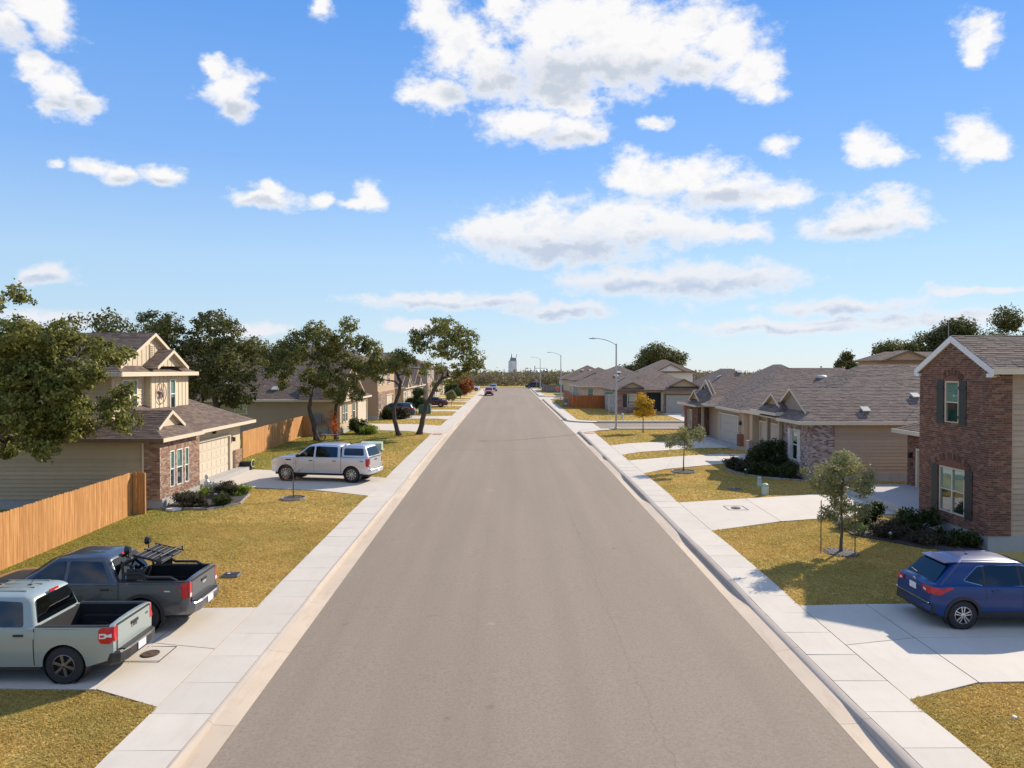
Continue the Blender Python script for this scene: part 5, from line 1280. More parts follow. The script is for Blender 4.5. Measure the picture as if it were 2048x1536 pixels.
# planting beds
def bed(name, label, poly, mat, edge=None, h=.05):
    t = thing(name, label, "flower bed", (sum(p[0] for p in poly) / len(poly), sum(p[1] for p in poly) / len(poly), lz(*poly[0])))
    mb = MB(); mb.prism([(x, y, lz(x, y) - .05) for x, y in poly], (0, 0, .05 + h)); mb.build("soil", mat, t)
    if edge:
        n = len(poly)
        for i in range(n):
            a, b = poly[i], poly[(i + 1) % n]; L = math.hypot(b[0] - a[0], b[1] - a[1]); k = max(1, int(L / edge))
            for j in range(k):
                p = Vector((a[0] + (b[0] - a[0]) * j / k, a[1] + (b[1] - a[1]) * j / k, 0)); q = Vector((a[0] + (b[0] - a[0]) * (j + .94) / k, a[1] + (b[1] - a[1]) * (j + .94) / k, 0)); d = q - p; nr = Vector((d.y, -d.x, 0)).normalized() * .07
                mb = MB(); mb.obox(Vector((p.x, p.y, lz(p.x, p.y) - .03)) - nr * .5, d, nr, Vector((0, 0, .12))); mb.build("edging_stone", "stone_edge", t)
    return t
bed("flower_bed", "stone edged bed of shrubs under the triple window of the cream house", BEDS[0], "soil", .5)
bed("flower_bed", "dark bed of shrubs along the brick house front beside the blue car", BEDS[1], "soil", None)
bed("flower_bed", "shaded bed of dark shrubs before the pale brick bay", BEDS[2], "soil", .45)
def ring(name, label, x, y, r, stone):
    t = thing(name, label, "tree ring", (x, y, lz(x, y))); mb = MB(); mb.lathe([(r, -.02), (r * .98, .03), (r * .5, .06), (.02, .07)], 20, (x, y, lz(x, y))); mb.build("mulch", "mulch" if stone else "soil", t)
    n = 16
    if stone:
        rr = random.Random(int(x * 10))
        for i in range(70):
            a = rr.uniform(0, 6.28); q = r * math.sqrt(rr.random()) * .95; s = rr.uniform(.02, .045); m2 = MB(); m2.lathe([(s * .7, 0), (s, s * .5), (s * .5, s), (.003, s * 1.05)], 5, (x + q * math.cos(a), y + q * math.sin(a), lz(x, y) + .03)); m2.build("stone", "stone_edge", t)
    else:
        for i in range(n):
            a0, a1 = 2 * math.pi * i / n, 2 * math.pi * (i + .93) / n; p = Vector((x + r * math.cos(a0), y + r * math.sin(a0), lz(x, y) - .02)); q = Vector((x + r * math.cos(a1), y + r * math.sin(a1), lz(x, y) - .02)); d = q - p; nr = Vector((d.y, -d.x, 0)).normalized() * .05
            mb = MB(); mb.obox(p, d, nr, Vector((0, 0, .10))); mb.build("edging_stone", "stone_edge", t)
ring("tree_ring", "gravel ring round the young staked tree by the brick house", 11.2, 22.75, .55, True)
ring("tree_ring", "edged soil ring round the leafless sapling near the silver truck", -9.9, 31.6, .52, False)
ring("tree_ring", "edged ring round the young tree on the mid right lawn", 10.1, 38.9, .62, False)
for dx, dy, lb in ((-.62, .12, "dark tree stake standing on the pavement side of the young tree"), (.36, -.22, "dark tree stake standing on the brick house side of the young tree")):
    t = thing("tree_stake", lb, "stake", (11.2 + dx, 22.75 + dy, lz(11.2, 22.75)), 0, "stakes of the young tree")
    mb = MB(); mb.tube([(0, 0, -.05), (0, 0, 1.75)], .017, 6); mb.build("post", "trim_brown", t, world=False)
    mb = MB(); mb.tube([(0, 0, 1.5), (-dx * .9, -dy * .9, 1.62)], .006, 4); mb.build("tie", "black_plastic", t, world=False)
# shrubs
spiky("yucca", "lime green yucca in the bed under the triple window", -14.0, 31.4, .75, .85, "lime_leaves", 1, 60)
shrub("shrub", "dusky brown low shrub nearest the brick corner of the cream house", -13.9, 30.1, .65, .75, "dusky_leaves", 2, 300, .04)
shrub("shrub", "dark green round shrub at the bed's street side", -12.5, 30.1, .42, .55, "shrub_leaves", 3, 260, .035)
shrub("shrub", "dusky shrub behind the dark green round one", -13.4, 32.4, .55, .7, "dusky_leaves", 4, 260, .04)
shrub("shrub", "yellow green mound at the far end of the triple window bed", -12.7, 32.6, .5, .5, "lime_leaves", 5, 200, .035)
shrub("shrub", "small grey shrub between the yucca and the driveway", -14.2, 33.0, .4, .55, "silver_leaves", 6, 140, .035)
spiky("agave", "bright lime agave at the lawn end of the brick house bed", 13.1, 25.1, .5, .55, "lime_leaves", 7, 60, .05)
shrub("shrub", "silver leaved round shrub beside the lime agave", 12.9, 25.9, .36, .5, "silver_leaves", 8, 220, .035)
shrub("shrub", "upright dark green shrub near the driveway end of the brick house bed", 14.3, 26.6, .5, 1.0, "shrub_leaves", 9, 320, .045)
shrub("shrub", "dusky grey mound in the middle of the brick house bed", 13.9, 24.7, .6, .7, "dusky_leaves", 10, 320, .04)
shrub("shrub", "tall dark shrub under the lower shuttered window", 15.2, 25.2, .6, 1.05, "shrub_leaves", 11, 340, .05)
shrub("shrub", "purple brown shrub spilling towards the lawn edge", 14.7, 23.8, .6, .55, "dusky_leaves", 12, 260, .04)
shrub("shrub", "dark green clump by the near corner of the brick house", 15.8, 23.5, .45, .6, "shrub_leaves", 13, 240, .045)
shrub("shrub", "big loose dark shrub in front of the white shuttered window", 15.0, 39.2, 1.25, 2.0, "shrub_leaves", 14, 620, .055)
shrub("shrub", "yellowish round shrub at the driveway end of the shaded bed", 13.3, 40.1, .5, .75, "dusky_leaves", 15, 220, .05)
shrub("shrub", "dark low shrub in the middle of the shaded bed", 13.7, 38.9, .6, .8, "dusky_leaves", 16, 240, .05)
shrub("shrub", "dark low shrub at the front of the shaded bed", 14.3, 37.8, .7, .8, "shrub_leaves", 17, 260, .05)
shrub("shrub", "dark shrub against the mottled brick corner", 15.4, 37.0, .6, .9, "shrub_leaves", 18, 240, .05)
shrub("shrub", "loose tall shrub beside the tan bungalow's bay window", -13.2, 60.2, .75, 1.5, "shrub_leaves", 19, 300, .07)
shrub("shrub", "low spreading green shrub in front of the tan bungalow", -12.2, 59.6, .95, .8, "lime_leaves", 20, 300, .06)
shrub("shrub", "clipped dark hedge at the corner of the two storey tan house", -13.3, 76.5, .8, 1.2, "shrub_leaves", 21, 220, .09)
shrub("shrub", "grey green bush between the hedge and the dark sport utility", -12.0, 76.8, 1.0, 1.4, "dusky_leaves", 22, 240, .09)
shrub("shrub", "dark bush at the entry of the rose brick corner house", 16.9, 85.6, .7, 1.0, "shrub_leaves", 23, 160, .09)
spiky("grass_clump", "strappy grass clump between the dark shrubs of the brick house bed", 14.6, 25.5, .55, .8, "dusky_leaves", 31, 70, .02)
spiky("grass_clump", "strappy dark clump at the house end of the brick house bed", 15.6, 24.4, .5, .7, "shrub_leaves", 32, 60, .025)
spiky("grass_clump", "strappy green clump in the middle of the triple window bed", -13.1, 31.6, .45, .55, "shrub_leaves", 33, 60, .02)
shrub("shrub", "orange flowering climber on the oak trunk", -13.95, 55.3, .35, 2.6, "orange_flowers", 24, 90, .07, per=5)
# ------------------------------------------------------------------ vehicles (local frame: x forward, y left, z up, origin on the ground under the middle)
def lerp(a, b, t): return a + (b - a) * t
def interp(pts, x): return float(np.interp(x, [p[0] for p in pts], [p[1] for p in pts]))
def round_poly(P, r=.05, k=4):
    out = []; n = len(P)
    for i in range(n):
        p, a, b = Vector((*P[i], 0)), Vector((*P[i - 1], 0)), Vector((*P[(i + 1) % n], 0))
        da, db = (a - p), (b - p); q = min(r, da.length * .45, db.length * .45); p0 = p + da.normalized() * q; p1 = p + db.normalized() * q
        for j in range(k + 1):
            t = j / k; c = p0 * (1 - t) ** 2 + p * 2 * t * (1 - t) + p1 * t * t; out.append((c.x, c.y))
    return out
class Car:
    def __init__(s, S): s.S = S
    def sect(s, z): return interp(s.S['sect'], z)
    def plan(s, x):
        S = s.S; f = 1.0
        d = (x - (S['L1'] - S['nose'])) / S['nose']
        if d > 0: f -= S.get('kf', .10) * d ** 2.2
        d = ((S['L0'] + S['tail']) - x) / S['tail']
        if d > 0: f -= S.get('kr', .05) * d ** 2.5
        return f
    def hw(s, x, z): return s.S['W'] * s.plan(x) * s.sect(z)
    def zb(s, x):
        S = s.S; z = interp(S['sill'], x)
        for xw in S['wheels']:
            if abs(x - xw) < S['ra']: z = max(z, S['zw'] + math.sqrt(S['ra'] ** 2 - (x - xw) ** 2))
        return z
    def body(s, root, paint):
        S = s.S; L0, L1 = S['L0'], S['L1']
        xs = set(np.linspace(L0, L1, 34)); ra = S['ra']
        for xw in S['wheels']: xs |= {xw + ra * math.cos(a) for a in np.linspace(0, math.pi, 17)} | {xw - ra - .012, xw + ra + .012}
        xs |= set(L1 - S['nose'] * (1 - np.linspace(0, 1, 8) ** .6)) | set(L0 + S['tail'] * (1 - np.linspace(0, 1, 6) ** .6)); xs |= {p[0] for p in S['top']}
        xs = sorted(x for x in xs if L0 - 1e-6 <= x <= L1 + 1e-6); NR = 11; mb = MB(); bedx = S.get('bed')
        cols = []
        for x in xs:
            zb, zt = s.zb(x), interp(S['top'], x); c = []
            for i in range(NR):
                z = lerp(zb, zt, i / (NR - 1)); c.append((x, s.hw(x, z), z))
            open_ = bedx and bedx[0] < x < bedx[1]
            w = s.hw(x, zt); cr = S.get('crown', .05)
            if open_: c += [(x, w - .02, zt + .012), (x, w - .09, zt + .012), (x, w - .10, zt)]
            else: c += [(x, w - .03, zt + .022), (x, w * .86, zt + .022 + cr * .45), (x, w * .5, zt + .022 + cr * .85), (x, 0, zt + .022 + cr)]
            cols.append((c, open_))
        for sg in (1, -1):
            for (a, oa), (b, ob) in zip(cols[:-1], cols[1:]):
                n = NR + 3 if (oa or ob) else NR + 4
                for i in range(n - 1):
                    q = [a[i], a[i + 1], b[i + 1], b[i]]; mb.add([(p[0], p[1] * sg, p[2]) for p in q], [(0, 1, 2, 3)])
        for c, _ in (cols[0], cols[-1]):
            for i in range(NR + 2 if _ else NR + 3):
                a, b = c[i], c[min(i + 1, len(c) - 1)]; mb.add([(a[0], a[1], a[2]), (a[0], -a[1], a[2]), (b[0], -b[1], b[2]), (b[0], b[1], b[2])], [(0, 1, 2, 3)])
        me = mb.mesh("body", paint, False); bm = bmesh.new(); bm.from_mesh(me); bmesh.ops.remove_doubles(bm, verts=bm.verts, dist=.0008); bmesh.ops.recalc_face_normals(bm, faces=bm.faces); bm.to_mesh(me); bm.free()
        me.polygons.foreach_set("use_smooth", [True] * len(me.polygons)); me.set_sharp_from_angle(angle=RAD(38)); 
        o = new_obj("body", me, root, False)
        # dark underbody and wheel wells
        u = MB(); u.box(L0 + .12, L1 - .12, -S['W'] * .70, S['W'] * .70, S['zw'] * .75, S['zw'] + .12)
        for xw in S['wheels']:
            for sg in (-1, 1): u.lathe([(ra + .015, 0), (ra + .015, .34 * sg), (.02, .34 * sg)], 24, (xw, (S['W'] * .62) * sg if sg < 0 else S['W'] * .62 - .0, S['zw']), 'y', False) if False else None
            u.lathe([(ra * .98, -S['W'] * .93), (ra * .98, -S['W'] * .60), (.05, -S['W'] * .60)], 24, (xw, 0, S['zw']), 'y', False)
            u.lathe([(ra * .98, S['W'] * .93), (ra * .98, S['W'] * .60), (.05, S['W'] * .60)], 24, (xw, 0, S['zw']), 'y', False)
        u.build("underbody", "black_plastic", root, world=False, fix=False)
        return o
    def ghw(s, z):
        G = s.S['gh']; t = (z - G['zb']) / (G['zr'] - G['zb']); return lerp(G['wb'], G['wr'], max(0, min(1, t)))
    def greenhouse(s, root, paint, name="cab"):
        G = s.S['gh']; mb = MB(); n = 6
        def ring(xf, xr, w, z, r):
            r = min(r, w * .9, abs(xf - xr) * .4); P = []
            for cx, cy, a0 in ((xf - r, w - r, 0), (xr + r, w - r, 90), (xr + r, -w + r, 180), (xf - r, -w + r, 270)):
                for k in range(n): a = RAD(a0 + 90 * k / (n - 1)); P.append((cx + r * math.cos(a), cy + r * math.sin(a), z))
            return P
        lv = []
        for i in range(8):
            t = i / 7; lv.append(ring(lerp(G['xbf'], G['xrf'], t), lerp(G['xbr'], G['xrr'], t), lerp(G['wb'], G['wr'], t), lerp(G['zb'], G['zr'], t), lerp(.10, G.get('rc', .16), t)))
        for ins, dz in ((.03, .030), (.09, .052), (.22, .072), (.5, .088)):
            lv.append(ring(G['xrf'] - ins * 1.3, G['xrr'] + ins * .9, G['wr'] - ins, G['zr'] + dz, .16))
        xm, hl, arc = (G['xrf'] + G['xrr']) / 2, abs(G['xrf'] - G['xrr']) / 2, G.get('arc', .05)
        for i, l in enumerate(lv):
            t = min(1, i / 7); lv[i] = [(p[0], p[1], p[2] - arc * t * t * min(1.5, abs((p[0] - xm) / hl)) ** 2.4) for p in l]
        k = 4 * n; vs = [p for l in lv for p in l]
        fs = [(i * k + j, i * k + (j + 1) % k, (i + 1) * k + (j + 1) % k, (i + 1) * k + j) for i in range(len(lv) - 1) for j in range(k)] + [tuple(range((len(lv) - 1) * k, len(lv) * k))]
        mb.add(vs, fs); return mb.build(name, paint, root, smooth=35, world=False)
    def side_patch(s, root, name, poly, mat, off=.006, sides=(1, -1), r=.05, gh=False, th=.0):
        for sg in sides:
            mb = MB(); P = round_poly(poly, r); f = (lambda x, z: s.ghw(z)) if gh else s.hw
            if len(P) > 8 and not gh:
                # follow the curved flank: strip between upper and lower outline
                c = (sum(p[0] for p in P) / len(P), sum(p[1] for p in P) / len(P)); pts = [(x, (f(x, z) + off) * sg, z) for x, z in P]; m_ = (c[0], (f(*c) + off) * sg, c[1])
                mid = [((x + c[0]) / 2, (f((x + c[0]) / 2, (z + c[1]) / 2) + off) * sg, (z + c[1]) / 2) for x, z in P]; n = len(P)
                for i in range(n):
                    j = (i + 1) % n; mb.add([pts[i], pts[j], mid[j], mid[i]], [(0, 1, 2, 3)]); mb.add([mid[i], mid[j], m_], [(0, 1, 2)])
            else: mb.face([(x, (f(x, z) + off) * sg, z) for x, z in P])
            if th: mb.prism([(x, (f(x, z) + off) * sg, z) for x, z in P], (0, th * sg, 0))
            mb.build(name, mat, root, world=False)
    def end_patch(s, root, name, poly, mat, rear=True, off=.008, gh=False, r=.03, th=0.0, mirror=False):
        S = s.S
        def fx(y, z):
            if gh:
                G = S['gh']; t = (z - G['zb']) / (G['zr'] - G['zb']); return lerp(G['xbr'], G['xrr'], t) if rear else lerp(G['xbf'], G['xrf'], t)
            x = S['L0'] if rear else S['L1']; st = .004 if rear else -.004; k = 0
            while s.hw(x, z) < abs(y) and k < 120: x += st; k += 1
            return x
        for sg in ((1, -1) if mirror else (1,)):
            mb = MB(); P = round_poly(poly, r); d = -off if rear else off
            pts = [(fx(y, z) + d, y * sg, z) for y, z in P]
            if th: mb.prism(pts, (-th if rear else th, 0, 0))
            else: mb.face(pts)
            mb.build(name, mat, root, world=False)
    def arch_trim(s, root, mat="black_plastic", w=.07):
        S = s.S
        for xw in S['wheels']:
            for sg in (1, -1):
                mb = MB(); n = 18; P = []
                for i in range(n + 1):
                    a = RAD(-8 + 196 * i / n)
                    for r in (S['ra'] - .005, S['ra'] + w): x, z = xw + r * math.cos(a), S['zw'] + r * math.sin(a); P.append((x, (s.hw(x, z) + .014) * sg, z))
                for i in range(n): mb.add([P[2 * i], P[2 * i + 1], P[2 * i + 3], P[2 * i + 2]], [(0, 1, 2, 3)])
                mb.build("wheel_arch_trim", mat, root, world=False)
    def wheel(s, root, x, sg, spokes=6, rim="alloy", cover=False, style=0):
        S = s.S; r, w, y = S['r'], S.get('tw', .24), S['W'] * .985
        R = S['r'] * S.get('rimf', .66); mb = MB()
        prof = [(R, -w), (r * .90, -w), (r * .985, -w * .86), (r, -w * .6), (r, -w * .35), (r * .985, -w * .12), (r * .90, 0), (R * 1.04, .012), (R, 0)]
        mb.lathe([(a, b * sg) for a, b in prof], 36, (x, (y) * sg, S['zw']), 'y', False)
        for i in range(40):
            a = 2 * math.pi * i / 40; c, q = math.cos(a), math.sin(a); mb.obox((x + c * r - q * .016, y * sg - sg * w * .85, S['zw'] + q * r + c * .016), (q * .03, 0, -c * .03), (0, sg * w * .72, 0), (c * .010, 0, q * .010))
        o = mb.build("wheel", "rubber", root, smooth=30, world=False)
        d = MB(); d.lathe([(R, -.09 * sg), (.01, -.09 * sg)], 28, (x, y * sg, S['zw']), 'y', False); d.build("wheel_well_disc", "black_plastic", o, world=False)
        m2 = MB(); m2.lathe([(R * 1.0, -.10 * sg), (R * 1.01, .006 * sg), (R * .955, .010 * sg), (R * .93, -.02 * sg)], 32, (x, y * sg, S['zw']), 'y', False)
        for i in range(spokes):
            a = 2 * math.pi * i / spokes + .3; dr = Vector((math.cos(a), 0, math.sin(a))); tn = Vector((-math.sin(a), 0, math.cos(a))); C = Vector((x, y * sg, S['zw']))
            for k in ((0,) if style == 0 else (-1, 1)):
                w0, w1 = (.22, .17) if style == 0 else (.085, .07); w0, w1 = w0 * R * 6 / spokes * 1.05, w1 * R * 6 / spokes * 1.5
                sh = tn * k * R * .15; e = sh * 1.25
                p = [C + dr * R * .16 - tn * w0 / 2 + sh * .5, C + dr * R * .95 - tn * w1 / 2 + e, C + dr * R * .95 + tn * w1 / 2 + e, C + dr * R * .16 + tn * w0 / 2 + sh * .5]
                m2.prism([q + Vector((0, -.045 * sg, 0)) for q in p], (0, .045 * sg, 0))
        m2.lathe([(R * .24, -.05 * sg), (R * .24, .004 * sg), (.01, .010 * sg)], 16, (x, y * sg, S['zw']), 'y', False)
        m2.build("rim", rim, o, smooth=30, world=False)
    def wheels(s, root, **k):
        for x in s.S['wheels']:
            for sg in (1, -1): s.wheel(root, x, sg, **k)
    def mirror(s, root, x, z, mat):
        for sg in (1, -1):
            mb = MB(); y = s.S['gh']['wb'] * sg; mb.tube([(x, y, z - .04), (x, y + .14 * sg, z)], .02, 6); mb.lathe([(.02, -.10), (.075, -.09), (.095, 0), (.085, .08), (.02, .10)], 12, (x, y + .20 * sg, z + .03), 'y'); mb.build("door_mirror", mat, root, smooth=40, world=False)
    def handle(s, root, x, z, mat):
        for sg in (1, -1):
            y = s.hw(x, z) * sg; mb = MB(); mb.obox((x - .10, y - .002 * sg, z - .018), (.20, 0, 0), (0, .030 * sg, 0), (0, 0, .036)); mb.build("door_handle", mat, root, world=False)
    def seam(s, root, pts, w=.008):
        for sg in (1, -1):
            mb = MB()
            for (x0, z0), (x1, z1) in zip(pts[:-1], pts[1:]):
                d = Vector((x1 - x0, z1 - z0)); n = Vector((-d.y, d.x)).normalized() * w / 2; K = max(1, int(d.length / .08))
                for i in range(K):
                    q = []
                    for t, e in ((i / K, 1), ((i + 1) / K, 1), ((i + 1) / K, -1), (i / K, -1)):
                        x, z = x0 + d.x * t + n.x * e, z0 + d.y * t + n.y * e; q.append((x, (s.hw(x, z) + .003) * sg, z))
                    mb.face(q)
            mb.build("panel_gap", "black_plastic", root, world=False)
def text_mesh(txt, size, name, mat, parent, M4, extr=.002):
    cu = bpy.data.curves.new(name, 'FONT'); cu.body = txt; cu.size = size; cu.extrude = extr; cu.align_x = 'CENTER'; cu.align_y = 'CENTER'
    o = bpy.data.objects.new(name, cu); me = bpy.data.meshes.new_from_object(o); me.name = name; me.materials.clear(); me.materials.append(MATS[mat])
    bpy.data.objects.remove(o); q = new_obj(name, me, parent, False); q.matrix_basis = M4; return q
SECT_T = [(.25, .93), (.40, .965), (.55, .985), (.72, 1.0), (.95, .992), (1.08, .975), (1.3, .955)]
def pickup(name, label, loc, rz, S, paint, rim="alloy_dark", spokes=6, style=0, trim="black_plastic", cap=False, flare=True, seed=0, tail="block", grp=None):
    c = Car(S); t = thing(name, label, "pickup truck", loc, rz, grp); G = S['gh']; L0, L1, W = S['L0'], S['L1'], S['W']
    c.body(t, paint); c.greenhouse(t, paint); c.wheels(t, spokes=spokes, rim=rim, style=style)
    if flare: c.arch_trim(t, trim)
    bx0, bx1 = S['bed']; zt = interp(S['top'], bx0 + .3); zf = S['zw'] + .34
    # bed liner: floor, walls, headboard
    mb = MB(); w = W * .90 - .06
    mb.box(bx0 - .0, bx1, -w, w, zf - .03, zf)
    for sg in (1, -1): mb.box(bx0, bx1, w * sg - .02 if sg > 0 else -w, w if sg > 0 else -w + .02, zf, zt)
    mb.box(bx1 - .03, bx1, -w, w, zf, zt); mb.box(bx0, bx0 + .03, -w, w, zf, zt - .01)
    for i in range(9): y = -w + (i + .5) * 2 * w / 9; mb.box(bx0 + .04, bx1 - .04, y - .03, y + .03, zf, zf + .012)
    for xw in S['wheels'][:1]:
        for sg in (1, -1): mb.box(xw - .42, xw + .42, (w - .16) if sg > 0 else -w, w if sg > 0 else -w + .16, zf, zf + .20)
    mb.build("bed_liner", "bed_liner", t, world=False)
    for sg in (1, -1):
        mb = MB(); n = 12
        for i in range(n):
            xa, xb = lerp(bx0, bx1, i / n), lerp(bx0, bx1, (i + 1) / n); ya, yb = c.hw(xa, zt), c.hw(xb, zt)
            mb.add([(xa, (ya + .004) * sg, zt - .035), (xb, (yb + .004) * sg, zt - .035), (xb, (yb - .01) * sg, zt + .024), (xa, (ya - .01) * sg, zt + .024), (xa, (ya - .11) * sg, zt + .024), (xb, (yb - .11) * sg, zt + .024)], [(0, 1, 2, 3), (3, 2, 5, 4)])
        mb.build("bed_rail_cap", "black_plastic", t, world=False)
    mb = MB(); mb.box(L0 - .012, bx0 + .02, -W * .78, W * .78, zt - .01, zt + .025); mb.build("tailgate_cap", "black_plastic", t, world=False)
    # tailgate outline, handle, bumper, plate
    tz0 = S['zw'] + .27
    c.end_patch(t, "tailgate", [(-W * .77, tz0), (W * .77, tz0), (W * .77, zt - .015), (-W * .77, zt - .015)], paint, th=.022, off=.001, r=.02)
    c.end_patch(t, "tailgate_handle", [(-.16, zt - .16), (.16, zt - .16), (.16, zt - .10), (-.16, zt - .10)], "black_plastic", off=.026, th=.012, r=.015)
    bz = S['bz']; mb = MB(); ol = [(L0 - .11, .84), (L0 - .17, .52), (L0 - .17, -.52), (L0 - .11, -.84), (L0 + .02, -.95), (L0 + .30, -.965), (L0 + .30, .965), (L0 + .02, .95)]
    lv = [[(x + i, y * W * k, bz + h) for x, y in ol] for i, k, h in ((.07, .96, -.07), (.02, .99, -.01), (.0, 1.0, .08), (.0, 1.0, .17), (.03, .985, .205))]; n8 = len(ol)
    mb.add([p for l in lv for p in l], [(i * n8 + j, i * n8 + (j + 1) % n8, (i + 1) * n8 + (j + 1) % n8, (i + 1) * n8 + j) for i in range(4) for j in range(n8)] + [tuple(range(n8)), tuple(range(4 * n8, 5 * n8))]); mb.build("rear_bumper", S.get('bumper', 'black_plastic'), t, world=False)
    mb = MB(); mb.prism([(L0 - .14, -W * .70, S['bz'] + .205), (L0 - .155, -W * .4, S['bz'] + .205), (L0 - .155, W * .4, S['bz'] + .205), (L0 - .14, W * .70, S['bz'] + .205), (L0 + .0, W * .72, S['bz'] + .205), (L0 + .0, -W * .72, S['bz'] + .205)], (0, 0, .018)); mb.build("bumper_step", "black_plastic", t, world=False)
    mb = MB(); mb.box(L0 - .19, L0 - .178, -.17, .17, S['bz'] + .03, S['bz'] + .18); mb.build("number_plate", "plate_white", t, world=False)
    # tail lights wrap the corner
    lz0, lz1 = S['tl']
    if tail == "hex":
        P = [(L0 + .0, lz0 + .05), (L0 + .05, lz0), (L0 + .22, lz0 + .02), (L0 + .27, lz0 + .10), (L0 + .27, lz1 - .04), (L0 + .20, lz1), (L0, lz1)]
        c.side_patch(t, "tail_light", P, "tail_red", .012, r=.03)
        c.end_patch(t, "tail_light_rear", [(W * .79, lz0 + .03), (W * .935, lz0 + .05), (W * .935, lz1), (W * .79, lz1)], "tail_red", off=.010, mirror=True, th=.012)
        zc = (lz0 + lz1) / 2
        c.side_patch(t, "reversing_lamp", [(L0 + .02, zc - .04), (L0 + .10, zc - .02), (L0 + .14, zc - .05), (L0 + .25, zc - .05), (L0 + .25, zc + .05), (L0 + .14, zc + .05), (L0 + .10, zc + .02), (L0 + .02, zc + .04)], "tail_clear", .018, r=.01)
        c.side_patch(t, "lamp_core", [(L0 + .15, zc - .02), (L0 + .23, zc - .02), (L0 + .23, zc + .02), (L0 + .15, zc + .02)], "tail_red", .022, r=.01)
    else:
        c.side_patch(t, "tail_light", [(L0 + .0, lz0), (L0 + .13, lz0 + .02), (L0 + .17, lz1 - .05), (L0 + .15, lz1), (L0, lz1)], "tail_red", .012, r=.03)
        c.end_patch(t, "tail_light_rear", [(W * .79, lz0), (W * .935, lz0), (W * .935, lz1), (W * .79, lz1)], "tail_red", off=.010, mirror=True, th=.012)
        c.end_patch(t, "reversing_lamp", [(W * .80, lz0 + .03), (W * .92, lz0 + .03), (W * .92, lz0 + .12), (W * .80, lz0 + .12)], "tail_clear", off=.026, mirror=True)
    # front: grille, lamps, bumper
    zb = interp(S['top'], L1 - .1)
    c.end_patch(t, "grille", [(-W * .55, zb - .38), (W * .55, zb - .38), (W * .58, zb - .06), (-W * .58, zb - .06)], "black_plastic", rear=False, th=.02)
    c.end_patch(t, "headlight", [(W * .60, zb - .26), (W * .88, zb - .22), (W * .88, zb - .04), (W * .60, zb - .06)], "head_clear", rear=False, mirror=True, th=.015)
    c.side_patch(t, "headlight_side", [(L1 - .22, zb - .22), (L1 - .05, zb - .24), (L1 - .05, zb - .05), (L1 - .22, zb - .07)], "head_clear", .008)
    mb = MB(); mb.prism([(L1 - .10, -W * .93, S['bz'] - .02), (L1 + .03, -W * .6, S['bz'] - .02), (L1 + .05, 0, S['bz'] - .02), (L1 + .03, W * .6, S['bz'] - .02), (L1 - .10, W * .93, S['bz'] - .02)], (0, 0, .22)); mb.build("front_bumper", S.get('bumper', 'black_plastic'), t, world=False)
    # glazing
    zb_, zr = G['zb'], G['zr']; zl, zh = zb_ + .03, zr - .045
    def xf(z): return lerp(G['xbf'], G['xrf'], (z - zb_) / (zr - zb_))
    def xr(z): return lerp(G['xbr'], G['xrr'], (z - zb_) / (zr - zb_))
    pB = S['pillar']
    fw = [(pB + .05, zl), (xf(zl) - .20, zl - .0), (xf(zh) - .13, zh - .035), (pB + .05, zh)]; rw = [(xr(zl) + S.get('cpil', .20), zl), (pB - .05, zl), (pB - .05, zh), (xr(zh) + S.get('cpil', .20) * .9, zh - .025)]
    c.side_patch(t, "side_window", fw, "car_glass", .005, gh=True, r=.05); c.side_patch(t, "side_window", rw, "car_glass", .005, gh=True, r=.06)
    c.end_patch(t, "windscreen", [(-G['wb'] * .90, zl), (G['wb'] * .90, zl), (G['wr'] * .88, zh + .02), (-G['wr'] * .88, zh + .02)], "car_glass_clear", rear=False, gh=True, off=.008, r=.06)
    c.end_patch(t, "rear_window", [(-G['wb'] * .86, zl + .04), (G['wb'] * .86, zl + .04), (G['wr'] * .86, zh), (-G['wr'] * .86, zh)], "car_glass", rear=True, gh=True, off=.008, r=.05)
    inn = MB(); inn.box(xr(zl) + .16, xf(zl) - .42, -G['wr'] * .86, G['wr'] * .86, zb_ - .02, zb_ + .05)
    c.end_patch(t, "brake_lamp", [(-.16, zr - .012), (.16, zr - .012), (.16, zr + .03), (-.16, zr + .03)], "tail_red", rear=True, gh=True, off=.03, th=.02, r=.01)
    c.mirror(t, xf(zl) - .32, zl + .04, "black_plastic")
    hz = S['hz']; c.handle(t, pB + .18, hz, S.get('hmat', 'black_plastic')); c.handle(t, G['xbr'] + .30, hz, S.get('hmat', 'black_plastic'))
    sl = interp(S['sill'], 0) + .03
    c.seam(t, [(pB, sl), (pB, zb_ - .02)]); c.seam(t, [(bx1 + .02, sl), (bx1 + .02, zt - .02)], .02); c.seam(t, [(G['xbf'] - .05, S['zw'] + S['ra'] * .7), (G['xbf'] - .08, zb_ - .02)])
    for sg in (1, -1):
        mb = MB(); mb.box(S['wheels'][0] + S['ra'] + .05, S['wheels'][1] - S['ra'] - .05, W * .90 * sg - .03, W * .90 * sg + .03, sl - .10, sl - .0); mb.build("sill_trim", trim, t, world=False)
    return t, c
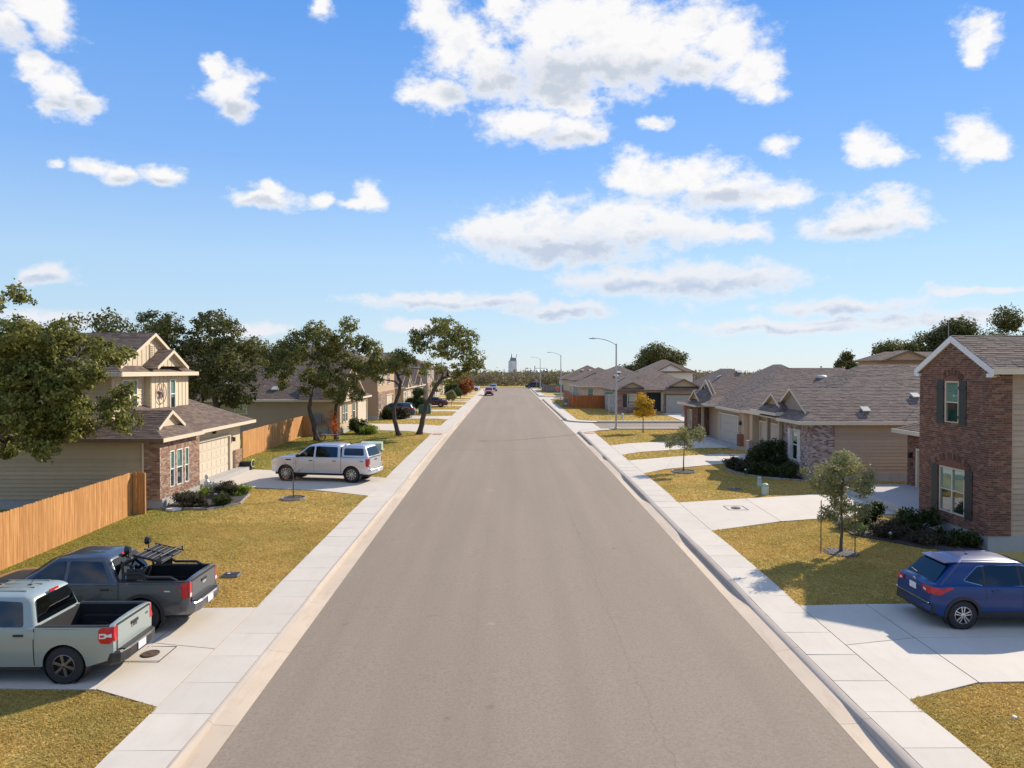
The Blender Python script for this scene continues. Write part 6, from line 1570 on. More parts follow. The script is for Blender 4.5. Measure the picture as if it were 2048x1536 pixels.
# light sage compact pickup
SM = dict(L0=-2.42, L1=2.55, W=.92, nose=.55, tail=.30, kf=.13, kr=.07, ra=.43, zw=.37, r=.372, tw=.25, rimf=.60, wheels=(-1.45, 1.62), bz=.42, tl=(.80, 1.13), hz=.98, pillar=.10,
          sect=[(.25, .93), (.40, .965), (.55, .985), (.75, 1.0), (.95, .995), (1.10, .975), (1.3, .955)], sill=[(-2.42, .50), (-2.1, .40), (-1.9, .34), (2.0, .34), (2.55, .38)],
          top=[(-2.42, 1.13), (-.90, 1.13), (-.80, 1.10), (.9, 1.09), (1.25, 1.08), (2.2, 1.00), (2.45, .93), (2.55, .82)], bed=(-2.34, -.88), gh=dict(zb=1.10, zr=1.665, xbf=1.42, xrf=.62, xbr=-.86, xrr=-.72, wb=.865, wr=.69, rc=.12), cpil=.22)
# graphite mid-size pickup
SD = dict(L0=-2.62, L1=2.70, W=.945, nose=.6, tail=.30, kf=.14, kr=.05, ra=.47, zw=.40, r=.40, tw=.26, rimf=.58, wheels=(-1.52, 1.74), bz=.50, tl=(.82, 1.20), hz=1.04, pillar=.30, bumper="alloy_dark",
          sect=[(.30, .93), (.45, .965), (.6, .985), (.8, 1.0), (1.0, .992), (1.15, .975), (1.35, .955)], sill=[(-2.62, .55), (-2.3, .45), (-2.1, .42), (2.1, .42), (2.7, .45)],
          top=[(-2.62, 1.20), (-1.02, 1.20), (-.92, 1.16), (.9, 1.14), (1.25, 1.15), (2.2, 1.10), (2.55, 1.02), (2.7, .88)], bed=(-2.54, -1.0), gh=dict(zb=1.16, zr=1.72, xbf=1.48, xrf=.72, xbr=-.96, xrr=-.66, wb=.885, wr=.68, rc=.14), cpil=.20)
# silver full-size pickup with canopy
SF = dict(L0=-2.60, L1=2.88, W=1.01, nose=.5, tail=.25, kf=.10, kr=.05, ra=.47, zw=.405, r=.405, tw=.27, rimf=.66, wheels=(-1.66, 2.02), bz=.50, tl=(.82, 1.24), hz=1.10, pillar=.42, bumper="paint_silver",
          sect=[(.30, .93), (.45, .965), (.6, .985), (.8, 1.0), (1.05, .992), (1.2, .975), (1.4, .955)], sill=[(-2.60, .58), (-2.3, .50), (-2.15, .45), (2.4, .45), (2.88, .48)],
          top=[(-2.60, 1.28), (-1.0, 1.28), (-.9, 1.26), (1.0, 1.24), (1.4, 1.26), (2.4, 1.20), (2.75, 1.12), (2.88, .95)], bed=(-2.52, -1.1), gh=dict(zb=1.25, zr=1.88, xbf=1.62, xrf=.85, xbr=-1.02, xrr=-.95, wb=.93, wr=.74, rc=.12), cpil=.14)
def suv(name, label, loc, rz, S, paint, rim="alloy", spokes=5, style=1, cat="car", clad="black_plastic", grp=None, chrome="chrome", plate=True):
    c = Car(S); t = thing(name, label, cat, loc, rz, grp); G = S['gh']; L0, L1, W = S['L0'], S['L1'], S['W']
    c.body(t, paint); c.greenhouse(t, paint); c.wheels(t, spokes=spokes, rim=rim, style=style)
    if clad: c.arch_trim(t, clad, .06)
    zb_, zr = G['zb'], G['zr']; zl, zh = zb_ + .035, zr - .05
    def xf(z): return lerp(G['xbf'], G['xrf'], (z - zb_) / (zr - zb_))
    def xr(z): return lerp(G['xbr'], G['xrr'], (z - zb_) / (zr - zb_))
    pB = S['pillar']; pC = S['pillar_c']
    if chrome: c.side_patch(t, "window_trim", [(pC - S.get('quarter', .42) - .025, zl + .11), (pC - .03, zl - .012), (xf(zl) - .19, zl - .018), (xf(zh) - .09, zh - .025), (pB, zh + .014), (pC - .12, zh - .012)], chrome, .003, gh=True, r=.06)
    c.side_patch(t, "pillar_trim", [(pC - S.get('quarter', .42) - .008, zl + .116), (pC - .03, zl - .001), (xf(zl) - .20, zl - .004), (xf(zh) - .10, zh - .032), (pB, zh + .006), (pC - .12, zh - .02)], "black_plastic", .006, gh=True, r=.05)
    c.side_patch(t, "side_window", [(pB + .03, zl), (xf(zl) - .22, zl), (xf(zh) - .12, zh - .04), (pB + .03, zh)], "car_glass", .009, gh=True); c.side_patch(t, "side_window", [(pC + .03, zl), (pB - .03, zl), (pB - .03, zh), (pC + .03, zh)], "car_glass", .009, gh=True)
    c.side_patch(t, "quarter_window", [(pC - S.get('quarter', .42), zl + .12), (pC - .03, zl + .02), (pC - .03, zh - .01), (pC - .12, zh - .03)], "car_glass", .009, gh=True, r=.04)
    c.end_patch(t, "windscreen", [(-G['wb'] * .88, zl), (G['wb'] * .88, zl), (G['wr'] * .86, zh + .02), (-G['wr'] * .86, zh + .02)], "car_glass_clear", rear=False, gh=True, off=.008, r=.06)
    c.end_patch(t, "rear_window", [(-G['wb'] * .78, zl + .02), (G['wb'] * .78, zl + .02), (G['wr'] * .86, zh), (-G['wr'] * .86, zh)], "car_glass", rear=True, gh=True, off=.010, r=.10)
    mb = MB(); mb.prism([(G['xrr'] + .16, -G['wr'] * .92, zr - .005), (G['xrr'] - .13, -G['wr'] * .86, zr - .03), (G['xrr'] - .13, G['wr'] * .86, zr - .03), (G['xrr'] + .16, G['wr'] * .92, zr - .005)], (0, 0, .022)); mb.build("roof_spoiler", paint, t, world=False)
    lz0, lz1 = S['tl']
    c.side_patch(t, "tail_light", [(L0 + .02, lz0), (L0 + .20, lz0 - .02), (L0 + .30, lz0 + .06), (L0 + .52, lz1 - .02), (L0 + .50, lz1 + .01), (L0 + .02, lz1)], "tail_red", .012, r=.03)
    c.end_patch(t, "tail_light_rear", [(W * .50, lz0 + .04), (W * .88, lz0), (W * .90, lz1), (W * .50, lz1 - .02)], "tail_red", off=.012, mirror=True, th=.012)
    c.end_patch(t, "reversing_lamp", [(W * .56, lz0 + .05), (W * .70, lz0 + .03), (W * .70, lz0 + .09), (W * .56, lz0 + .10)], "tail_clear", off=.027, mirror=True)
    bz = S['bz']
    c.end_patch(t, "rear_bumper", [(-W * .90, bz), (W * .90, bz), (W * .93, bz + .22), (-W * .93, bz + .22)], clad or paint, off=.004, th=.05, r=.04)
    c.end_patch(t, "bumper_edge", [(-W * .86, bz + .245), (W * .86, bz + .245), (W * .86, bz + .275), (-W * .86, bz + .275)], chrome or paint, off=.03, th=.03, r=.01)
    if plate: c.end_patch(t, "number_plate", [(-.16, lz0 - .06), (.16, lz0 - .06), (.16, lz0 + .09), (-.16, lz0 + .09)], "plate_white", off=.012, th=.008, r=.01)
    c.side_patch(t, "lower_cladding", [(S['wheels'][0] + S['ra'] + .02, .30), (S['wheels'][1] - S['ra'] - .02, .30), (S['wheels'][1] - S['ra'] - .05, .42), (S['wheels'][0] + S['ra'] + .05, .42)], clad or paint, .010, r=.02)
    zf = interp(S['top'], L1 - .1)
    c.end_patch(t, "grille", [(-W * .5, zf - .34), (W * .5, zf - .34), (W * .56, zf - .08), (-W * .56, zf - .08)], "black_plastic", rear=False, th=.02); c.end_patch(t, "headlight", [(W * .58, zf - .20), (W * .86, zf - .14), (W * .86, zf - .02), (W * .58, zf - .08)], "head_clear", rear=False, mirror=True, th=.012)
    c.end_patch(t, "front_bumper", [(-W * .86, .30), (W * .86, .30), (W * .88, .46), (-W * .88, .46)], clad or paint, rear=False, th=.05)
    c.mirror(t, xf(zl) - .36, zl + .05, paint); c.handle(t, pB + .22, zb_ - .10, paint); c.handle(t, pC + .22, zb_ - .08, paint)
    c.seam(t, [(pB, .36), (pB, zb_ - .01)]); c.seam(t, [(pC - .02, S['zw'] + S['ra'] * .8), (pC - .03, zb_ - .01)]); c.seam(t, [(xf(zl) - .30, .36), (xf(zl) - .12, zb_ - .02)])
    for sg in (1, -1):
        mb = MB(); mb.tube([(G['xrr'] + .28, G['wr'] * .86 * sg, zr + .035), (G['xrf'] - .20, G['wr'] * .86 * sg, zr + .045)], .012, 5); mb.build("roof_rail", paint, t, world=False)
    mb = MB(); mb.box(-.3 + G['xrr'] * .3, -.25 + G['xrr'] * .3, -.02, .02, zr + .08, zr + .105); mb.tube([(-.27 + G['xrr'] * .3, 0, zr + .10), (-.5 + G['xrr'] * .3, 0, zr + .26)], .006, 5); mb.build("antenna", "black_plastic", t, world=False)
    return t, c
SB = dict(L0=-2.02, L1=2.19, W=.92, nose=.6, tail=.45, kf=.16, kr=.12, ra=.385, zw=.345, r=.345, tw=.22, rimf=.60, wheels=(-1.28, 1.37), bz=.36, tl=(.84, 1.00), pillar=.16, pillar_c=-.70, quarter=.50,
          sect=[(.25, .93), (.38, .97), (.55, .99), (.72, 1.0), (.9, .985), (1.05, .95), (1.2, .92)], sill=[(-2.02, .42), (-1.75, .30), (1.8, .27), (2.19, .32)],
          top=[(-2.02, .92), (-1.96, 1.00), (-1.7, 1.03), (.9, .99), (1.15, 1.00), (1.8, .90), (2.1, .80), (2.19, .68)], gh=dict(zb=1.0, zr=1.535, xbf=1.28, xrf=.42, xbr=-1.90, xrr=-1.42, wb=.845, wr=.63, rc=.18, arc=.075))
SS = dict(SB); SS.update(L0=-2.35, L1=2.35, wheels=(-1.36, 1.42), ra=.42, zw=.37, r=.37, top=[(-2.35, .98), (-2.28, 1.06), (-1.9, 1.10), (1.0, 1.07), (1.25, 1.08), (2.0, 1.0), (2.25, .90), (2.35, .75)], tl=(.92, 1.12), sill=[(-2.35, .46), (-1.9, .34), (1.9, .32), (2.35, .38)], gh=dict(zb=1.07, zr=1.64, xbf=1.36, xrf=.55, xbr=-2.22, xrr=-1.92, wb=.86, wr=.68, rc=.16), pillar=.14, pillar_c=-.82)
SV = dict(SS); SV.update(L0=-2.5, L1=2.5, top=[(-2.5, .98), (-2.4, 1.06), (-1.9, 1.08), (1.3, 1.05), (1.5, 1.05), (2.2, .92), (2.4, .82), (2.5, .68)], sill=[(-2.5, .4), (-2, .28), (2, .28), (2.5, .34)], gh=dict(zb=1.05, zr=1.68, xbf=1.85, xrf=.75, xbr=-2.36, xrr=-2.15, wb=.88, wr=.72, rc=.16), wheels=(-1.48, 1.5), pillar=.35, pillar_c=-.75, quarter=.8)
SE = dict(SB); SE.update(L0=-2.4, L1=2.4, wheels=(-1.36, 1.42), ra=.37, zw=.33, r=.33, top=[(-2.4, .86), (-2.3, .95), (-1.5, 1.0), (1.0, .92), (1.9, .82), (2.3, .70), (2.4, .6)], tl=(.74, .90), sill=[(-2.4, .36), (-2, .25), (2, .25), (2.4, .28)], gh=dict(zb=.95, zr=1.38, xbf=1.15, xrf=.30, xbr=-1.75, xrr=-.95, wb=.80, wr=.60, rc=.18), pillar=.05, pillar_c=-.78, quarter=.3)
# ------------------------------------------------------------------ fences
def fence(name, label, pts, mat, h=1.83, w=.140, gap=.006, post_mat=None, top=True):
    """picket fence: every picket is a part; rails and posts behind"""
    p0 = pts[0]; t = thing(name, label, "fence", (p0[0], p0[1], lz(*p0))); cache = []
    for k in range(4):
        mb = MB(); hh = h + (-.012, .0, .01, .004)[k]; mb.prism([(0, 0, .04), (w, 0, .04), (w, 0, hh - .03), (w - .03, 0, hh), (.03, 0, hh), (0, 0, hh - .03)], (0, .018, 0)); cache.append(mb.mesh("picket", mat))
    rr = random.Random(int(abs(p0[0] * 10)))
    for (a, b) in zip(pts[:-1], pts[1:]):
        d = Vector((b[0] - a[0], b[1] - a[1], 0)); L = d.length; d.normalize(); n = int(L / (w + gap)); ang = math.atan2(d.y, d.x)
        for i in range(n):
            x, y = a[0] + d.x * i * (w + gap), a[1] + d.y * i * (w + gap)
            o = new_obj("picket", rr.choice(cache), t, True, False); o.matrix_basis = KM @ Matrix.Translation((x, y, lz(x, y) - .05)) @ Matrix.Rotation(ang + rr.uniform(-.01, .01), 4, 'Z') @ Matrix.Rotation(rr.uniform(-.006, .006), 4, 'Y')
        nr = Vector((-d.y, d.x, 0))
        k = max(1, int(L / 2.4))
        for i in range(k + 1):
            x, y = a[0] + d.x * L * i / k + nr.x * .07, a[1] + d.y * L * i / k + nr.y * .07; mb = MB(); mb.box(x - .045, x + .045, y - .045, y + .045, lz(x, y) - .2, lz(x, y) + h - .1); mb.build("post", mat, t)
        for zz in (.35, 1.0, 1.55):
            mb = MB(); A = Vector((a[0], a[1], lz(*a) + zz)) + nr * .022; B = Vector((b[0], b[1], lz(*b) + zz)) + nr * .022; mb.obox(A, B - A, nr * .04, Vector((0, 0, .09))); mb.build("rail", mat, t)
    return t
fence("cedar_fence", "long cedar picket fence beside the tan siding of the cream house", [(-15.65, 18.0), (-15.65, 28.5)], "cedar")
fence("cedar_fence", "short cedar return closing the fence against the brick corner", [(-15.65, 28.56), (-15.2, 28.56)], "cedar")
fence("cedar_fence", "cedar picket fence dappled by oak shade behind the silver truck", [(-17.2, 44.5), (-17.2, 57.6)], "cedar")
fence("cedar_fence", "cedar gate panel meeting the wall with meter boxes", [(-17.2, 57.66), (-16.5, 57.66)], "cedar")
fence("stained_fence", "orange stained picket fence joining the rose brick corner house", [(9.3, 112), (9.3, 96.0)], "cedar_orange", 1.9)
fence("stained_fence", "orange stained fence front facing the corner lawn", [(9.36, 96.0), (13.75, 96.0)], "cedar_orange", 1.9)
fence("grey_fence", "weathered grey picket fence on the far corner by the stop sign", [(8.7, 157), (13.2, 157)], "wood_grey", 1.8, .2)
fence("grey_fence", "weathered grey side fence running up to the end of the street", [(8.7, 172), (8.7, 157.1)], "wood_grey", 1.8, .2)
fence("grey_fence", "grey back fence between the pale house and the orange fence", [(10.2, 112.2), (10.2, 122)], "wood_grey", 1.8, .2)

# ------------------------------------------------------------------ parked vehicles
def ty(x, y): return lz(x, y) + .032
t, c = pickup("pickup_truck", "light sage green pickup with open black bed nearest the pavement drain lid", (-10.30, 14.36, ty(-9, 14.4)), RAD(180), SM, "paint_sage", "alloy_dark", 6, 0, tail="hex", flare=False)
S = SM; c.end_patch(t, "tailgate_emblem", [(-.11, .90), (.11, .90), (.13, .94), (.11, .98), (-.11, .98), (-.13, .94)], "chrome", off=.026, th=.012, r=.03); c.end_patch(t, "emblem_field", [(-.085, .91), (.085, .91), (.10, .94), (.085, .97), (-.085, .97), (-.10, .94)], "paint_navy", off=.039, th=.003, r=.025)
c.end_patch(t, "trim_badge", [(-.62, .98), (-.52, .98), (-.52, 1.02), (-.62, 1.02)], "alloy_dark", off=.026, th=.006, r=.008)
mb = MB(); mb.box(-.30, -.22, -.02, .02, 1.74, 1.765); mb.tube([(-.26, 0, 1.76), (-.42, 0, 1.98)], .006, 5); mb.build("antenna", "black_plastic", t, world=False)
for yy in (-.42, -.14, .14, .42):
    mb = MB(); mb.box(-.45, .45, yy - .012, yy + .012, 1.735, 1.752); mb.build("roof_rib", "paint_sage", t, world=False)
c.side_patch(t, "fuel_door", [(-1.30 + .42, .90), (-1.08 + .42, .90), (-1.08 + .42, 1.06), (-1.30 + .42, 1.06)], "paint_sage", .008, r=.05)
t, c = pickup("pickup_truck", "dark graphite pickup with black roll bar and bed rack", (-10.14, 16.85, ty(-9, 17)), RAD(180), SD, "paint_graphite", "black_plastic", 6, 0, tail="block", trim="black_plastic")
# roll bar, side hoops, rack and work lights
mb = MB()
for sg in (1, -1):
    y = .80 * sg
    mb.tube([(-1.05, y, 1.22), (-1.02, y, 1.60), (-1.20, y, 1.74)], .035, 8); mb.tube([(-1.05, y, 1.38), (-1.45, y, 1.40), (-1.62, y, 1.30), (-2.15, y, 1.30), (-2.32, y, 1.21)], .035, 8)
    mb.tube([(-1.05, y, 1.60), (-1.25, y, 1.58), (-1.32, y, 1.48), (-1.28, y, 1.38)], .025, 6)
mb.tube([(-1.02, -.8, 1.60), (-1.02, .8, 1.60)], .035, 8); mb.tube([(-1.20, -.8, 1.74), (-1.20, .8, 1.74)], .035, 8); mb.build("roll_bar", "black_plastic", t, smooth=40, world=False)
for sg in (1, -1):
    mb = MB(); mb.obox((-1.12, .78 * sg - .012, 1.24), (-.42, 0, 0), (0, .024, 0), (0, 0, .26)); mb.build("side_plate", "black_plastic", t, world=False)
mb = MB()
for i in range(6): x = -1.25 - i * .12; mb.tube([(x, -.62, 1.78 - i * .03), (x, .62, 1.78 - i * .03)], .016, 6)
for y in (-.62, 0, .62): mb.tube([(-1.18, y, 1.80), (-1.9, y, 1.63)], .02, 6)
mb.tube([(-1.86, -.62, 1.63), (-1.86, -.62, 1.76), (-1.84, .62, 1.76), (-1.84, .62, 1.63)], .018, 6)
mb.build("bed_rack", "black_plastic", t, smooth=40, world=False)
mb = MB(); mb.prism([(-1.20, -.60, 1.745), (-1.20, .60, 1.745), (-1.86, .60, 1.585), (-1.86, -.60, 1.585)], (.006, 0, .026)); mb.build("rack_tray", "black_plastic", t, world=False)
for y in (-.62, .45):
    mb = MB(); mb.tube([(-1.02, y, 1.62), (-1.0, y, 1.80)], .015, 6); mb.lathe([(.02, -.05), (.07, -.05), (.10, .03), (.10, .06), (.02, .06)], 14, (-1.0, y, 1.88), 'x'); mb.build("work_light", "black_plastic", t, smooth=40, world=False)
c.side_patch(t, "bed_emblem", [(-2.22, .99), (-2.08, .99), (-2.05, 1.02), (-2.19, 1.02)], "alloy", .008, r=.008); c.side_patch(t, "bed_emblem", [(-2.02, 1.03), (-1.94, 1.03), (-1.92, 1.05), (-2.0, 1.05)], "tail_red", .008, r=.006)
c.end_patch(t, "tailgate_emblem", [(-.10, .98), (.10, .98), (.12, 1.03), (.10, 1.08), (-.10, 1.08), (-.12, 1.03)], "chrome", off=.026, th=.008, r=.04)
c.side_patch(t, "mud_flap", [(-2.02, .22), (-1.94, .22), (-1.95, .55), (-2.02, .55)], "black_plastic", -.05, th=.02, r=.01)
t, c = pickup("pickup_truck", "silver crew cab pickup with matching canopy and 4X4 decals", (-9.50, 36.5, ty(-9.5, 36.7)), RAD(168), SF, "paint_silver", "alloy", 10, 0, cap=True, flare=False, tail="block", trim="black_plastic")
# canopy over the bed
Gc = dict(zb=1.30, zr=1.86, xbf=-1.08, xrf=-1.04, xbr=-2.58, xrr=-2.36, wb=.96, wr=.76, rc=.10); c2 = Car(dict(SF, gh=Gc)); c2.greenhouse(t, "paint_silver", "canopy")
c2.side_patch(t, "canopy_window", [(-2.34, 1.40), (-1.22, 1.40), (-1.22, 1.76), (-2.26, 1.76)], "car_glass", .006, gh=True, r=.08)
c2.end_patch(t, "canopy_hatch", [(-.80, 1.36), (.80, 1.36), (.66, 1.80), (-.66, 1.80)], "car_glass", rear=True, gh=True, off=.010, r=.06)
for sg in (1, -1):
    R4 = Matrix.Translation((-2.22, (c.hw(-2.2, 1.08) + .006) * sg, 1.10)) @ Matrix.Rotation(RAD(180 if sg > 0 else 0), 4, 'Z') @ Matrix.Rotation(RAD(90), 4, 'X')
    text_mesh("4X4", .12, "bed_decal", "black_plastic", t, R4)
for sg in (1, -1):
    mb = MB(); mb.obox((1.72, c.hw(1.7, 1.12) * sg, 1.09), (.30, 0, 0), (0, .014 * sg, 0), (0, 0, .06)); mb.build("fender_vent", "black_plastic", t, world=False)
for sg in (1, -1):
    mb = MB(); mb.tube([(-1.0, .90 * sg, .42), (1.35, .90 * sg, .42)], .05, 6); mb.build("running_board", "black_plastic", t, world=False)
t, c = suv("crossover_car", "dark blue crossover parked on the right driveway", (12.22, 17.0, ty(12, 17)), RAD(0), SB, "paint_blue", "alloy", 5, 1)
c.end_patch(t, "tailgate_emblem", [(-.06, 1.06 - .02), (.06, 1.04), (.075, 1.09), (.06, 1.14), (-.06, 1.14), (-.075, 1.09)], "chrome", off=.02, th=.012, r=.04, gh=False) if False else None
mb = MB(); mb.lathe([(.062, 0), (.062, -.012), (.045, -.014), (.045, 0)], 18, (-1.995, 0, 1.0), 'x', False); mb.box(-2.015, -1.995, -.075, .075, .99, 1.01); mb.build("tailgate_emblem", "chrome", t, world=False)
mb = MB(); mb.obox((-1.86, -.02, 1.10), (0, .42, .06), (0, -.01, .03), (-.014, 0, 0)); mb.build("rear_wiper", "black_plastic", t, world=False)
suv("sport_utility", "dark blue sport utility parked at the two storey tan house", (-13.0, 78.9, ty(-12.5, 78.9)), RAD(180), SS, "paint_navy", "alloy", 5, 1)
suv("sedan_car", "maroon sedan parked further down the left row", (-11.0, 99.6, ty(-11, 99.6)), RAD(180), SE, "paint_maroon", "alloy", 5, 1, clad=None, chrome=None)
suv("minivan", "black minivan turning on the far cross street", (7.6, 190.5, g(190)), RAD(180), SV, "paint_black", "alloy", 5, 1, clad=None, chrome=None)
suv("sport_utility", "silver sport utility parked behind the red pickup at the left kerb", (-3.35, 168, g(168) + .02), RAD(-90), SS, "paint_lightgrey", "alloy", 5, 1)
suv("sport_utility", "white vehicle nosing out of a driveway near the end of the left row", (-8.9, 166, ty(-9, 165)), RAD(0), SS, "paint_white", "alloy", 5, 1)
SR = dict(SF); t, c = pickup("pickup_truck", "faded red old pickup facing up the street at the left kerb", (-3.75, 142.5, g(142) + .01), RAD(-90), SM, "paint_red", "alloy", 6, 0, flare=False)
t, c = pickup("pickup_truck", "black pickup with an open red trimmed door at the rose brick house garage", (23.2, 81.8, ty(23, 82)), RAD(90), SD, "paint_black", "alloy", 6, 0)
mb = MB(); mb.box(.62, .70, .95, 1.95, .55, 1.15); o = mb.build("open_door", "paint_red", t, world=False)
mb = MB(); mb.tube([(.66, .95, 1.15), (.66, 1.15, 1.68), (.66, 1.85, 1.62), (.66, 1.95, 1.15)], .03, 6); mb.build("door_frame", "paint_black", o, world=False)

# ------------------------------------------------------------------ street furniture
def lamp(label, x, y, arm=1.75, H=8.0):
    t = thing("street_lamp", label, "street lamp", (x, y, lz(x, y) if x > 7.8 else g(y) + .14), 0, "street lamps on the right side")
    mb = MB(); mb.lathe([(.24, -.1), (.24, .06), (.2, .08)], 12); mb.build("base", "concrete_kerb", t, world=False)
    mb = MB(); mb.lathe([(.17, .08), (.17, .22), (.105, .26)], 12); mb.build("shoe", "galvanised", t, world=False)
    mb = MB(); mb.tube([(0, 0, .2), (0, 0, 4), (0, 0, H)], [.105, .085, .065], 12); mb.build("pole", "galvanised", t, smooth=40, world=False)
    mb = MB(); mb.tube([(0, 0, H - .12), (-.35, 0, H + .12), (-arm * .6, 0, H + .38), (-arm, 0, H + .50), (-arm - .15, 0, H + .50)], [.045, .04, .035, .03, .03], 8); mb.build("arm", "galvanised", t, smooth=40, world=False)
    mb = MB(); x0 = -arm - .1; mb.prism([(x0, -.10, H + .46), (x0 - .55, -.14, H + .45), (x0 - .68, 0, H + .45), (x0 - .55, .14, H + .45), (x0, .10, H + .46)], (0, 0, .07)); mb.build("lamp_head", "lamp_grey", t, world=False)
    mb = MB(); mb.box(x0 - .5, x0 - .15, -.09, .09, H + .435, H + .455); mb.build("lens", "head_clear", t, world=False)
    mb = MB(); mb.lathe([(.04, 0), (.04, .06), (.01, .07)], 8, (x0 - .3, 0, H + .52)); mb.build("photocell", "black_plastic", t, world=False)
lamp("tall street lamp standing on the corner lawn by the yellow tree", 10.15, 63.4)
lamp("street lamp at the second side street beside the stop sign", 9.8, 124.2)
lamp("farthest street lamp, near the grain bins at the street's end", 8.9, 183.0)
def sign_post(label, x, y, h, stop=None, blade=None):
    t = thing("street_sign", label, "street sign", (x, y, lz(x, y))); mb = MB(); mb.tube([(0, 0, -.1), (0, 0, h)], .03, 8); mb.build("post", "galvanised", t, world=False)
    if stop:
        ang = stop; R = .38; n = Vector((math.cos(ang), math.sin(ang), 0)); e = Vector((-n.y, n.x, 0)); C = Vector((0, 0, h - .42)) + n * .04
        for rr_, mm, d in ((R, "sign_white", 0), (R * .93, "sign_red", .012)):
            mb = MB(); mb.prism([C + n * d + (e * math.cos(RAD(22.5 + 45 * i)) + Vector((0, 0, 1)) * math.sin(RAD(22.5 + 45 * i))) * rr_ for i in range(8)], n * .008); mb.build("sign_face" if d else "sign_border", mm, t, world=False)
        M4 = Matrix.Translation(C + n * .024) @ Matrix((( e.x, 0, n.x, 0), (e.y, 0, n.y, 0), (0, 1, 0, 0), (0, 0, 0, 1))); text_mesh("STOP", .24, "sign_lettering", "sign_white", t, M4)
    if blade:
        for k, ang in enumerate(blade):
            n = Vector((math.cos(ang), math.sin(ang), 0)); e = Vector((-n.y, n.x, 0)); mb = MB(); mb.obox(Vector((0, 0, h + .02 + k * .24)) - e * .45 - n * .01, e * .9, n * .02, Vector((0, 0, .2))); mb.build("name_blade", "sign_green", t, world=False)
sign_post("thin sign post on the corner lawn by the fire hydrant", 11.6, 77.6, 2.75, RAD(0), (RAD(-90),))
sign_post("stop sign with green street name blade at the second side street", 9.1, 123.2, 2.5, RAD(-60), (RAD(-90), RAD(0)))
sign_post("red stop sign at the end of the street beside the grey fence", 7.95, 183.5, 2.6, RAD(-90))
t = thing("fire_hydrant", "silver fire hydrant on the corner lawn", "fire hydrant", (12.9, 76.2, lz(12.9, 76.2)))
mb = MB(); mb.lathe([(.17, 0), (.17, .05), (.11, .07), (.11, .48), (.14, .50), (.14, .55), (.11, .62), (.05, .68), (.03, .74)], 14); mb.build("barrel", "hydrant_grey", t, smooth=30, world=False)
for a in (0, 90, 180):
    mb = MB(); d = Vector((math.cos(RAD(a)), math.sin(RAD(a)), 0)); mb.tube([d * .08 + Vector((0, 0, .40)), d * .20 + Vector((0, 0, .40))], .055, 10); mb.build("nozzle", "hydrant_grey", t, world=False)
def pedestal(label, x, y, r, h):
    t = thing("utility_pedestal", label, "utility pedestal", (x, y, lz(x, y))); mb = MB(); mb.lathe([(r * 1.05, -.05), (r * 1.05, .06), (r, .07), (r, h * .85), (r * .92, h * .93), (r * .6, h), (.01, h * 1.02)], 18); mb.build("housing", "pedestal_green", t, smooth=35, world=False)
    mb = MB(); mb.lathe([(r * 1.02, h * .78), (r * 1.04, h * .79), (r * 1.04, h * .81), (r * 1.02, h * .82)], 18); mb.build("band", "cabinet_green", t, world=False)
pedestal("slim pale green utility pedestal by the shaded bed", 12.85, 34.6, .11, .48); pedestal("stout pale green utility pedestal near the driveway edge", 12.3, 32.4, .155, .55)
def cabinet(label, x, y, w, d, h, m="cabinet_green"):
    t = thing("transformer_cabinet", label, "utility cabinet", (x, y, lz(x, y))); mb = MB(); mb.box(-w / 2 - .1, w / 2 + .1, -d / 2 - .1, d / 2 + .1, -.1, .08); mb.build("pad", "concrete_kerb", t, world=False)
    mb = MB(); mb.prism([(-w / 2, -d / 2, .08), (-w / 2, -d / 2, h - .1), (-w / 2, d / 2, h), (-w / 2, d / 2, .08)], (w, 0, 0)); mb.build("housing", m, t, world=False)
    mb = MB(); mb.box(-w / 2 + .05, w / 2 - .05, -d / 2 - .02, -d / 2 - .003, .15, h - .2); mb.build("door", m, t, world=False)
cabinet("low green transformer cabinet beside the round evergreen", -12.0, 84.4, 1.0, .9, 1.0); cabinet("taller green transformer cabinet nearest the pavement", -10.2, 84.8, 1.5, 1.2, 1.25)
cabinet("pale flat topped utility cabinet behind the silver truck canopy", -9.6, 48.4, 1.5, .7, .62, "pedestal_green")
def lid(label, x, y, w, d):
    t = thing("meter_box", label, "meter box", (x, y, lz(x, y))); mb = MB(); mb.box(-w / 2, w / 2, -d / 2, d / 2, -.02, .075); mb.build("frame", "meter_grey", t, world=False)
    mb = MB(); mb.box(-w / 2 + .03, w / 2 - .03, -d / 2 + .03, d / 2 - .03, .075, .09); mb.build("cover", "black_plastic", t, world=False); mb = MB(); mb.lathe([(.05, 0), (.05, .006), (.01, .007)], 10, (-.08, 0, .09)); mb.build("reader_port", "plate_white", t, world=False)
lid("dark meter box lid in the lawn past the graphite pickup", -8.25, 20.4, .48, .36); lid("dark meter box lid in the mid right lawn", 11.3, 33.6, .5, .35)
mb = MB(); mb.lathe([(.03, 0), (.045, .01), (.04, .035), (.02, .045)], 8, (9.25, 12.3, lz(9.25, 12.3))); o = mb.build("litter_cup", "plate_white"); tag(o, "small white scrap lying on the near right lawn", "litter")
mb = MB(); mb.lathe([(.06, 0), (.09, .03), (.05, .09)], 8, (10.3, 55.4, lz(10.3, 55.4))); o = mb.build("litter_bag", "plate_white"); tag(o, "small white scrap lying on the corner lawn", "litter")
t = thing("wheeled_bin", "grey wheeled bin with a white label against the orange fence", "bin", (8.62, 100.6, lz(8.6, 100.6))); mb = MB(); mb.prism([(-.28, -.32, .1), (.28, -.32, .1), (.34, -.38, 1.15), (-.34, -.38, 1.15)], (0, .7, 0)); mb.build("tub", "meter_grey", t, world=False)
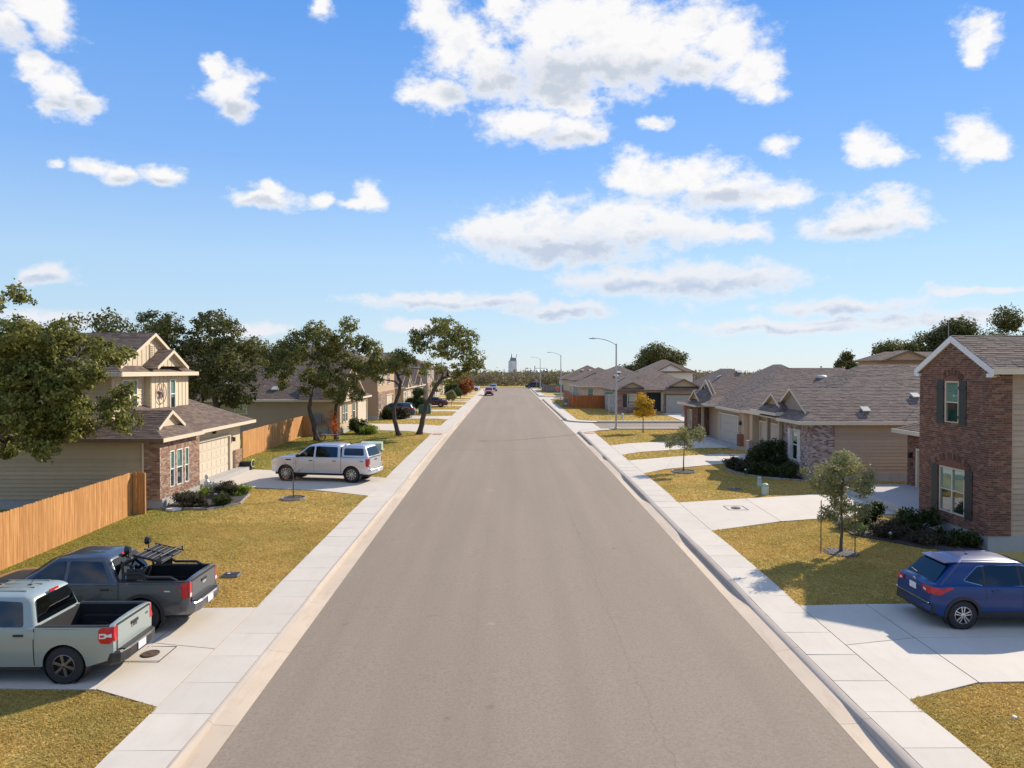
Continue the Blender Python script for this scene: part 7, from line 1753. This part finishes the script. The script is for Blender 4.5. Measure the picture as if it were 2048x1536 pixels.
mb = MB(); mb.prism([(-.36, -.40, 1.15), (.36, -.40, 1.15), (.36, .0, 1.26), (.36, .38, 1.15), (-.36, .38, 1.15), (-.36, 0, 1.26)][:2] + [(.36, .36, 1.15), (-.36, .36, 1.15)], (0, 0, .09)); mb.build("lid", "meter_grey", t, world=False)
mb = MB(); mb.box(-.2, .2, -.362, -.352, .3, .55); mb.build("label_panel", "plate_white", t, world=False)
for sg in (-1, 1):
    mb = MB(); mb.lathe([(.12, -.03), (.12, .03)], 12, (.3 * sg, .36, .12), 'x'); mb.build("bin_wheel", "rubber", t, world=False)
t = thing("garden_bin", "teal storage bin at the wall of the two storey tan house", "bin", (-16.4, 74.3, lz(-16, 74))); mb = MB(); mb.prism([(-.42, -.35, 0), (.42, -.35, 0), (.5, -.4, 1.0), (-.5, -.4, 1.0)], (0, .75, 0)); mb.build("tub", "bin_teal", t, world=False); mb = MB(); mb.box(-.54, .54, -.44, .40, 1.0, 1.1); mb.build("lid", "bin_teal", t, world=False)
# meters on the tan bungalow's side wall
t = thing("meter_cabinet", "grey electric meter cabinets and conduit on the tan side wall", "meter box", (-16.4, 59.25, 1.6)); mb = MB(); mb.box(-16.85, -16.05, 59.05, 59.27, 1.75, 2.65); mb.build("panel_box", "meter_grey", t); mb = MB(); mb.box(-15.7, -15.2, 59.05, 59.27, 1.75, 2.25); mb.build("meter_housing", "meter_grey", t)
mb = MB(); mb.tube([(-15.45, 59.2, 1.75), (-15.45, 59.2, .9)], .04, 6); mb.tube([(-15.9, 59.2, 2.0), (-15.6, 59.2, 2.0)], .03, 6); mb.build("conduit", "meter_grey", t)
# garden cart under the oaks
t = thing("garden_cart", "weathered flat garden cart with spoked wheel under the oaks", "cart", (-14.6, 54.1, lz(-14.6, 54.1)), RAD(8))
mb = MB()
for i in range(4): mb.box(-.1, 1.2, -.28 + i * .145, -.28 + i * .145 + .13, .50, .54)
mb.build("deck", "wood_grey", t, world=False)
for yy in (-.36, .36):
    mb = MB(); mb.tube([(-.15 + .36 * math.cos(RAD(20 * i)), yy, .38 + .36 * math.sin(RAD(20 * i))) for i in range(19)], .028, 6, False)
    for i in range(8): a = RAD(45 * i); mb.tube([(-.15, yy, .38), (-.15 + .35 * math.cos(a), yy, .38 + .35 * math.sin(a))], .014, 5)
    mb.build("wheel", "trim_brown", t, world=False)
for x, yy in ((1.1, -.2), (1.1, .2)):
    mb = MB(); mb.box(x - .03, x + .03, yy - .03, yy + .03, 0, .5); mb.build("leg", "wood_grey", t, world=False)
# tool crate and hose by the garage, flag, path lights, pot
t = thing("tool_crate", "black crate with a coiled pale hose beside the cream garage", "crate", (-15.2, 39.9, lz(-15, 39.9))); mb = MB(); mb.box(-.35, .35, -.25, .25, 0, .5); mb.build("box", "black_plastic", t, world=False); mb = MB(); mb.tube([(.36 , .32 * math.cos(RAD(30 * i)), .40 + .22 * math.sin(RAD(30 * i))) for i in range(11)], .02, 6, False); mb.build("hose", "hose_yellow", t, world=False)
t = thing("garden_ornament", "small white garden figure at the brick corner by the cream garage", "ornament", (-14.75, 33.55, lz(-14.7, 33.5))); mb = MB(); mb.lathe([(.14, 0), (.14, .05), (.08, .08), (.11, .3), (.13, .45), (.06, .58)], 12); mb.build("pedestal", "white_stone", t, smooth=30, world=False); mb = MB(); mb.lathe([(.02, .57), (.10, .66), (.09, .78), (.02, .84)], 10); mb.build("figure_head", "white_stone", t, smooth=30, world=False)
for lab, x, y in (("slim solar path light at the lawn edge of the brick house bed", 13.55, 23.95), ("slim solar path light in the shaded bed", 13.2, 37.6), ("slim solar path light in the triple window bed", -13.2, 30.9)):
    t = thing("path_light", lab, "path light", (x, y, lz(x, y))); mb = MB(); mb.tube([(0, 0, -.05), (0, 0, .32)], .012, 6); mb.build("stake", "black_plastic", t, world=False); mb = MB(); mb.lathe([(.05, .32), (.07, .36), (.07, .38), (.01, .42)], 10); mb.build("cap", "chrome", t, world=False)
mb = MB(); mb.prism([(-14.6, 29.2, lz(-14.6, 29.2)), (-14.2, 29.05, lz(-14.2, 29)), (-14.0, 29.35, lz(-14, 29.3)), (-14.4, 29.5, lz(-14.4, 29.4))], (0, 0, .10)); tag(mb.build("white_rock", "white_stone"), "flat white rock by the brick corner of the cream house", "rock")
t = thing("house_flag", "striped flag on a short staff at the yellowish house", "flag", (-13.6, 96.0, 3.2)); mb = MB(); mb.tube([(-13.8, 95.2, 3.0), (-12.9, 94.6, 4.0)], .02, 5); mb.build("staff", "trim_white", t)
for i in range(7):
    mb = MB(); mb.obox((-13.0, 94.65, 3.85 - i * .11), (.16, -.05, -.9 + .62), (0, .02, 0), (0, 0, -.105)); mb.build("stripe", "flag_red" if i % 2 == 0 else "flag_white", t)
mb = MB(); mb.obox((-13.02, 94.62, 3.86), (.08, -.03, -.14), (0, -.02, 0), (0, 0, -.4)); mb.build("canton", "flag_blue", t)

# ------------------------------------------------------------------ the field at the end of the street
def brush():
    rng = np.random.default_rng(77)
    def band(n, x0, x1, y0, y1, h, mat, size, per, nm, zbase=None):
        x = rng.uniform(x0, x1, n); y = rng.uniform(y0, y1, n)
        hh = h * (.55 + .45 * np.abs(np.sin(x * .21 + 1.7 * np.sin(x * .067)) ) * rng.uniform(.6, 1.1, n))
        P = []
        for k in range(5):
            t = rng.uniform(.05, 1, n) ** .8; P.append(np.stack([x + rng.normal(0, .5, n), y + rng.normal(0, .5, n), np.array([g(b) for b in y]) + hh * t], 1))
        V, R = leaves_soup(np.concatenate(P), np.full(n * 5, per), size * 1.8, size, rng, up=.2); raw_mesh(nm, V, 4, R, mat)["kind"] = "stuff"
    band(1500, -75, 75, 207, 232, 4.4, "brush_leaves", .26, 5, "brush")
    band(420, -60, 60, 209, 230, 4.6, "brush_green", .30, 5, "brush")
    band(1100, -180, 190, 236, 330, 3.9, "brush_leaves", .40, 5, "far_trees")
    band(2600, -900, 900, 480, 1400, 6.0, "far_trees", 1.1, 5, "far_trees")
    # bare stems
    mb = MB(); rr = random.Random(5)
    for i in range(420):
        x, y = rr.uniform(-70, 70), rr.uniform(207, 222); h = rr.uniform(2.2, 4.6); mb.tube([(x, y, g(y)), (x + rr.uniform(-.4, .4), y, g(y) + h * .5), (x + rr.uniform(-.9, .9), y, g(y) + h)], [.06, .04, .01], 4, False)
    o = mb.build("brush_stems", "young_bark", fix=False); o["kind"] = "stuff"
brush()
# far grain elevator and steel bins
Y = 1250.0; gz = g(Y)
t = thing("grain_elevator", "tall pale grain elevator beyond the brush", "grain elevator", (10.3, Y, gz))
for i in range(5):
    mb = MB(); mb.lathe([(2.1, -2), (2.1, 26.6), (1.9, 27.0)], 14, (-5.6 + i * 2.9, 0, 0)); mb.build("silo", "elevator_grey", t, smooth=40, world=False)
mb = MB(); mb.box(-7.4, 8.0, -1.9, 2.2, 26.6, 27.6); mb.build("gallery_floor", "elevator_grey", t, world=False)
mb = MB(); mb.prism([(-5.8, 0, 27.6), (6.8, 0, 27.6), (6.4, 0, 33), (-3.5, 0, 34)], (0, 3, 0)); mb.build("headhouse", "meter_grey", t, world=False)
mb = MB(); mb.box(-2.8, -1.2, 0, 1.6, 33, 39); mb.tube([(-2, .8, 39), (-2, .8, 42)], .3, 6); mb.build("leg_tower", "meter_grey", t, world=False)
mb = MB(); mb.tube([(6.2, .8, 33), (7.0, .8, 37), (7.6, .8, 40)], .5, 6); mb.build("spout", "meter_grey", t, world=False)
Y2 = 700.0
for i, (px, lb) in enumerate(((31.0, "steel grain bin under the tall conveyor leg"), (35.2, "middle steel grain bin of the three in a row"), (38.9, "steel grain bin at the free end of the conveyor bridge"))):
    t = thing("grain_bin", lb, "grain bin", (px, Y2, g(Y2)), 0, "steel grain bins"); r = 1.75
    mb = MB(); mb.lathe([(r, -1), (r, 6.6)], 18); mb.build("shell", "steel_silo", t, smooth=40, world=False)
    mb = MB(); mb.lathe([(r + .1, 6.6), (r * .55, 7.9), (.25, 8.6), (.2, 8.9)], 18); mb.build("roof", "steel_silo", t, smooth=30, world=False)
    for zz in range(0, 7):
        mb = MB(); mb.lathe([(r + .04, zz), (r + .09, zz + .08), (r + .04, zz + .16)], 18, cap=False); mb.build("hoop", "steel_silo", t, world=False)
t = thing("conveyor", "thin conveyor bridge over the steel grain bins", "conveyor", (28.5, Y2, g(Y2))); mb = MB(); mb.box(0, 12.5, -.3, .3, 9.6, 10.0); mb.build("bridge", "meter_grey", t, world=False); mb = MB(); mb.box(-.4, .4, -.4, .4, -1, 12.4); mb.build("leg", "meter_grey", t, world=False)
